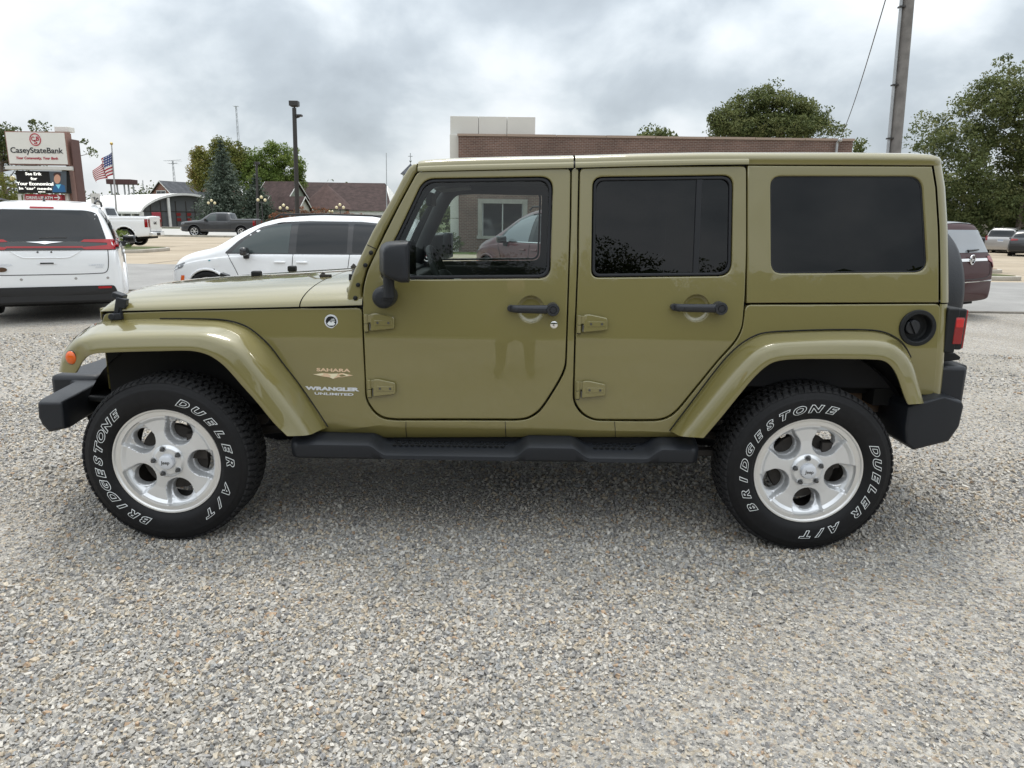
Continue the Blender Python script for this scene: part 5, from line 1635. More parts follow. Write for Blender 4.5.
mb = MB(); mb.loft(hood_shell(lambda v: seam_x(v) + 0.003, lambda v: 0.90, 8))
# keep the cowl flat at its front edge instead of rolled
mb.v = [(x, y, max(z, gap_z(x) + 0.003 + (hood_z(x) + 0.018 * (1 - (y / hood_w(x)) ** 2) - gap_z(x) - 0.003) * ((1 - min(1, abs(y / hood_w(x))) ** 5.0) ** 0.55))) for x, y, z in mb.v]
jp('cowl', mb, M['paint'], None, 0, 60)
mb = MB()
mb.box2((-0.386, -0.605, 0.60), (0.86, 0.605, 1.03))
mb.box2((-0.1, -0.66, 0.86), (0.86, 0.66, 1.06))
jp('engine_bay', mb, M['black'])
# hood latches, bumpers for the folded screen, washer nozzles, wipers
for s in BOTH:
    mb = MB()
    def lp(u, v, Y): p = at(u, v, Y); return (p.x, p.y * s, p.z)
    c1, c2, c3 = lp(119.5, 296, -0.625), lp(122.5, 303, -0.645), lp(117.5, 316.5, -0.655)
    mb.box(c1, (0.05, 0.05, 0.028), Matrix.Rotation(R(20), 3, 'Y'))
    mb.box(c2, (0.045, 0.03, 0.048), Matrix.Rotation(R(12), 3, 'Y'))
    mb.box((c2[0] - 0.02, c2[1], c2[2] - 0.012), (0.024, 0.028, 0.075), Matrix.Rotation(R(14), 3, 'Y'))
    mb.box(c3, (0.055, 0.04, 0.032), Matrix.Rotation(R(-8), 3, 'Y'))
    mb.tube([(c3[0] - 0.018, c3[1] - 0.022 * s, c3[2]), (c3[0] - 0.018, c3[1] + 0.02 * s, c3[2])], 0.017, 12)
    mb.box(((c2[0] + c3[0]) / 2 + 0.002, c2[1], (c2[2] + c3[2]) / 2), (0.022, 0.02, 0.06), Matrix.Rotation(R(10), 3, 'Y'))
    jp('hood_latch', mb, M['dark_plastic'], None, 0.004)
for (x, y) in ((0.15, 0.0), (0.17, 0.58)):
    mb = MB()
    z = hood_z(x) + 0.016 * (1 - (y / 0.75) ** 2)
    mb.box((x, y, z + 0.012), (0.05, 0.05, 0.036))
    jp('screen_bumper', mb, M['black_plastic'], None, 0.008)
for y in (-0.35, 0.35):
    mb = MB()
    z = hood_z(0.62) + 0.012
    mb.box((0.63, y, z + 0.006), (0.05, 0.03, 0.016))
    mb.tube([(0.60, y, z), (0.62, y, z + 0.022)], 0.01, 8)
    jp('washer_nozzle', mb, M['cast'], None, 0.003)
for y in (-0.5, 0.12):
    mb = MB()
    mb.tube([(0.80, y, 1.215), (0.78, y + 0.10, 1.235), (0.86, y + 0.30, 1.30)], 0.008, 8)
    mb.tube([(0.84, y + 0.0, 1.235), (0.905, y + 0.44, 1.345)], 0.006, 6)
    mb.lathe([(0.0005, 0.03), (0.02, 0.03), (0.022, 0)], (0.80, y, 1.20), 'z', 12)
    jp('wiper', mb, M['black_plastic'])
# grille with seven slots and round headlamps
mb = MB()
gx = -0.40
slots = [(-0.30 + 0.1 * k) for k in range(7)]
xs = [-0.62, -0.345] + [v for c in slots for v in (c - 0.034, c + 0.034)][0:0] + [0.345, 0.62]
mb.box2((gx, -0.60, 1.00), (gx + 0.011, 0.60, 1.06))
mb.box2((gx, -0.60, 0.66), (gx + 0.011, 0.60, 0.74))
mb.box2((gx, -0.60, 0.74), (gx + 0.011, -0.34, 1.00)); mb.box2((gx, 0.34, 0.74), (gx + 0.011, 0.60, 1.00))
for k in range(6):
    c = -0.25 + 0.1 * k
    mb.box2((gx, c - 0.016, 0.74), (gx + 0.011, c + 0.016, 1.00))
gr = jp('grille', mb, M['paint'], None, 0.006)
mb = MB(); mb.box2((gx + 0.010, -0.34, 0.72), (gx + 0.0135, 0.34, 1.01))
jp('grille_mesh', mb, M['black'], gr)
for s in BOTH:
    mb = MB(); mb.lathe([(0.0005, -0.03), (0.05, -0.025), (0.085, -0.01), (0.092, 0.0), (0.1, 0.0), (0.1, 0.03)], (gx, 0.47 * s, 0.90), 'x', 32)
    jp('headlight', mb, M['clear_lens'])

# -------- roof and hard top
x_split = on_side(574.4, 160)[0]
sil = [(416.6, 163.6), (419, 161.6), (424, 160.3), (436, 159.2), (460, 158.0), (500, 156.9), (574, 155.5), (640, 153.6), (700, 152.6), (850, 152.8), (900, 153.4), (915, 154.0), (926, 155.2), (933, 157.2), (938, 160.5)]
drp = [(417, 171.6), (500, 169.6), (574, 168.0), (640, 166.2), (700, 165.0), (748, 164.5), (850, 164.9), (932, 165.4), (940, 166)]
sil3 = [at(u, v, -0.60) for u, v in sil]
drp3 = [at(u, v, -0.705) for u, v in drp]
def interp(pts, x):
    if x <= pts[0].x: return pts[0].z
    for a, b in zip(pts, pts[1:]):
        if x <= b.x:
            return a.z + (b.z - a.z) * (x - a.x) / max(1e-6, b.x - a.x)
    return pts[-1].z
def roof_rings(x0, x1, n, groove=True, inset_=0.0):
    rings = []
    for i in range(n + 1):
        t = i / n
        t = 0.5 - 0.5 * math.cos(math.pi * t) if n > 12 else t
        x = x0 + (x1 - x0) * t
        ze, zd_ = interp(sil3, x) - inset_, interp(drp3, x) - inset_
        h = ze - zd_
        half = [(0.712, 0.002), (0.7145, 0.008), (0.714, 0.10 * 1), (0.712, 0.30), (0.707, 0.36), (0.704, 0.42), (0.7035, 0.45), (0.703, 0.48), (0.700, 0.60), (0.688, 0.80), (0.66, 0.925), (0.62, 0.985), (0.56, 1.03), (0.40, 1.12), (0.2, 1.20), (0.0, 1.23)] if groove else \
               [(0.700, 0.002), (0.702, 0.02), (0.7025, 0.10), (0.703, 0.30), (0.703, 0.36), (0.7028, 0.42), (0.7025, 0.45), (0.7022, 0.48), (0.699, 0.60), (0.688, 0.80), (0.66, 0.925), (0.62, 0.985), (0.56, 1.03), (0.40, 1.12), (0.2, 1.20), (0.0, 1.23)]
        ring = [(x, -(y - inset_), zd_ + f * h) for y, f in half] + [(x, y - inset_, zd_ + f * h) for y, f in reversed(half[:-1])]
        k_ = (x - x_s932) / 0.062
        sh = 0.062 * (1 - math.sqrt(max(0.0, 1 - min(1, k_) ** 2))) if k_ > 0 else 0.0
        ring = [(a, math.copysign(max(0.0, abs(b_) - sh), b_), c_) for a, b_, c_ in ring]
        rings.append(ring)
    return rings
x_s932 = on_side(932.5, 166)[0]
x_f = drp3[0].x + 0.004
mb = MB(); mb.loft(roof_rings(x_f, x_split - 0.004, 24), caps=False)
jp('front_roof_panel', mb, M['paint'], None, 0, 60)
x_lip = on_side(748, 164)[0]
x_end = x_s932 + 0.0615
mb = MB(); mb.loft(roof_rings(x_split + 0.004, x_lip, 14))
mb.loft(roof_rings(x_lip, x_end, 26, False))
jp('hard_top_roof', mb, M['paint'], None, 0, 60)
mb = MB(); mb.loft(roof_rings(x_f + 0.01, x_end - 0.02, 40, False, 0.022))
mb.loft(roof_rings(x_f + 0.03, x_end - 0.04, 10, False, 0.035))
jp('headliner', mb, M['trim'], None, 0, 60)
# lip end below the rear door's top corner, rear seam
for s in BOTH:
    ht = [(747.6, 165.3), (932.2, 166.2), (935.8, 187), (938.4, 227.5), (939.2, 260), (939.2, 302.6), (820, 302.9), (746.7, 303.2), (747.4, 260), (747.6, 220)]
    hw = [(770.6, 176.2), (922, 176.4), (927.6, 272.4), (771.4, 273.6)]
    rad = [0.05, 0.06, 0.06, 0.05]
    o = jp('hard_top_side', side_panel([S(ht), rounded(S(hw), rad, 7)], 0.04, 0.007, s, 0.0, res=3), PT)
    w2 = S(hw)
    me = curve_mesh([rounded(inset(w2, -0.002), rad, 7)], 0.004, 0.0)
    zs = [p[1] for p in w2]
    cut_grid(me, [], frange(min(zs), max(zs), 0.05))
    map_mesh(me, lambda x, z, d: (x, -(bw(x, z) - 0.012 + d) * s, z), s < 0)
    me.shade_smooth(); me.set_sharp_from_angle(angle=R(40))
    jp('quarter_window', me, M['glass_dark'], o)
    fr = jp('window_frame', side_panel([rounded(inset(w2, -0.001), rad, 7), rounded(inset(w2, 0.006), [r_ - 0.006 for r_ in rad], 7)], 0.012, 0.0015, s, -0.0075), M['gasket'], o)
    # rounded rear corners of hard top and tub
    for (pa, xo, nm) in (([(932.8, 163), (936.6, 187), (939.2, 227.5), (940.0, 260), (940.1, 302.8)], 0.062, 'hard_top_corner'), ([(940.9, 304.2), (940.3, 320), (938.4, 347), (936.8, 371), (934.4, 394.6)], 0.060, 'body_corner')):
        rings = []
        for (u, v) in pa:
            x, z = on_side(u, v)
            w = bw(x, z)
            gp = 0.0022 if nm == 'hard_top_corner' else -0.004
            w -= 0.0 if nm == 'hard_top_corner' else 0.001
            rings.append([(x + gp + xo * math.sin(a), -(w - xo + xo * math.cos(a)) * s, z) for a in [R(90 * k / 10) for k in range(11)]] + [(x + gp + xo, 0.0, z)])
        mb = MB(); mb.loft(rings)
        jp(nm, mb, M['paint'], None, 0, 40)
xr = on_side(940, 290)[0] + 0.064
mb = MB()
mb.box2((xr, -0.58, 1.24), (xr + 0.006, 0.58, 1.66))
jp('rear_window', mb, M['glass_dark'], None, 0.0)
mb = MB(); mb.box2((xr, -0.62, 0.70), (xr + 0.03, 0.62, 1.13))
tg = jp('tailgate', mb, M['paint'], None, 0.012)
# -------- spare wheel with soft cover
mb = MB()
prof = [(0.0005, 3.885), (0.20, 3.888), (0.33, 3.884), (0.375, 3.872), (0.398, 3.845), (0.405, 3.80), (0.404, 3.70), (0.395, 3.655), (0.36, 3.64), (0.0005, 3.64)]
mb.lathe(prof, (0, 0.02, 1.115), 'x', 64)
jp('spare_wheel_cover', mb, mat('grained_vinyl', (0.017, 0.019, 0.023), 0.55, bump=0.6, bscale=120), None, 0, 50)
# -------- tail lamps
for s in BOTH:
    x0 = on_side(942, 330)[0] + 0.022
    mb = MB(); mb.box2((x0, -0.775 * s, 0.93), (x0 + 0.055, -0.60 * s, 1.135)); mb.box2((x0 + 0.028, -0.772 * s, 0.945), (x0 + 0.088, -0.60 * s, 1.132))
    t = jp('tail_light', mb, M['black_plastic'], None, 0.008)
    mb = MB(); mb.box2((x0 + 0.038, -0.7775 * s, 0.972), (x0 + 0.078, -0.70 * s, 1.094))
    jp('tail_light_side_lens', mb, M['red_lens'], t, 0.003)
    mb = MB(); mb.box2((x0 + 0.040, -0.7785 * s, 1.048), (x0 + 0.076, -0.70 * s, 1.090))
    jp('tail_light_reflector', mb, M['red_bright'], t, 0.003)
    mb = MB(); mb.box2((x0 + 0.08, -0.768 * s, 0.95), (x0 + 0.096, -0.605 * s, 1.128))
    jp('tail_light_rear_lens', mb, M['red_lens'], t, 0.005)
mb = MB()
p = at(953, 358, -0.66)
mb.prism([at(u, v, -0.70) for u, v in [(940, 352), (955, 353), (961, 357), (960, 360), (951, 361), (940, 362)]], (0, 0.12, 0))
jp('lamp_bracket', mb, M['black_plastic'], None, 0.004)
# -------- fuel filler
x, z = on_side(917.2, 328)
mb = MB()
yy = -bw(x, z)
mb.lathe([(0.083, 0.002), (0.083, -0.006), (0.080, -0.010), (0.066, -0.011), (0.062, -0.007), (0.058, 0.028), (0.052, 0.034), (0.0005, 0.034)], (x, yy, z), 'y', 48)
ff = jp('fuel_filler', mb, M['black_plastic'])
mb = MB()
mb.lathe([(0.0005, 0.010), (0.030, 0.010), (0.034, 0.014), (0.034, 0.034)], (x - 0.012, yy, z + 0.002), 'y', 28)
mb.box((x - 0.012, yy + 0.006, z + 0.002), (0.014, 0.014, 0.062), Matrix.Rotation(R(-28), 3, 'Y'))
jp('fuel_cap', mb, M['handle_black'], ff, 0.002)
# -------- fender flares: lofted along the wheel opening (body edge, crest, lower lip, return)
def flare(A, B, C, yA, yB, yC, s, n=60, nose_in=None):
    A3 = [at(u, v, yA(i / (len(A) - 1))) for i, (u, v) in enumerate(A)]
    B3 = [at(u, v, yB(i / (len(B) - 1))) for i, (u, v) in enumerate(B)]
    C3 = [at(u, v, yC(i / (len(C) - 1))) for i, (u, v) in enumerate(C)]
    a, b, c = spline(A3, n), spline(B3, n), spline(C3, n)
    rings = []
    for p, q, r_ in zip(a, b, c):
        # soft shoulder between the top and the outer face
        e1 = q + (p - q) * 0.26
        e2 = q + (r_ - q) * 0.34
        arc = []
        for k in range(7):
            t = k / 6
            arc.append(e1 * (1 - t) ** 2 + q * 2 * t * (1 - t) + e2 * t * t)
        p_in = Vector((p.x, p.y + 0.02, p.z - 0.004))
        mid = p + (e1 - p) * 0.5 + Vector((0, 0, 0.003))
        lip = r_ + Vector((0, 0.012, 0.0))
        ins = r_ + (q - r_).normalized() * 0.012 + Vector((0, 0.030, 0))
        back = Vector((p.x, p.y + 0.01, p.z)) + (r_ - q) * 0.25
        ring = [p_in, p, mid] + arc + [e2 + (r_ - e2) * 0.5, e2 + (r_ - e2) * 0.94, r_ + Vector((0, 0.003, 0)), lip, ins, back]
        rings.append([(v.x, v.y * s, v.z) for v in ring])
    mb = MB()
    mb.loft(rings, True, True)
    return mb
fA = [(62, 366), (66, 350), (72, 341), (78.5, 334.5), (87, 328), (99.7, 322.3), (130, 319.7), (160, 319.2), (195, 319.3), (222.5, 320.4), (241, 324.6), (253.8, 331.8), (269.4, 345.8), (285, 366.5), (300, 385.8), (316, 409), (328, 427.5)]
fB = [(57.5, 372.2), (61, 357), (66.5, 347.8), (73, 341), (83, 337), (98, 334.6), (130, 333.5), (160, 333.0), (188, 333.2), (207, 334.7), (228.8, 342.3), (241, 350), (251, 361.2), (265.6, 380), (281, 400.6), (298, 422.5), (308, 435.6)]
fC = [(75.5, 373), (79, 367), (82, 361.5), (86, 357.5), (90.5, 355), (97, 353.5), (113, 352.5), (137, 351.7), (163, 351.2), (190, 351), (205, 354), (216, 359.7), (227, 369), (242, 386), (257, 402.8), (273.5, 423), (286.7, 436.2)]
rA = [(669.5, 431.3), (688, 407), (705, 384.4), (715, 371.3), (727, 357), (740, 345), (754, 336.6), (768, 332.8), (795, 331.2), (830, 330.2), (860, 330.2), (878, 331.4), (891, 335.4), (903, 344), (911, 358), (916, 373), (919.5, 388), (923, 402)]
rB = [(680.6, 436.5), (700, 413.6), (720, 390), (735, 372.8), (746, 361), (754.5, 353), (765, 347), (780, 343.3), (800, 341.6), (830, 340.3), (860, 340.3), (878, 341.2), (893, 345), (904, 352.4), (911.5, 362.5), (916.5, 375), (920.4, 389), (924.3, 403.5)]
rC = [(704, 438), (721, 418), (738, 397), (750, 382.5), (759, 373), (766, 367), (774, 362.5), (785, 360.2), (803, 359.3), (830, 359), (853, 359.2), (870, 359.5), (884, 361), (892, 367), (897.5, 376), (901.5, 387), (905, 397), (908.5, 404.5)]
for s in BOTH:
    f = jp('front_fender_flare', flare(fA, fB, fC, lambda t: -0.665 - 0.105 * min(1, max(0, (t - 0.25) / 0.6)), lambda t: -0.895 - 0.01 * math.sin(math.pi * t), lambda t: -0.93 + 0.02 * (1 - t) * (t < 0.2), s), M['paint'], smooth=55)
    mb = MB()
    c = at(71.2, 357.6, -0.905)
    mb.ball((c.x, c.y * s, c.z), (0.024, 0.016, 0.030), 20, 12)
    k = jp('side_marker', mb, M['amber'], f, 0, 60)
    mb = MB(); mb.ball((c.x, (c.y + 0.002) * s, c.z), (0.0265, 0.012, 0.0325), 20, 12)
    jp('marker_bezel', mb, M['black_plastic'], k, 0, 60)
    jp('rear_fender_flare', flare(rA, rB, rC, lambda t: -0.782, lambda t: -0.905 - 0.008 * math.sin(math.pi * t), lambda t: -0.935, s), M['paint'], smooth=55)
    # thin dark seam between each flare and the body
    for pts, nm in ((fA[7:], 'flare_seam'), (rA[:-3], 'flare_seam')):
        q = [on_side(u, v - 0.6) for u, v in pts]
        mb = MB()
        mb.tube([(p.x, -(bw(p.x, p.y) + 0.0005) * s, p.y) for p in [Vector((a[0], a[1])) for a in [(v[0], v[1]) for v in spline([(a[0], a[1], 0) for a in q], 50)]]], 0.0032, 6)
        jp(nm, mb, M['black'])
    # inner wheel housings
    for cx in (0.0, 2.947):
        mb = MB()
        rings = []
        for k in range(25):
            a = R(8 + 164 * k / 24)
            x, z = cx + 0.555 * math.cos(a), 0.40 + 0.545 * math.sin(a) * (1.0 if cx else 0.98)
            z = min(z, 0.925 if cx else 0.90)
            rings.append([(x, -(bw(x, z) - 0.03) * s, z), (x, -0.55 * s, z), (x, -0.36 * s, z - 0.03)])
        mb.loft(rings)
        jp('wheel_housing', mb, M['black_plastic'], None, 0, 60)

# -------- running boards
def lerp_tab(tab, x):
    for (a, b), (c, d) in zip(tab, tab[1:]):
        if x <= c:
            t = min(1.0, max(0.0, (x - a) / (c - a)))
            t = t * t * (3 - 2 * t)
            return b + (d - b) * t
    return tab[-1][1]
def ubx(u): return at(u, 445, -0.84).x
X0, X1 = ubx(290), ubx(700)
bumps = [(X0, 1), (ubx(369), 1), (ubx(388), 0), (ubx(513), 0), (ubx(530), 1), (ubx(570), 1), (ubx(590), 0), (ubx(644), 0), (ubx(662), 1), (X1, 1)]
for s in BOTH:
    rings = []
    nn = 260
    for i in range(nn + 1):
        x = X0 + (X1 - X0) * i / nn
        b = lerp_tab(bumps, x)
        e = min((x - X0), (X1 - x)) / 0.05
        e = 1.0 if e > 1 else math.sqrt(max(0.0, 1 - (1 - e) ** 2)) * 0.45 + 0.55
        zt, ze = 0.468 + 0.040 * b, 0.446 + 0.046 * b
        yo = -0.885
        ring = [(-0.70, 0.44), (-0.70, zt - 0.012), (-0.755, zt + 0.002), (-0.80 - 0.015 * (1 - b), zt), (-0.845, (zt + ze) / 2 - 0.004 * (1 - b)), (-0.874, ze + 0.001), (-0.8855, ze - 0.009), (yo - 0.003, ze - 0.026), (-0.882, 0.425), (-0.866, 0.412), (-0.80, 0.404), (-0.70, 0.410)]
        rings.append([(x, (-0.70 + (y + 0.70) * e) * s, 0.44 + (z - 0.44) * (0.6 + 0.4 * e)) for y, z in ring])
    mb = MB(); mb.loft(rings, True, True)
    rb = jp('running_board', mb, M['dark_plastic'], None, 0, 40)
    # raised tread pattern of small bars on the two low steps
    mb = MB()
    for (ua, ub_) in ((392, 510), (594, 640)):
        xa, xb = ubx(ua), ubx(ub_)
        for r_ in range(3):
            y = -0.772 - 0.026 * r_
            nx = int((xb - xa) / 0.028)
            for k in range(nx):
                x = xa + (k + 0.5 * (r_ % 2) + 0.3) * 0.028
                z = 0.4705 if y > -0.81 else 0.4675
                mb.box((x, y * s, z), (0.016, 0.012, 0.005), Matrix.Rotation(R(35 if r_ % 2 else -35), 3, 'Z'))
    jp('step_tread', mb, M['black_plastic'], rb)
    # brackets and underside
    mb = MB()
    for x in (0.75, 1.35, 1.95, 2.3):
        mb.box((x, -0.66 * s, 0.43), (0.05, 0.16, 0.03))
    mb.box2((X1 - 0.03, -0.72 * s, 0.40), (X1 + 0.18, -0.66 * s, 0.43))
    pieces('board_bracket', mb, M['cast'], jeep, 0.004, mpi=JM)

# -------- bumpers
def bump_section(y, xf, xb, z0, z1, r=0.014, tuck=0.0):
    return [(xf + r, y, z1), (xb, y, z1), (xb, y, z0 + 0.02), (xf + 0.04 + tuck, y, z0), (xf + 0.012, y, z0 + 0.035), (xf, y, (z0 + z1) / 2), (xf + r * 0.35, y, z1 - r * 0.8)]
ys = [0, 0.2, 0.38, 0.44, 0.50, 0.58, 0.66, 0.74, 0.80, 0.835, 0.85]
def fb(y):
    t = max(0.0, (y - 0.44) / 0.40)
    xf = -0.80 + 0.05 * (y / 0.44) ** 2 if y < 0.44 else -0.672 + 0.068 * t
    xb = -0.56 if y < 0.44 else -0.535 + 0.062 * t
    z0, z1 = 0.505, 0.662
    if y > 0.81:
        k = (y - 0.81) / 0.04
        xf += 0.012 * k * k; xb -= 0.010 * k * k; z1 -= 0.010 * k * k; z0 += 0.012 * k * k
    return (xf, xb, z0, z1)
secs = []
for y in [-v for v in reversed(ys)] + ys[1:]:
    secs.append(bump_section(y, *fb(abs(y))))
mb = MB(); mb.loft(secs, True, True)
fbp = jp('front_bumper', mb, M['dark_plastic'], None, 0.012, 40)
mb = MB()
mb.box2((-0.81, -0.415, 0.53), (-0.56, 0.415, 0.685))
jp('bumper_pad', mb, M['dark_plastic'], fbp, 0.025)
mb = MB()
for s in BOTH:
    mb.box2((-0.62, -0.46 * s, 0.50), (0.4, -0.38 * s, 0.62))
    mb.box2((-0.50, -0.62 * s, 0.60), (-0.30, -0.40 * s, 0.63))
pieces('frame_horn', mb, M['black_plastic'], jeep, 0.01, mpi=JM)
mb = MB()
def rb_end(y, g=0.0):
    o = [(3.374 + g, 0.693), (3.40, 0.715 - g), (3.53, 0.745), (3.612, 0.73 - g), (3.628 - g, 0.705), (3.622 - g, 0.61), (3.585 - g, 0.535 + g), (3.43, 0.492 + g), (3.385 + g, 0.525), (3.372 + g, 0.60)]
    return [(x, y, z) for x, z in o]
mb.loft([rb_end(-0.872, 0.012), rb_end(-0.866, 0.003), rb_end(-0.85), rb_end(-0.62), [(x + (0.12 if x > 3.5 else 0.16), y, z) for x, y, z in rb_end(-0.45)], [(x + (0.12 if x > 3.5 else 0.16), y, z) for x, y, z in rb_end(0.45)], rb_end(0.62), rb_end(0.85), rb_end(0.866, 0.003), rb_end(0.872, 0.012)], True, True)
rbp = jp('rear_bumper', mb, M['dark_plastic'], None, 0.004, 45)
mb = MB()
for s in BOTH:
    mb.box2((3.555, -0.745 * s, 0.68), (3.70, -0.50 * s, 0.862))
pieces('bumper_upper', mb, M['dark_plastic'], rbp, 0.018)
mb = MB()
for s in BOTH:
    mb.box2((3.69, -0.60 * s, 0.60), (3.792, -0.30 * s, 0.842))
pieces('bumper_step', mb, M['black_plastic'], rbp, 0.014)

# -------- wheels
def make_tyre():
    mb = MB()
    prof = [(0.244, -0.090), (0.249, -0.103), (0.253, -0.1085), (0.262, -0.1145), (0.268, -0.1205), (0.29, -0.1265), (0.32, -0.128), (0.340, -0.1255), (0.347, -0.1255), (0.350, -0.123), (0.356, -0.121), (0.374, -0.113), (0.3845, -0.103), (0.3875, -0.088), (0.3895, 0.0)]
    prof = prof + [(r_, -y) for r_, y in reversed(prof[:-1])]
    mb.lathe(prof, (0, 0, 0), 'y', 120)
    return mb
def make_tread():
    mb = MB()
    rnd = random.Random(3)
    N = 76
    def block(a0, a1, y0, y1, r0, r1, sk):
        vs = []
        for r_ in (r0, r1):
            g = 0.0 if r_ == r0 else 0.004
            for a, y, ss in ((a0, y0, 0), (a1, y0, 0), (a1, y1, sk), (a0, y1, sk)):
                aa = a + ss + (g / 0.39 if a == a0 else -g / 0.39)
                yy = y + (g * 0.6 if y == min(y0, y1) else -g * 0.6)
                rr = r_ - (0.012 if (abs(y) > 0.108 and r_ == r1) else 0)
                vs.append((rr * math.cos(aa), yy, rr * math.sin(aa)))
        mb.add(vs, [(3, 2, 1, 0), (4, 5, 6, 7), (0, 1, 5, 4), (1, 2, 6, 5), (2, 3, 7, 6), (3, 0, 4, 7)])
    for row, (y0, y1) in enumerate(((-0.1155, -0.076), (-0.071, -0.029), (-0.024, 0.024), (0.029, 0.071), (0.076, 0.1155))):
        for k in range(N):
            st = 2 * math.pi / N
            a = (k + 0.5 * (row % 2)) * st + rnd.uniform(-0.06, 0.06) * st
            f = 0.92 + 0.04 * (k % 3)
            d = 0.25 * st * (1 if row % 2 else -1)
            block(a, a + st * f * 0.9, y0, y1, 0.376, 0.3962, d)
    # shoulder ribs reaching down the sidewall
    for k in range(N):
        st = 2 * math.pi / N
        for sg in (-1, 1):
            if k % 2 == 0:
                a = k * st
                block(a, a + st * 0.7, sg * 0.104, sg * 0.1175, 0.358, 0.3815, 0)
    return mb
HR, HRAD = 0.0525, 0.151
def make_rim(phase):
    """the five-spoke face as a relief over the wheel disc, with five round windows"""
    nr, na = 64, 300
    r0, r1 = 0.012, 0.238
    holes = [phase + 2 * math.pi * k / 5 for k in range(5)]
    vs, fs, ms = [], [], []
    def depth(r_, a):
        x, y = r_ * math.cos(a), r_ * math.sin(a)
        d = 0.012 + 0.016 * max(0, 1 - r_ / 0.2) ** 1 * 0.2
        # raised boss
        d += -0.006 * max(0, min(1, (0.075 - r_) / 0.02))
        if r_ > 0.217:
            return 0.004 + 0.0 * r_
        d = 0.010
        d += 0.010 * (max(0.0, 1 - abs(r_ - 0.14) / 0.14))
        # hub boss
        t = min(1, max(0, (0.078 - r_) / 0.018)); t = t * t * (3 - 2 * t)
        d = d * (1 - t) + 0.004 * t
        # ring step
        t = min(1, max(0, (r_ - 0.196) / 0.014)); d = d * (1 - t) + 0.006 * t
        # scoops
        for h in holes:
            c, s_ = math.cos(h), math.sin(h)
            u, w = x * c + y * s_, -x * s_ + y * c
            if u < 0.03: continue
            uu = u - HRAD
            half = HR + 0.013 + max(0, uu) * 0.10
            # asymmetric: one edge of the scoop sweeps wide
            if w > 0: half += max(0, uu) * 0.05
            dist = math.hypot(min(0, uu), w) - half if uu < 0 else abs(w) - half
            t = min(1, max(0, -dist / 0.012)); t = t * t * (3 - 2 * t)
            if t > 0:
                fall = 0.042 - 0.028 * min(1, max(0, (uu + 0.02) / 0.095))
                d += fall * t
            break_ = False
        return d
    for i in range(nr + 1):
        r_ = r0 + (r1 - r0) * i / nr
        for k in range(na):
            a = 2 * math.pi * k / na
            vs.append((r_ * math.cos(a), depth(r_, a), r_ * math.sin(a)))
    for i in range(nr):
        rm = r0 + (r1 - r0) * (i + 0.5) / nr
        for k in range(na):
            am = 2 * math.pi * (k + 0.5) / na
            x, y = rm * math.cos(am), rm * math.sin(am)
            if any(math.hypot(x - HRAD * math.cos(h), y - HRAD * math.sin(h)) < HR for h in holes):
                continue
            l = (k + 1) % na
            fs.append((i * na + k, i * na + l, (i + 1) * na + l, (i + 1) * na + k))
            ms.append(1 if rm > 0.217 else 0)
    mb = MB(); mb.v, mb.f, mb.m = vs, fs, ms
    # outer flange; barrel coloured dark to stand for the shade inside
    mb.lathe([(0.238, 0.004), (0.243, -0.003), (0.249, -0.004), (0.2505, 0.002), (0.247, 0.010), (0.239, 0.016)], (0, 0, 0), 'y', 120, 1)
    mb.lathe([(0.239, 0.016), (0.236, 0.02), (0.222, 0.05), (0.218, 0.20), (0.235, 0.205), (0.25, 0.20)], (0, 0, 0), 'y', 80, 2)
    for h in holes:
        rings = []
        for k in range(40):
            a = 2 * math.pi * k / 40
            ring = []
            for (rr, off) in ((HR + 0.003, -0.001), (HR - 0.0005, 0.001), (HR - 0.0035, 0.010), (HR - 0.004, 0.035)):
                x, y = HRAD * math.cos(h) + rr * math.cos(a), HRAD * math.sin(h) + rr * math.sin(a)
                dd = depth(math.hypot(x, y), math.atan2(y, x))
                ring.append((x, dd + off, y))
            rings.append(ring)
        mb.loft(rings, False, False, True)
    return mb
def make_lugs(phase):
    mb = MB()
    for k in range(5):
        a = phase + 2 * math.pi * (k + 0.5) / 5
        x, z = 0.0615 * math.cos(a), 0.0615 * math.sin(a)
        mb.lathe([(0.0005, -0.017), (0.006, -0.016), (0.009, -0.011), (0.010, 0.006)], (x, 0.0, z), 'y', 6)
    return mb
def make_lug_seats(phase):
    mb = MB()
    for k in range(5):
        a = phase + 2 * math.pi * (k + 0.5) / 5
        x, z = 0.0615 * math.cos(a), 0.0615 * math.sin(a)
        mb.lathe([(0.010, 0.0035), (0.0145, 0.001), (0.0155, 0.0025), (0.0155, 0.008)], (x, 0.0, z), 'y', 20)
    return mb
def ring_text(body, a0, a1, rad, size, bold, lift):
    """capitals bent round the sidewall; tops point outwards, reading clockwise from angle a0 to a1"""
    out = []
    N = len(body)
    for i, c in enumerate(body):
        if c == ' ':
            continue
        me = text_mesh(c, size, 0.34, bold, 0.0006)
        cut_grid(me, frange(-0.03, 0.03, 0.007), frange(-0.03, 0.03, 0.012))
        a = a0 + (a1 - a0) * i / (N - 1)
        n = len(me.vertices)
        co = np.empty(n * 3); me.vertices.foreach_get('co', co); co = co.reshape(-1, 3)
        co[:, 0] *= 1.52
        r_ = rad + co[:, 1]
        ang = a - co[:, 0] / rad
        wall = np.interp(r_, [0.262, 0.268, 0.29, 0.32, 0.34], [0.1145, 0.1205, 0.1265, 0.128, 0.1255])
        new = np.stack([r_ * np.cos(ang), -(wall + lift + co[:, 2]), r_ * np.sin(ang)], 1)
        me.vertices.foreach_set('co', new.ravel())
        me.update()
        out.append(me)
    bm = bmesh.new()
    for me in out:
        bm.from_mesh(me)
        bpy.data.meshes.remove(me)
    res = bpy.data.meshes.new('lettering')
    bm.to_mesh(res); bm.free()
    return res
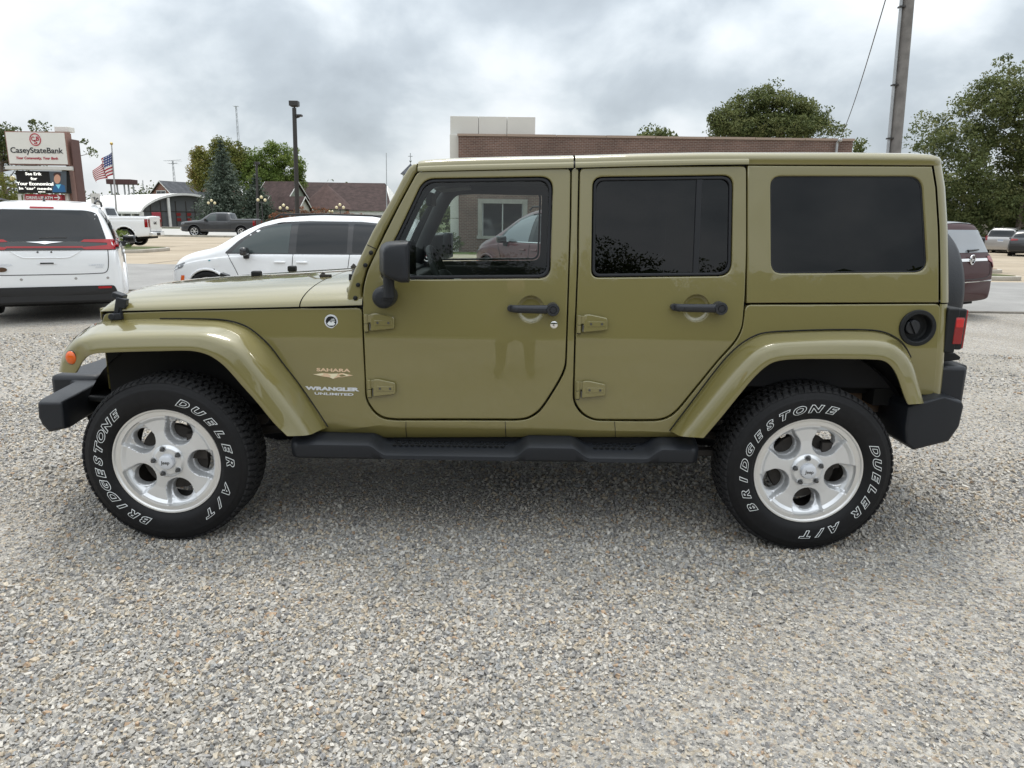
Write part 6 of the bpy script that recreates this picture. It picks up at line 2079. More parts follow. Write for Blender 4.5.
def join_me(a, b):
    bm = bmesh.new(); bm.from_mesh(a); bm.from_mesh(b); bm.to_mesh(a); bm.free(); bpy.data.meshes.remove(b)
    return a
ty_me, tr_me = make_tyre().mesh('tyre', 50), make_tread().mesh('tread', 20)
brake = MB()
brake.lathe([(0.05, 0.07), (0.155, 0.07), (0.158, 0.075), (0.158, 0.09), (0.05, 0.09)], (0, 0, 0), 'y', 48)
brake.box((0.12, 0.07, 0.06), (0.09, 0.06, 0.12))
br_me = brake.mesh('brake_disc', 40)
cap = MB()
cap.lathe([(0.0005, -0.016), (0.026, -0.0155), (0.033, -0.012), (0.036, -0.004), (0.037, 0.01)], (0, 0, 0), 'y', 40)
cap_me = cap.mesh('hub_cap', 40)
cap_txt = text_mesh('Jeep', 0.022, 0, 0.0003, 0.0006)
map_mesh(cap_txt, lambda x, y, z: (x, -0.0165 - z, y))
PH = {'f': R(-4), 'r': R(60 - 72)}
rim_me = {k: make_rim(v).mesh('rim', 30, False) for k, v in PH.items()}
lug_me = {k: make_lugs(v).mesh('lug_nuts', 30) for k, v in PH.items()}
seat_me = {k: make_lug_seats(v).mesh('lug_seat', 40) for k, v in PH.items()}
def both_words(a, b, bold, lift):
    return join_me(ring_text('BRIDGESTONE', R(a[0]), R(a[1]), 0.3010, 0.0455, bold, lift), ring_text('DUELER A/T', R(b[0]), R(b[1]), 0.3010, 0.0455, bold, lift))
let_me = {'f': both_words((249, 134), (70, -50), 0.0032, 0.0009), 'r': both_words((216, 79), (22.5, -86), 0.0032, 0.0009)}
fill_me = {'f': both_words((249, 134), (70, -50), 0.0010, 0.0014), 'r': both_words((216, 79), (22.5, -86), 0.0010, 0.0014)}
for key, x in (('f', 0.0), ('r', 2.947)):
    for s in BOTH:
        w = empty('wheel', (x - JL.x, -0.786 * s, 0.392), 0 if s == 1 else math.pi)
        w.parent = jeep
        t = link('tyre', ty_me, M['rubber'], w)
        link('tread', tr_me, M['tread'], w)
        r_ = link('rim', rim_me[key], [M['alloy'], M['alloy_face'], M['cast']], w, loc=(0, -0.104, 0))
        link('lug_nuts', lug_me[key], M['steel'], w, loc=(0, -0.104, 0))
        link('lug_seats', seat_me[key], M['alloy'], w, loc=(0, -0.104, 0))
        link('hub_cap', cap_me, M['silver_badge'], w, loc=(0, -0.104, 0))
        link('hub_emblem', cap_txt, M['steel'], w, loc=(0, -0.104, 0))
        link('brake_disc', br_me, M['cast'], w, loc=(0, -0.09, 0))
        lt = link('sidewall_lettering', let_me[key], M['white_ink'], w)
        link('lettering_fill', fill_me[key], M['rubber'], lt)

# -------- chassis, axles, exhaust, floor
mb = MB()
for s in BOTH:
    mb.box2((-0.55, -0.44 * s, 0.50), (3.5, -0.36 * s, 0.62))
for x in (0.6, 1.6, 2.5, 3.4):
    mb.box2((x - 0.04, -0.4, 0.52), (x + 0.04, 0.4, 0.6))
jp('frame_rail', mb, M['black_plastic'], None, 0.008)
mb = MB()
for x in (0.0, 2.947):
    mb.tube([(x, -0.70, 0.39), (x, 0.70, 0.39)], 0.04, 14)
    mb.ball((x, 0.12 if x == 0 else 0.0, 0.39), (0.15, 0.14, 0.15))
    for s in BOTH:
        mb.tube([(x + 0.08, -0.45 * s, 0.38), (x + 0.14, -0.50 * s, 0.85)], 0.032, 10)
        mb.tube([(x - 0.05, -0.42 * s, 0.42), (x - 0.05, -0.42 * s, 0.80)], 0.06, 12)
mb.tube([(0, 0.1, 0.42), (1.4, 0.05, 0.52), (2.947, 0, 0.42)], 0.035, 10)
mb.tube([(0.0, -0.5, 0.40), (0.95, -0.46, 0.50)], 0.026, 8)
mb.tube([(2.947, -0.5, 0.40), (2.1, -0.46, 0.50)], 0.026, 8)
jp('axle', mb, M['cast'], None)
mb = MB()
mb.tube([(3.10, -0.52, 0.70), (3.42, -0.50, 0.66)], 0.085, 16)
mb.tube([(2.0, -0.30, 0.52), (2.6, -0.32, 0.56), (2.95, -0.45, 0.78), (3.12, -0.52, 0.70)], 0.03, 10)
mb.tube([(3.40, -0.50, 0.66), (3.62, -0.48, 0.55)], 0.026, 10)
jp('exhaust', mb, M['rust'])
mb = MB()
mb.box2((0.80, -0.70, 0.56), (2.35, 0.70, 0.66))
mb.box2((2.35, -0.36, 0.62), (3.5, 0.36, 0.72))
mb.box2((3.30, -0.70, 0.66), (3.55, 0.70, 0.74))
mb.box2((2.30, -0.62, 0.70), (3.5, 0.62, 0.98))
mb.box2((1.0, -0.5, 0.46), (1.9, 0.5, 0.57))
for s in BOTH:
    mb.box2((0.76, -0.735 * s, 0.455), (2.30, -0.66 * s, 0.60))
jp('underbody', mb, M['black'])

# -------- black strips added behind the panel gaps to paint in their shade
for s in BOTH:
    mb = MB()
    def strip(pts, wd, off):
        rings = []
        for (u, v) in pts:
            x, z = on_side(u, v)
            y = -(bw(x, z) - off) * s
            rings.append([(x - wd / 2, y, z), (x + wd / 2, y, z)])
        mb.loft(rings)
    strip([(363, 306), (362.5, 330), (364, 360), (366, 385), (367, 420)], 0.05, 0.032)
    strip([(417.5, 172), (399.5, 206), (378, 249), (367.5, 271.5), (363, 290), (362.8, 306)], 0.035, 0.052)
    strip([(571, 166), (569.8, 228), (568.2, 299), (566, 350), (563, 382)], 0.04, 0.037)
    strip([(579, 166), (578.2, 228), (576.6, 299), (574.5, 350), (574, 405), (577, 430)], 0.04, 0.037)
    strip([(746.8, 164), (746.5, 250), (745, 299), (743, 328)], 0.05, 0.037)
    strip([(741, 330), (727, 350), (700, 384), (677, 411), (668, 428)], 0.06, 0.037)
    strip([(563, 372), (555, 388), (544, 405), (530, 424)], 0.06, 0.037)
    def hstrip(pts, ht, off):
        rings = []
        for (u, v) in pts:
            x, z = on_side(u, v)
            y = -(bw(x, z) - off) * s
            rings.append([(x, y, z - ht / 2), (x, y, z + ht / 2)])
        mb.loft(rings)
    hstrip([(366, 419.5), (460, 419.5), (540, 419.5)], 0.05, 0.037)
    hstrip([(574, 420.2), (640, 420.2), (685, 420.2)], 0.05, 0.037)
    hstrip([(416, 170.6), (500, 168.4), (574, 166.7), (640, 165.3), (748, 164.2)], 0.04, 0.05)
    hstrip([(746, 303.9), (850, 303.7), (942, 303.3)], 0.03, 0.036)
    hstrip([(104, 312), (180, 309.8), (299, 307.4), (362, 307)], 0.03, 0.02)
    jp('gap_shade_strip', mb, M['black'])

# -------- cabin
mb = MB()
mb.box2((0.93, -0.68, 0.95), (1.06, 0.68, 1.195))
mb.box2((0.90, -0.68, 1.10), (1.00, 0.68, 1.215))
mb.tube([(0.965, -0.66, 1.19), (0.965, 0.66, 1.19)], 0.035, 12)
dash = jp('dashboard', mb, M['cloth'], None, 0.02)
mb = MB()
mb.lathe([(0.0005, 1.055), (0.045, 1.055), (0.05, 1.068), (0.062, 1.068), (0.064, 1.05)], (0, -0.60, 1.135), 'x', 24)
mb.lathe([(0.0005, 1.055), (0.045, 1.055), (0.05, 1.068), (0.062, 1.068), (0.064, 1.05)], (0, 0.60, 1.135), 'x', 24)
mb.box2((1.02, -0.50, 1.13), (1.075, -0.24, 1.225))
jp('instrument_panel', mb, M['trim'], dash, 0.012)
sw_c, tilt = Vector((1.235, -0.37, 1.185)), R(24)
mb = MB()
ax = Vector((math.cos(tilt), 0, math.sin(tilt)))
e1 = Vector((0, 1, 0)); e2 = ax.cross(e1)
mb.tube([sw_c + (e1 * math.cos(2 * math.pi * k / 40) + e2 * math.sin(2 * math.pi * k / 40)) * 0.185 for k in range(40)], 0.0165, 12, False, True)
for a in (0, math.pi, -math.pi / 2 + 0.35, -math.pi / 2 - 0.35):
    q = sw_c + (e1 * math.cos(a) - e2 * math.sin(-a)) * 0.18
    mb.tube([sw_c - ax * 0.02, q], 0.016, 8)
mb.ball(sw_c - ax * 0.01, (0.06, 0.075, 0.07))
mb.tube([sw_c - ax * 0.02, sw_c - ax * 0.24], 0.045, 12)
jp('steering_wheel', mb, M['trim'], None, 0, 50)
def seat(x, y, w):
    mb = MB()
    mb.box((x, y, 0.86), (0.50, w, 0.16), Matrix.Rotation(R(-6), 3, 'Y'))
    mb.box((x + 0.30, y, 1.19), (0.16, w, 0.62), Matrix.Rotation(R(12), 3, 'Y'))
    o = jp('seat', mb, M['cloth'], None, 0.05)
    mb = MB()
    mb.box((x + 0.40, y, 1.60), (0.10, 0.26, 0.18), Matrix.Rotation(R(8), 3, 'Y'))
    mb.tube([(x + 0.37, y - 0.06, 1.45), (x + 0.39, y - 0.06, 1.56)], 0.007, 6)
    mb.tube([(x + 0.37, y + 0.06, 1.45), (x + 0.39, y + 0.06, 1.56)], 0.007, 6)
    jp('headrest', mb, M['cloth'], o, 0.03)
for y in (-0.37, 0.37):
    seat(1.60, y, 0.52)
seat(2.52, -0.33, 0.6); seat(2.52, 0.33, 0.6)
mb = MB()
for s in BOTH:
    mb.tube(spline([(0.95, -0.62 * s, 1.22), (1.06, -0.615 * s, 1.46), (1.17, -0.605 * s, 1.655), (1.30, -0.59 * s, 1.69), (1.55, -0.585 * s, 1.69), (1.92, -0.585 * s, 1.69), (2.75, -0.58 * s, 1.69), (3.15, -0.58 * s, 1.60), (3.35, -0.60 * s, 0.95)], 40), 0.042, 12)
    mb.tube([(1.93, -0.585 * s, 1.69), (1.955, -0.62 * s, 1.20), (1.96, -0.66 * s, 0.70)], 0.05, 12)
mb.tube([(1.93, -0.585, 1.69), (1.93, 0.585, 1.69)], 0.05, 12)
mb.tube([(2.75, -0.58, 1.69), (2.75, 0.58, 1.69)], 0.045, 12)
jp('roll_bar', mb, M['cloth'], None, 0, 60)
mb = MB()
mb.box((1.125, 0.02, 1.60), (0.03, 0.24, 0.07))
mb.tube([(1.09, 0.02, 1.67), (1.12, 0.02, 1.61)], 0.012, 8)
jp('rear_view_mirror', mb, M['black_plastic'], None, 0.012)
for y in (-0.36, 0.36):
    mb = MB(); mb.box((1.22, y, 1.675), (0.19, 0.42, 0.02), Matrix.Rotation(R(-6), 3, 'Y'))
    jp('sun_visor', mb, mat('visor_cloth', (0.10, 0.10, 0.10), 0.9), None, 0.008)
# door trims facing the cabin
for s in BOTH:
    for (xa, xb) in ((1.02, 1.84), (1.93, 2.62)):
        mb = MB()
        mb.box2((xa, -0.735 * s, 0.66), (xb, -0.700 * s, 1.205))
        mb.box2((xa + 0.15, -0.70 * s, 0.95), (xb - 0.12, -0.645 * s, 1.02))
        jp('door_trim', mb, M['cloth'], None, 0.012)
    mb = MB(); mb.box2((2.66, -0.70 * s, 0.74), (3.50, -0.66 * s, 1.19))
    jp('cargo_trim', mb, M['cloth'], None, 0.01)

# -------- badges (on the left side only where the photograph shows them)
def side_text(body, u, v, w_px, h_px, bold, m, shear=0.0, thick=0.0012, lift=0.0):
    me = text_mesh(body, 1.0, shear, bold, 0.5)
    n = len(me.vertices)
    co = np.empty(n * 3); me.vertices.foreach_get('co', co); co = co.reshape(-1, 3)
    lo, hi = co.min(0), co.max(0)
    (x0, z1), (x1, z0) = on_side(u - w_px / 2, v - h_px / 2), on_side(u + w_px / 2, v + h_px / 2)
    co[:, 0] = x0 + (co[:, 0] - lo[0]) / (hi[0] - lo[0]) * (x1 - x0)
    co[:, 1] = z0 + (co[:, 1] - lo[1]) / (hi[1] - lo[1]) * (z1 - z0)
    new = np.array([(x, -(bw(x, z) + lift + (0.5 + d) * thick + 0.0003), z) for x, z, d in co])
    me.vertices.foreach_set('co', new.ravel()); me.update()
    return me
o = jp('model_lettering', side_text('WRANGLER', 332.4, 388.7, 54.0, 5.3, 0.06, M['silver_badge']), M['silver_badge'])
jp('model_lettering', side_text('UNLIMITED', 334.1, 393.9, 39.0, 3.6, 0.03, M['silver_badge']), M['silver_badge'])
jp('trim_lettering', side_text('SAHARA', 333.5, 370.0, 34.0, 4.3, 0.035, M['tan_badge']), M['tan_badge'])
def decal(px, m, lift=0.0006, name='trim_emblem', parent=None):
    pts = S(px)
    mb = MB()
    mb.prism([(x, -(bw(x, z) + lift), z) for x, z in pts], (0, -0.0006, 0))
    return jp(name, mb, m, parent)
em = decal([(313, 374.3), (323, 373.0), (330.5, 373.6), (334, 374.4), (342, 373.0), (353.2, 375.4), (343, 377.0), (338, 377.2), (333.2, 378.9), (329.3, 377.2), (322, 376.2)], M['tan_badge'])
decal([(313.6, 374.3), (323, 373.2), (323.6, 374.6), (320.6, 375.6)], M['cream_badge'], 0.0014, 'emblem_highlight', em)
decal([(328, 373.8), (338.0, 373.4), (337.0, 375.6), (333.2, 378.7), (330.0, 377.2), (331.0, 375.6)], M['cream_badge'], 0.0014, 'emblem_highlight', em)
decal([(342.5, 373.5), (346.5, 374.0), (349.4, 375.3), (346.5, 376.0)], M['cream_badge'], 0.0014, 'emblem_highlight', em)
x, z = on_side(331.3, 321.5)
mb = MB(); mb.lathe([(0.0005, -0.003), (0.030, -0.003), (0.032, 0.001)], (x, -bw(x, z), z), 'y', 32)
tb = jp('round_badge', mb, M['silver_badge'])
mb = MB(); mb.lathe([(0.0005, -0.0036), (0.0245, -0.0036), (0.025, 0.0)], (x, -bw(x, z), z), 'y', 32)
jp('badge_face', mb, M['black_plastic'], tb)
jp('badge_lettering', side_text('TRAIL', 331.3, 319.0, 8.0, 1.5, 0.03, None, 0, 0.0005, 0.0038), M['white_ink'], tb)
jp('badge_lettering', side_text('RATED', 331.3, 321.0, 8.4, 1.5, 0.03, None, 0, 0.0005, 0.0038), M['white_ink'], tb)
mb = MB()
mb.prism([(x + a, -bw(x, z) - 0.0038, z - 0.004 + b) for a, b in ((-0.019, -0.006), (-0.01, 0.004), (0.0, 0.001), (0.01, 0.005), (0.019, -0.006), (0.01, -0.014), (-0.01, -0.014))], (0, -0.0005, 0))
jp('badge_mountain', mb, M['white_ink'], tb)
# ================================================================== the other vehicles
def carpaint(name, col, metal=0.0, rough=0.35):
    return mat(name, col, rough, metal, 0.7, 0.02, 0.35)
M['white_paint'] = carpaint('white_car_paint', (0.82, 0.83, 0.84))
M['maroon_paint'] = carpaint('maroon_car_paint', (0.040, 0.007, 0.009), 0.0, 0.5)
for _k, _v in (('Coat Weight', 0.25), ('Specular IOR Level', 0.15)):
    M['maroon_paint'].node_tree.nodes['Principled BSDF'].inputs[_k].default_value = _v
M['grey_paint'] = carpaint('dark_grey_car_paint', (0.055, 0.056, 0.06), 0.35)
M['silver_paint'] = carpaint('silver_car_paint', (0.42, 0.41, 0.40), 0.6)
M['black_paint'] = carpaint('black_car_paint', (0.012, 0.013, 0.015))
M['car_glass'] = mat('dark_car_glass', (0.010, 0.012, 0.014), 0.03, 0, 0, spec=0.5)
M['car_glass_front'] = mat('greenish_car_glass', (0.05, 0.066, 0.065), 0.03, 0, 0, spec=0.6)
M['car_glass_pale'] = mat('painted_reflection_glass', (0.22, 0.24, 0.26), 0.03, 0, 0, spec=0.9)  # paleness of the reflection is put into the base colour
M['gloss_black'] = mat('gloss_black_trim', (0.008, 0.008, 0.009), 0.08, 0, 0.5)
M['mtrim'] = mat('matt_black_trim', (0.015, 0.015, 0.016), 0.6)
SEC_N = 46
class Car:
    def __init__(s, name, label, cat, loc, rz, stations, paint, smooth_x=True, nx=230, arch=(), arch_r=0.40, group=None, trim=None):
        s.root = empty(name, loc, rz, label, cat, group)
        rows = []
        for (x, zl, zb, zt, wl, wb, wt) in stations:
            zm = zl + (zb - zl) * 0.55
            rows.append([Vector(p) for p in [(x, 0, zl), (x, wl * 0.86, zl), (x, wl, zl + 0.09 * min(1, (zb - zl) / 0.6)), (x, max(wl, wb) * 1.0, zm), (x, wb + 0.003, zb - 0.06 * (zb - zl)), (x, wb - 0.02, zb),
                         (x, wb - (wb - wt) * 0.30, zb + (zt - zb) * 0.36), (x, wb - (wb - wt) * 0.62, zb + (zt - zb) * 0.70), (x, wt, zb + (zt - zb) * 0.90), (x, wt - 0.10, zt), (x, wt * 0.45, zt + 0.022), (x, 0, zt + 0.028)]])
        n = len(rows[0])
        cols = []
        for k in range(n):
            pts = [r_[k] for r_ in rows]
            if smooth_x:
                cols.append(spline(pts, nx))
            else:
                m_ = len(pts) - 1
                cc = []
                for i in range(nx):
                    t = i * m_ / (nx - 1); j = min(int(t), m_ - 1); f = t - j
                    cc.append(pts[j].lerp(pts[j + 1], f))
                cols.append(cc)
        rings = []
        for i in range(nx):
            half = spline([cols[k][i] for k in range(n)], SEC_N)
            ring = [(p.x, -p.y, p.z) for p in half] + [(p.x, p.y, p.z) for p in reversed(half[1:-1])]
            rings.append(ring)
        mb = MB(); mb.loft(rings, True, True)
        s.bvh = BVHTree.FromPolygons(mb.v, mb.f)
        if arch:
            keep = []
            for f in mb.f:
                c = sum((Vector(mb.v[i]) for i in f), Vector()) / len(f)
                if any(math.hypot(c.x - ax, c.z - az) < arch_r and abs(c.y) > 0.55 for ax, az in arch):
                    continue
                keep.append(f)
            mb.f = keep; mb.m = [0] * len(keep)
        s.body = obj('body', mb, paint, s.root, 0, 38)
        s.paint = paint
        if arch:
            mb = MB()
            for ax, az in arch:
                for sg in (-1, 1):
                    pts = []
                    for k in range(25):
                        a = R(-12 + 204 * k / 24)
                        x, z = ax + arch_r * math.cos(a), az + arch_r * math.sin(a)
                        h = s.hit((x, sg * 3, z), (0, -sg, 0))
                        if h: pts.append(h)
                    if len(pts) > 3: mb.tube(pts, 0.024, 8)
            obj('arch_trim', mb, trim or paint, s.body, 0, 60)
            mb = MB()
            for ax, az in arch:
                for sg in (-1, 1):
                    mb.box2((ax - arch_r - 0.03, sg * 0.35, az - 0.1), (ax + arch_r + 0.03, sg * 0.62, az + arch_r + 0.03))
            obj('wheel_well', mb, M['black'], s.body)
    def hit(s, o, d):
        h = s.bvh.ray_cast(Vector(o), Vector(d).normalized())
        return h[0]
    def panel(s, name, poly, side, m, off=0.004, r=0.02, step=0.08, parent=None, thick=0.0, label=None):
        """side: 'L' (y<0), 'R', 'F', 'B' - outline in (x,z) for the sides and (y,z) for the ends - or 'T' in (x,y) seen from above"""
        ol = rounded(poly, r, 3) if r else poly
        me = curve_mesh([ol], 0, 0)
        xs, ys = [p[0] for p in ol], [p[1] for p in ol]
        cut_grid(me, frange(min(xs), max(xs), step), frange(min(ys), max(ys), step))
        st = {}
        def fn(a, b, d):
            if side in 'LR':
                sg = -1 if side == 'L' else 1
                h = s.hit((a, sg * 3, b), (0, -sg, 0)); dirn = Vector((0, sg, 0))
                q = Vector((a, sg * 0.9, b))
            elif side == 'T':
                h = s.hit((a, b, 4), (0, 0, -1)); dirn = Vector((0, 0, 1)); q = Vector((a, b, 1.5))
            else:
                sg = 1 if side == 'B' else -1
                h = s.hit((sg * 5, a, b), (-sg, 0, 0)); dirn = Vector((sg, 0, 0)); q = Vector((sg * 2.4, a, b))
            if h is None:
                h = st.get('last', q)
                h = Vector((q.x if side in 'LR' else h.x, h.y if side in 'LR' else q.y, q.z))
            st['last'] = h
            p = h + dirn * off
            return (p.x, p.y, p.z)
        map_mesh(me, fn)
        bm = bmesh.new(); bm.from_mesh(me); bmesh.ops.recalc_face_normals(bm, faces=bm.faces); bm.to_mesh(me); bm.free()
        me.shade_smooth()
        o = link(name, me, m, parent or s.root)
        if thick:
            so = o.modifiers.new('depth', 'SOLIDIFY'); so.thickness = thick; so.offset = 0
        if label: o['label'] = label
        return o
    def both(s, name, poly, m, **k):
        return [s.panel(name, poly, sd, m, **k) for sd in 'LR']
    def text(s, body, side, cx, cz, w, h, m, bold=0.02, off=0.008, parent=None):
        me = text_mesh(body, 1.0, 0, bold)
        n = len(me.vertices); co = np.empty(n * 3); me.vertices.foreach_get('co', co); co = co.reshape(-1, 3)
        lo, hi = co.min(0), co.max(0)
        sg = {'B': 1, 'F': -1, 'L': 1, 'R': -1}[side]
        a = cx + sg * ((co[:, 0] - lo[0]) / (hi[0] - lo[0]) - 0.5) * w
        b = cz + ((co[:, 1] - lo[1]) / (hi[1] - lo[1]) - 0.5) * h
        out = []
        for x, z in zip(a, b):
            if side in 'BF':
                e = 1 if side == 'B' else -1
                q = s.hit((e * 5, x, z), (-e, 0, 0)); out.append((q.x + e * off, q.y, q.z) if q else (e * 2.5, x, z))
            else:
                e = -1 if side == 'L' else 1
                q = s.hit((x, e * 3, z), (0, -e, 0)); out.append((q.x, q.y + e * off, q.z) if q else (x, e, z))
        me.vertices.foreach_set('co', np.array(out).ravel()); me.update()
        return link('lettering', me, m, parent or s.root)
    def wheels(s, xs, r, track, width=0.23, spokes=10, rim=None, rim_r=None):
        rim = rim or M['alloy']; rr = rim_r or r * 0.68
        t = MB(); t.lathe([(rr * 0.98, -width * 0.40), (rr * 1.05, -width * 0.47), (r * 0.86, -width * 0.5), (r * 0.96, -width * 0.45), (r, -width * 0.34), (r, width * 0.34), (r * 0.96, width * 0.45), (r * 0.86, width * 0.5), (rr, width * 0.4)], (0, 0, 0), 'y', 40)
        tm = t.mesh('tyre', 50)
        w = MB()
        w.lathe([(rr * 0.9, -width * 0.40), (rr, -width * 0.44), (rr * 1.01, -width * 0.40), (rr * 0.95, -width * 0.1), (rr * 0.95, width * 0.3)], (0, 0, 0), 'y', 40)
        w.lathe([(0.001, -width * 0.34), (rr * 0.2, -width * 0.34), (rr * 0.24, -width * 0.25), (rr * 0.24, 0)], (0, 0, 0), 'y', 20)
        for k in range(spokes):
            a = 2 * math.pi * k / spokes
            d_ = Vector((math.cos(a), 0, math.sin(a)))
            w.box(d_ * rr * 0.58 + Vector((0, -width * 0.33, 0)), (rr * 0.80, width * 0.12, rr * 0.17), Matrix.Rotation(-a, 3, 'Y'))
        wm = w.mesh('rim', 30)
        b = MB(); b.lathe([(0.001, 0.0), (rr * 0.9, 0.0), (rr * 0.9, 0.03), (0.001, 0.03)], (0, 0, 0), 'y', 24); bm_ = b.mesh('brake_disc', 30)
        for x in xs:
            for sg in (-1, 1):
                e = empty('wheel', (x, sg * (track / 2), r), 0 if sg < 0 else math.pi); e.parent = s.root
                link('tyre', tm, M['rubber'], e); link('rim', wm, rim, e); link('brake_disc', bm_, M['cast'], e)
    def part(s, name, mb, m, bevel=0.0, parent=None, smooth=35):
        return obj(name, mb, m, parent or s.root, bevel, smooth)
def seg_line(c, name, pts, side, m=None, w=0.006, off=0.003):
    """a thin panel gap drawn along the skin"""
    P = spline([(a, b, 0) for a, b in pts], 24)
    mb = MB(); ring = []
    for p in P:
        if side in 'LR':
            e = -1 if side == 'L' else 1
            h = c.hit((p.x, e * 3, p.y), (0, -e, 0))
        else:
            e = 1 if side == 'B' else -1
            h = c.hit((e * 5, p.x, p.y), (-e, 0, 0))
        if h: ring.append(h)
    if len(ring) > 1:
        mb.tube(ring, w, 5); return c.part(name, mb, m or M['mtrim'])

VAN = [(-2.59, .36, .62, .66, .50, .52, .40), (-2.53, .26, .68, .76, .70, .72, .56), (-2.42, .22, .76, .88, .82, .84, .68), (-2.25, .20, .83, .98, .90, .91, .76), (-1.95, .20, .90, 1.07, .95, .96, .82), (-1.62, .20, .95, 1.13, .97, .98, .84), (-1.42, .20, .985, 1.20, .975, .975, .84),
       (-1.15, .20, 1.01, 1.37, .98, .97, .76), (-.85, .20, 1.03, 1.53, .985, .965, .72), (-.5, .20, 1.045, 1.66, .99, .96, .69), (-.1, .20, 1.055, 1.73, .99, .96, .68), (.5, .20, 1.06, 1.765, .99, .96, .68), (1.2, .20, 1.07, 1.765, .99, .96, .68), (1.8, .21, 1.085, 1.74, .985, .95, .67),
       (2.12, .22, 1.10, 1.72, .97, .94, .66), (2.27, .24, 1.11, 1.685, .965, .93, .65), (2.35, .25, 1.115, 1.56, .96, .925, .67), (2.45, .26, 1.11, 1.30, .95, .915, .74), (2.53, .28, 1.03, 1.12, .93, .90, .80), (2.58, .31, .92, .98, .90, .885, .82), (2.60, .40, .74, .78, .84, .85, .78)]
VAN = [((-1.62 + (r_[0] + 1.62) * 0.82) if r_[0] < -1.62 else r_[0],) + r_[1:] for r_ in VAN]
def side_glass(c, front=None, rail=True):
    c.both('window_surround', [(-1.28, 1.055), (-1.02, 1.30), (-.62, 1.555), (-.25, 1.645), (.3, 1.675), (1.3, 1.675), (1.95, 1.62), (2.30, 1.14), (2.22, 1.075)], M['gloss_black'], off=0.003, r=0.06)
    c.both('front_window', [(-1.14, 1.075), (-.92, 1.30), (-.57, 1.51), (-.25, 1.60), (-.02, 1.62), (-.06, 1.075)], front or M['car_glass_front'], off=0.006, r=0.03)
    c.both('rear_side_window', [(.08, 1.085), (.11, 1.63), (1.06, 1.635), (1.04, 1.095)], M['car_glass'], off=0.006, r=0.04)
    c.both('quarter_window', [(1.14, 1.10), (1.16, 1.635), (1.86, 1.60), (2.18, 1.16), (2.08, 1.11)], M['car_glass'], off=0.006, r=0.04)
    c.panel('windscreen', [(-1.34, -.70), (-.50, -.56), (-.50, .56), (-1.34, .70)], 'T', M['car_glass'], off=0.006, r=0.06)
    for sd in 'LR':
        seg_line(c, 'door_gap', [(-.98, .30), (-1.0, .60), (-1.16, .96), (-1.22, 1.06)], sd)
        seg_line(c, 'door_gap', [(-.02, .30), (.0, .7), (.03, 1.06)], sd)
        seg_line(c, 'door_gap', [(1.02, .55), (1.06, .8), (1.10, 1.07)], sd)
        e = -1 if sd == 'L' else 1
        for x in (-.22, .20):
            h = c.hit((x, e * 3, .915), (0, -e, 0))
            mb = MB(); mb.box((h.x, h.y + e * 0.02, h.z), (.21, .03, .035)); c.part('door_handle', mb, c.paint, 0.012)
        h = c.hit((-.86, e * 3, 1.05), (0, -e, 0))
        mb = MB(); mb.box((h.x + .03, h.y + e * .16, h.z + .06), (.13, .22, .15)); mi = c.part('mirror', mb, M['gloss_black'], 0.04)
        mb = MB(); mb.box((h.x + .02, h.y + e * .04, h.z - .03), (.10, .10, .10)); c.part('mirror_arm', mb, M['mtrim'], 0.02, mi)
        if rail:
            mb = MB(); mb.tube([(-.35, e * .70, 1.72), (-.25, e * .70, 1.785), (.6, e * .69, 1.805), (1.5, e * .68, 1.79), (1.75, e * .67, 1.75)], 0.018, 8); c.part('roof_rail', mb, M['mtrim'])
def minivan(label, loc, rz, paint, plate_pale=False, rear_glass=None, front_glass=None):
    c = Car('minivan', label, 'minivan', loc, rz, VAN, paint, arch=((-1.62, .36), (1.47, .36)), arch_r=0.405)
    c.wheels((-1.62, 1.47), 0.365, 1.74)
    side_glass(c, front_glass)
    c.part('underbody', MB().box2((-2.2, -.80, .19), (2.35, .80, .40)), M['black'])
    # front
    for e in (-1, 1):
        sd = 'L' if e < 0 else 'R'
        c.panel('headlight', [(-2.34, .70), (-2.30, .80), (-2.03, .89), (-2.08, .79)], sd, M['lamp_lens'], off=0.006, r=0.03)
        c.panel('side_marker', [(-2.16, .52), (-2.13, .64), (-2.06, .64), (-2.08, .52)], sd, M['amber'], off=0.006, r=0.01)
    c.panel('grille', [(-.62, .36), (-.66, .52), (.66, .52), (.62, .36)], 'F', M['mtrim'], off=0.006, r=0.04)
    return c
def ground_at(x, y): return gz(x, y) + 0.006
M['van_red'] = mat('van_lamp_red', (0.32, 0.006, 0.010), 0.2, 0, 0.2)
# --- white minivan seen from behind on the left
_hd = Vector((-math.sin(R(28.0)), math.cos(R(28.0))))
_rp = at(48, 280, 5.80)
vx, vy = _rp.x + _hd.x * 2.6, 5.80 + _hd.y * 2.6
c = minivan('white minivan seen from behind, with a red light bar across its tailgate', (vx, vy, ground_at(vx, vy)), math.atan2(-_hd.y, -_hd.x), M['white_paint'])
van1 = c
c.root.scale = (0.94, 0.94, 0.92); c.root.location.z += 0.04
c.panel('rear_window', [(-.80, 1.17), (-.70, 1.60), (-.55, 1.635), (.55, 1.635), (.70, 1.60), (.80, 1.17)], 'B', M['car_glass'], off=0.008, r=0.06)
c.panel('brake_light', [(-.15, 1.655), (-.15, 1.68), (.15, 1.68), (.15, 1.655)], 'B', M['van_red'], off=0.012, r=0.006)
bar_ = c.panel('light_bar', [(-.955, 1.04), (-.945, 1.20), (-.5, 1.19), (-.42, 1.165), (.42, 1.165), (.5, 1.19), (.945, 1.20), (.955, 1.04)], 'B', M['gloss_black'], off=0.010, r=0.02, step=0.05)
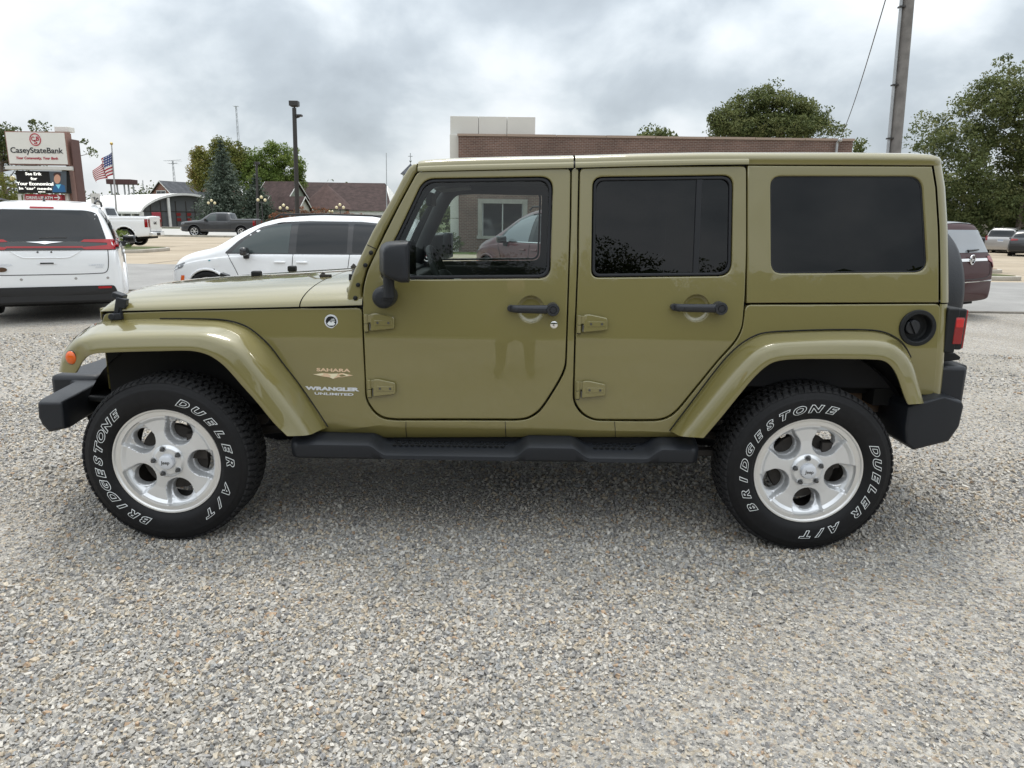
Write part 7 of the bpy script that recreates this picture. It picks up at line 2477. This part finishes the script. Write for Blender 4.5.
for e in (-1, 1):
    c.panel('tail_light', [(e * .955, 1.05), (e * .945, 1.205), (e * .50, 1.20), (e * .45, 1.165), (e * .80, 1.15), (e * .80, 1.115), (e * .45, 1.085), (e * .5, 1.05)], 'B', M['van_red'], off=0.016, r=0.012, step=0.05)
    c.panel('tail_light', [(2.30, 1.06), (2.26, 1.20), (2.50, 1.20), (2.54, 1.06)], 'L' if e < 0 else 'R', M['van_red'], off=0.012, r=0.02)
    c.panel('reflector', [(e * .62, .455), (e * .62, .49), (e * .80, .49), (e * .80, .455)], 'B', M['van_red'], off=0.02, r=0.008)
c.panel('light_strip', [(-.48, 1.075), (-.48, 1.10), (.48, 1.10), (.48, 1.075)], 'B', M['van_red'], off=0.016, r=0.005)
c.panel('emblem', [(-.235, 1.165), (-.08, 1.147), (0, 1.13), (.08, 1.147), (.235, 1.165), (.10, 1.168), (0, 1.175), (-.10, 1.168)], 'B', M['chrome'], off=0.024, r=0.004)
c.panel('bumper_lower', [(-.93, .20), (-.84, .50), (.84, .50), (.93, .20)], 'B', M['mtrim'], off=0.012, r=0.04)
c.part('valance', MB().box2((2.25, -.84, .24), (2.606, .84, .43)), M['mtrim'], 0.04)
c.panel('hatch_handle', [(-.13, .835), (-.10, .88), (.10, .88), (.13, .835)], 'B', M['white_paint'], off=0.010, r=0.01)
c.panel('handle_slot', [(-.085, .84), (-.085, .86), (.085, .86), (.085, .84)], 'B', M['mtrim'], off=0.014, r=0.006)
for e in (-1, 1):
    seg_line(c, 'hatch_gap', [(e * .80, 1.04), (e * .79, .85), (e * .75, .71), (e * .60, .685), (e * .2, .68), (0, .68)], 'B', M['gasket'], 0.006)
    seg_line(c, 'plate_recess', [(0, .93), (e * .25, .93), (e * .34, .96), (e * .44, 1.03)], 'B', M['white_paint'], 0.010)
    mb = MB()
    for y in (.36, .80):
        h = c.hit((5, e * y * .95, .615), (-1, 0, 0)); mb.lathe([(0.001, .004), (.018, .004), (.02, 0)], h, 'x', 12)
    c.part('parking_sensor', mb, M['silver_paint'])
mb = MB()
for y in (-.10, .07):
    h = c.hit((5, y, 1.015), (-1, 0, 0)); mb.ball((h.x + .004, h.y, h.z), .013, 8, 6)
c.part('plate_screw', mb, M['mtrim'])
c.text('PACIFICA', 'B', -.56, .83, .28, .028, M['silver_badge']); c.text('LIMITED', 'B', .63, .815, .20, .024, M['silver_badge']); c.text('AWD', 'B', .66, .782, .10, .02, M['silver_badge'])
c.panel('dealer_badge', [(-.56 + .065 * math.cos(a) , .765 + .034 * math.sin(a)) for a in [2 * math.pi * k / 16 for k in range(16)]], 'B', mat('brown_badge', (.10, .055, .03), .4, .3), off=0.012, r=0)
mb = MB(); h = c.hit((5, .10, 1.25), (-1, 0, 0)); mb.tube([(h.x + .02, .28, 1.225), (h.x + .015, .0, 1.22), (h.x + .01, -.06, 1.215)], [.008, .012, .02], 8); c.part('wiper', mb, M['mtrim'])
mb = MB(); mb.add([(1.62, 0, 1.77), (1.86, -.02, 1.765), (1.86, .02, 1.765), (1.82, 0, 1.86)], [(0, 1, 3), (0, 3, 2), (1, 2, 3), (0, 2, 1)]); c.part('roof_fin', mb, M['gloss_black'], 0.004)
mb = MB(); mb.tube([(2.30, -.55, .27), (2.35, .30, .27), (2.25, .55, .33)], .03, 8); mb.box2((1.9, -.6, .26), (2.2, .3, .36)); c.part('exhaust', mb, M['rust'])
# --- white minivan seen from the side, nose to the left
k = at(207, 272, 9.6)
vx, vy = k.x + 1.62, 10.55
c = minivan('white minivan side on, nose to the left, behind the green hood', (vx, vy, -0.25), R(0), M['white_paint'])
c.panel('charge_door', [(-1.42 + .085 * math.cos(a), .90 + .085 * math.sin(a)) for a in [2 * math.pi * q / 20 for q in range(20)]], 'L', M['white_paint'], off=0.006, r=0)
c.panel('charge_badge', [(-1.57, .915), (-1.55, .94), (-1.52, .94), (-1.53, .915)], 'L', mat('teal_badge', (.02, .22, .27), .4), off=0.006, r=0.006)
c.panel('tail_light', [(-.955, 1.05), (-.945, 1.20), (.945, 1.20), (.955, 1.05)], 'B', M['red_lens'], off=0.012)
c.panel('rear_window', [(-.80, 1.20), (-.66, 1.60), (.66, 1.60), (.80, 1.20)], 'B', M['car_glass'], off=0.008, r=0.06)
# --- silver minivan parked at the far right
_h = Vector((math.sin(R(41)), math.cos(R(41)))); _r = at(1000.5, 240, 46.5)
vx, vy = _r.x + 2.6 * _h.x, 46.5 + 2.6 * _h.y
c = minivan('silver minivan seen from behind, parked against the yellow kerb', (vx, vy, gz(vx, vy) - 0.05), math.atan2(-_h.y, -_h.x), M['silver_paint'])
c.panel('rear_window', [(-.80, 1.17), (-.68, 1.60), (.68, 1.60), (.80, 1.17)], 'B', M['car_glass'], off=0.008, r=0.06)
for e in (-1, 1):
    c.panel('tail_light', [(e * .955, .92), (e * .945, 1.26), (e * .80, 1.26), (e * .78, .92)], 'B', M['red_lens'], off=0.014, r=0.02)
pl = c.panel('licence_plate', [(-.17, .84), (-.17, .98), (.17, .98), (.17, .84)], 'B', mat('plate_white', (.6, .62, .66), .5), off=0.014, r=0.01)
c.panel('plate_band', [(-.15, .93), (-.15, .965), (.15, .965), (.15, .93)], 'B', mat('plate_blue', (.05, .16, .36), .5), off=0.018, r=0.004, parent=pl)
c.panel('bumper_step', [(-.9, .50), (-.9, .64), (.9, .64), (.9, .50)], 'B', M['silver_paint'], off=0.03, r=0.03)
# --- maroon minivan beyond the spare wheel, angled away
vy0 = 9.4
rp = at(970, 280, vy0)
hd = Vector((-0.56, 0.83))
cxy = Vector((rp.x, rp.y)) + hd * 2.6
c = minivan('maroon minivan angled away, with a chrome bar across its tailgate', (cxy.x, cxy.y, gz(cxy.x, cxy.y) - 0.02), math.atan2(-hd.y, -hd.x), M['maroon_paint'])
c.panel('rear_window', [(-.80, 1.19), (-.68, 1.60), (.68, 1.60), (.80, 1.19)], 'B', M['car_glass_pale'], off=0.008, r=0.06)
cb = c.panel('chrome_bar', [(-.62, 1.035), (-.62, 1.085), (.62, 1.085), (.62, 1.035)], 'B', M['chrome'], off=0.022, r=0.01)
h = c.hit((5, 0, 1.065), (-1, 0, 0))
mb = MB()
for sg in (-1, 1):
    mb.tube([(h.x + .035, sg * .055, h.z + .07), (h.x + .035, sg * .04, h.z - .07)], .012, 6)
mb.tube([(h.x + .035, -.045, h.z), (h.x + .035, .045, h.z)], .011, 6)
mb.tube([(h.x + .03, .085 * math.cos(a), h.z + .085 * math.sin(a)) for a in [2 * math.pi * q / 20 for q in range(20)]], .012, 6, False, True)
c.part('emblem', mb, M['chrome'], 0, cb)
for e in (-1, 1):
    c.panel('tail_light', [(e * .955, .90), (e * .945, 1.15), (e * .66, 1.12), (e * .66, 1.05), (e * .80, 1.0), (e * .84, .90)], 'B', M['red_lens'], off=0.016, r=0.02, step=0.05)
    c.panel('tail_light', [(2.33, .92), (2.30, 1.14), (2.52, 1.14), (2.57, .92)], 'L' if e < 0 else 'R', M['red_lens'], off=0.012, r=0.02)
seg_line(c, 'bumper_gap', [(-.88, .66), (-.4, .655), (0, .655), (.4, .655), (.88, .66)], 'B', M['chrome'], 0.012)
seg_line(c, 'hatch_gap', [(-.74, .98), (-.70, .74), (0, .70), (.70, .74), (.74, .98)], 'B', M['mtrim'], 0.007)
c.panel('spoiler', [(2.0, -.66), (2.0, .66), (2.27, .64), (2.27, -.64)], 'T', M['gloss_black'], off=0.012, r=0.05)
mb = MB(); h = c.hit((5, 0, 1.22), (-1, 0, 0)); mb.tube([(h.x + .02, .35, 1.24), (h.x + .02, 0, 1.225), (h.x + .02, -.06, 1.215)], [.012, .018, .03], 8); c.part('wiper', mb, M['mtrim'])
# --- maroon crossover seen through the front windows
k = at(500, 243, 11.5)
hd = Vector((-0.56, 0.83)); rz_ = math.atan2(-hd.y, -hd.x)
lx_, ly_ = -0.83, -1.13
vx, vy = k.x - (lx_ * math.cos(rz_) - ly_ * math.sin(rz_)), 11.5 - (lx_ * math.sin(rz_) + ly_ * math.cos(rz_))
c = minivan('maroon car parked behind the green SUV, seen through its front windows', (vx, vy, gz(vx, vy) - 0.02), rz_, carpaint('glossy_maroon_paint', (0.10, 0.02, 0.024), 0.15), front_glass=M['car_glass_pale'])
c.both('chrome_moulding', [(-1.16, 1.058), (-1.16, 1.075), (1.9, 1.09), (1.9, 1.072)], M['chrome'], off=0.012, r=0.004)
# --- SUV at the right edge, dark car beside the silver van
SUV = [(-2.32, .40, .72, .78, .66, .70, .56), (-2.25, .30, .80, .92, .80, .82, .68), (-2.05, .28, .90, 1.02, .89, .90, .76), (-1.4, .26, .98, 1.10, .93, .94, .80), (-.95, .26, 1.02, 1.22, .94, .93, .78), (-.5, .26, 1.04, 1.50, .94, .92, .70), (-.1, .26, 1.05, 1.62, .945, .915, .66), (.6, .26, 1.06, 1.66, .945, .91, .65), (1.4, .27, 1.09, 1.62, .94, .90, .64),
       (1.75, .28, 1.11, 1.56, .935, .89, .64), (1.98, .30, 1.12, 1.42, .93, .885, .67), (2.16, .33, 1.10, 1.20, .91, .87, .74), (2.26, .36, 1.0, 1.05, .88, .85, .76), (2.31, .44, .80, .84, .82, .80, .74)]
def suv(name, label, cat, loc, rz, paint):
    c = Car(name, label, cat, loc, rz, SUV, paint, arch=((-1.42, .37), (1.32, .37)), arch_r=0.42)
    c.wheels((-1.42, 1.32), 0.37, 1.62)
    c.both('window_surround', [(-.98, 1.05), (-.45, 1.47), (-.1, 1.57), (.7, 1.60), (1.5, 1.56), (1.85, 1.20), (1.7, 1.12)], M['gloss_black'], off=0.003, r=0.05)
    c.both('side_window', [(-.85, 1.075), (-.40, 1.43), (-.05, 1.53), (.15, 1.545), (.15, 1.08)], M['car_glass_front'], off=0.006, r=0.03)
    c.both('side_window', [(.25, 1.085), (.25, 1.55), (.95, 1.55), (1.02, 1.11)], M['car_glass'], off=0.006, r=0.03)
    c.both('quarter_window', [(1.10, 1.12), (1.03, 1.54), (1.45, 1.52), (1.75, 1.20), (1.65, 1.14)], M['car_glass'], off=0.006, r=0.03)
    c.panel('windscreen', [(-.98, -.68), (-.42, -.56), (-.42, .56), (-.98, .68)], 'T', M['car_glass'], off=0.006, r=0.05)
    c.panel('rear_window', [(-.72, 1.19), (-.60, 1.50), (.60, 1.50), (.72, 1.19)], 'B', M['car_glass'], off=0.008, r=0.06)
    for e in (-1, 1):
        c.panel('tail_light', [(e * .88, .98), (e * .87, 1.12), (e * .45, 1.10), (e * .45, 1.02)], 'B', M['red_lens'], off=0.014, r=0.02)
        c.panel('headlight', [(-2.2, .80), (-2.18, .90), (-1.85, .96), (-1.88, .86)], 'L' if e < 0 else 'R', M['lamp_lens'], off=0.006, r=0.02)
        sd = 'L' if e < 0 else 'R'
        h = c.hit((-.80, e * 3, 1.06), (0, -e, 0))
        mb = MB(); mb.box((h.x, h.y + e * .12, h.z + .05), (.12, .20, .13)); c.part('mirror', mb, paint, 0.03)
    c.panel('bumper_lower', [(-.84, .42), (-.84, .66), (.84, .66), (.84, .42)], 'B', M['mtrim'], off=0.014, r=0.03)
    c.panel('grille', [(-.55, .55), (-.55, .78), (.55, .78), (.55, .55)], 'F', M['mtrim'], off=0.008, r=0.03)
    c.part('underbody', MB().box2((-2.0, -.74, .24), (2.1, .74, .44)), M['black'])
    return c
_h = Vector((math.sin(R(38)), math.cos(R(38)))); _r = at(1027, 240, 40.5)
vx, vy = _r.x + 2.3 * _h.x, 40.5 + 2.3 * _h.y
suv('sport_utility', 'dark silver SUV cut off by the right edge of the picture', 'SUV', (vx, vy, gz(vx, vy) - 0.03), math.atan2(-_h.y, -_h.x), M['grey_paint'])
vx, vy = at(958, 240, 50).x, 50.0
suv('dark_car', 'black car at the far right, left of the silver minivan', 'car', (vx, vy, gz(vx, vy) - 0.05), R(176), M['black_paint'])
# --- pickups
PICK = [(-2.92, .50, .82, .90, .80, .82, .72), (-2.86, .42, .98, 1.10, .94, .94, .84), (-2.70, .40, 1.06, 1.16, .97, .97, .86), (-2.2, .40, 1.12, 1.22, .99, .985, .86), (-1.55, .40, 1.16, 1.27, .995, .985, .86), (-1.30, .40, 1.18, 1.34, .995, .98, .84), (-.95, .40, 1.20, 1.62, .995, .975, .74), (-.62, .40, 1.21, 1.83, .995, .97, .70), (-.2, .40, 1.22, 1.90, .995, .97, .69), (.3, .40, 1.22, 1.91, .995, .97, .69), (.74, .40, 1.23, 1.89, .995, .97, .69), (.90, .40, 1.24, 1.84, .995, .97, .70),
        (1.0, .41, 1.25, 1.42, .995, .97, .84), (1.05, .42, 1.25, 1.40, .995, .975, .92), (1.6, .44, 1.26, 1.41, .995, .975, .925), (2.4, .46, 1.27, 1.42, .99, .97, .92), (2.84, .50, 1.27, 1.42, .97, .955, .91), (2.90, .55, 1.25, 1.38, .96, .945, .90)]
def pickup(label, loc, rz, paint, brand_txt=None):
    c = Car('pickup_truck', label, 'pickup truck', loc, rz, PICK, paint, smooth_x=False, nx=150, arch=((-1.85, .46), (1.82, .46)), arch_r=0.50)
    c.wheels((-1.85, 1.82), 0.415, 1.76, 0.27, 6)
    c.both('window_surround', [(-1.05, 1.22), (-.62, 1.74), (-.3, 1.80), (.80, 1.80), (.86, 1.24)], M['gloss_black'], off=0.004, r=0.05)
    c.both('side_window', [(-.95, 1.25), (-.58, 1.70), (-.3, 1.75), (-.12, 1.76), (-.12, 1.25)], M['car_glass_front'], off=0.008, r=0.03)
    c.both('side_window', [(-.02, 1.25), (-.02, 1.76), (.66, 1.76), (.70, 1.26)], M['car_glass'], off=0.008, r=0.03)
    c.panel('windscreen', [(-1.28, -.70), (-.66, -.58), (-.66, .58), (-1.28, .70)], 'T', M['car_glass'], off=0.006, r=0.05)
    c.panel('rear_window', [(-.60, 1.46), (-.55, 1.78), (.55, 1.78), (.60, 1.46)], 'B', M['car_glass'], off=0.01, r=0.04)
    c.panel('bed_floor', [(1.10, -.80), (2.80, -.80), (2.80, .80), (1.10, .80)], 'T', M['mtrim'], off=0.004, r=0.02)
    tg = c.panel('tailgate', [(-.72, .72), (-.72, 1.36), (.72, 1.36), (.72, .72)], 'B', paint, off=0.02, r=0.03)
    for e in (-1, 1):
        sd = 'L' if e < 0 else 'R'
        c.panel('tail_light', [(e * .93, .92), (e * .93, 1.30), (e * .76, 1.30), (e * .76, .92)], 'B', M['red_lens'], off=0.016, r=0.02)
        c.panel('tail_light', [(2.74, .92), (2.74, 1.30), (2.885, 1.30), (2.885, .92)], sd, M['red_lens'], off=0.012, r=0.02)
        c.panel('headlight', [(-2.86, .92), (-2.84, 1.08), (-2.55, 1.10), (-2.60, .95)], sd, M['lamp_lens'], off=0.01, r=0.02)
        c.panel('headlight', [(e * .88, .90), (e * .86, 1.05), (e * .56, 1.03), (e * .56, .90)], 'F', M['lamp_lens'], off=0.01, r=0.02)
        for x in (-1.0, -.06, .84):
            seg_line(c, 'door_gap', [(x, .5), (x + .01, .9), (x + .02, 1.22)], sd)
        seg_line(c, 'bed_gap', [(.98, .5), (.98, .9), (.98, 1.36)], sd, None, 0.012)
        for x in (-.25, .62):
            h = c.hit((x, e * 3, 1.10), (0, -e, 0)); mb = MB(); mb.box((h.x, h.y + e * .02, h.z), (.20, .03, .04)); c.part('door_handle', mb, paint, 0.01)
        h = c.hit((-.88, e * 3, 1.22), (0, -e, 0)); mb = MB(); mb.box((h.x, h.y + e * .18, h.z + .09), (.12, .24, .22)); c.part('mirror', mb, M['mtrim'], 0.03)
    c.panel('grille', [(-.52, .74), (-.52, 1.06), (.52, 1.06), (.52, .74)], 'F', M['mtrim'], off=0.012, r=0.04)
    mb = MB(); mb.box2((-2.98, -.88, .50), (-2.86, .88, .70)); c.part('front_bumper', mb, M['chrome'], 0.03)
    mb = MB(); mb.box2((2.86, -.90, .50), (3.04, .90, .70)); rb = c.part('rear_bumper', mb, M['chrome'], 0.03)
    mb = MB(); mb.box2((2.9, -.40, .703), (3.03, .40, .715)); mb.box2((3.036, -.25, .52), (3.05, .25, .66)); c.part('bumper_step', mb, M['mtrim'], 0, rb)
    c.part('underbody', MB().box2((-2.7, -.62, .38), (2.8, .62, .62)), M['black'])
    if brand_txt: c.text(brand_txt, 'B', 0, 1.12, .50, .13, M['mtrim'], 0.03, 0.03)
    return c
k = at(126, 245, 30.5)
ang = R(200)            # local +x (the tail) turned to the right and towards the camera
hd = R(9)
k = at(126, 238, 30.6)
vx, vy = k.x - (1.82 * math.cos(hd) + .88 * math.sin(hd)), 30.6 - (1.82 * math.sin(hd) - .88 * math.cos(hd))
pickup('white pickup truck showing its tailgate, near the bank sign', (vx, vy, 0.0), hd, M['white_paint'], 'GMC')
vx, vy = at(222, 232, 54.5).x, 54.6
pickup('dark grey pickup truck with its nose to the left, before the spruce', (vx, vy, gz(vx, vy) - 0.02), R(3), M['grey_paint'])
# ================================================================== the photographer, seen only mirrored in the front door
def skin(name, joints, links, m, parent, sub=2):
    me = bpy.data.meshes.new(name)
    names = list(joints)
    me.from_pydata([joints[k][0] for k in names], [(names.index(a), names.index(b)) for a, b in links], [])
    o = bpy.data.objects.new(name, me); COL.objects.link(o); o.parent = parent
    sm = o.modifiers.new('skin', 'SKIN')
    if not me.skin_vertices:
        bm = bmesh.new(); bm.from_mesh(me); bm.verts.layers.skin.verify(); bm.to_mesh(me); bm.free()
    for k, v in zip(names, me.skin_vertices[0].data):
        r_ = joints[k][1]; v.radius = (r_, r_); v.use_root = k == 'pelvis'
    ss = o.modifiers.new('smooth', 'SUBSURF'); ss.levels = ss.render_levels = sub
    me.materials.append(m)
    return o
ph = empty('person', (1.60, -4.42, 0.0), 0, 'person in dark clothes taking the picture, mirrored in the front door', 'person')
J = {'pelvis': ((0, 0, .95), .15), 'waist': ((0, 0, 1.10), .14), 'chest': ((0, .0, 1.33), .16), 'neck': ((0, .01, 1.50), .06), 'head0': ((0, .02, 1.58), .085), 'head': ((0, .03, 1.68), .10), 'crown': ((0, .02, 1.76), .075)}
Lk = [('pelvis', 'waist'), ('waist', 'chest'), ('chest', 'neck'), ('neck', 'head0'), ('head0', 'head'), ('head', 'crown')]
for s, t in ((-1, 'a'), (1, 'b')):
    J.update({'sh' + t: ((s * .19, 0, 1.42), .065), 'el' + t: ((s * .27, .12, 1.20), .048), 'wr' + t: ((s * .11, .31, 1.44), .032), 'ha' + t: ((s * .06, .35, 1.49), .035),
              'hip' + t: ((s * .10, 0, .88), .10), 'kn' + t: ((s * .13, .02, .50), .072), 'an' + t: ((s * .14, -.02, .10), .05), 'to' + t: ((s * .17, .15, .05), .045)})
    Lk += [('chest', 'sh' + t), ('sh' + t, 'el' + t), ('el' + t, 'wr' + t), ('wr' + t, 'ha' + t), ('pelvis', 'hip' + t), ('hip' + t, 'kn' + t), ('kn' + t, 'an' + t), ('an' + t, 'to' + t)]
skin('body', J, Lk, mat('dark_clothing', (0.03, 0.032, 0.04), 0.9), ph)
hm = MB(); hm.ball((0, .035, 1.675), (.085, .10, .125), 20, 14)
obj('head', hm, mat('skin', (0.42, 0.26, 0.19), 0.6), ph, 0, 60)
hm = MB(); hm.ball((0, .0, 1.72), (.096, .108, .10), 20, 12)
obj('hair', hm, mat('brown_hair', (0.04, 0.025, 0.018), 0.8), ph, 0, 60)
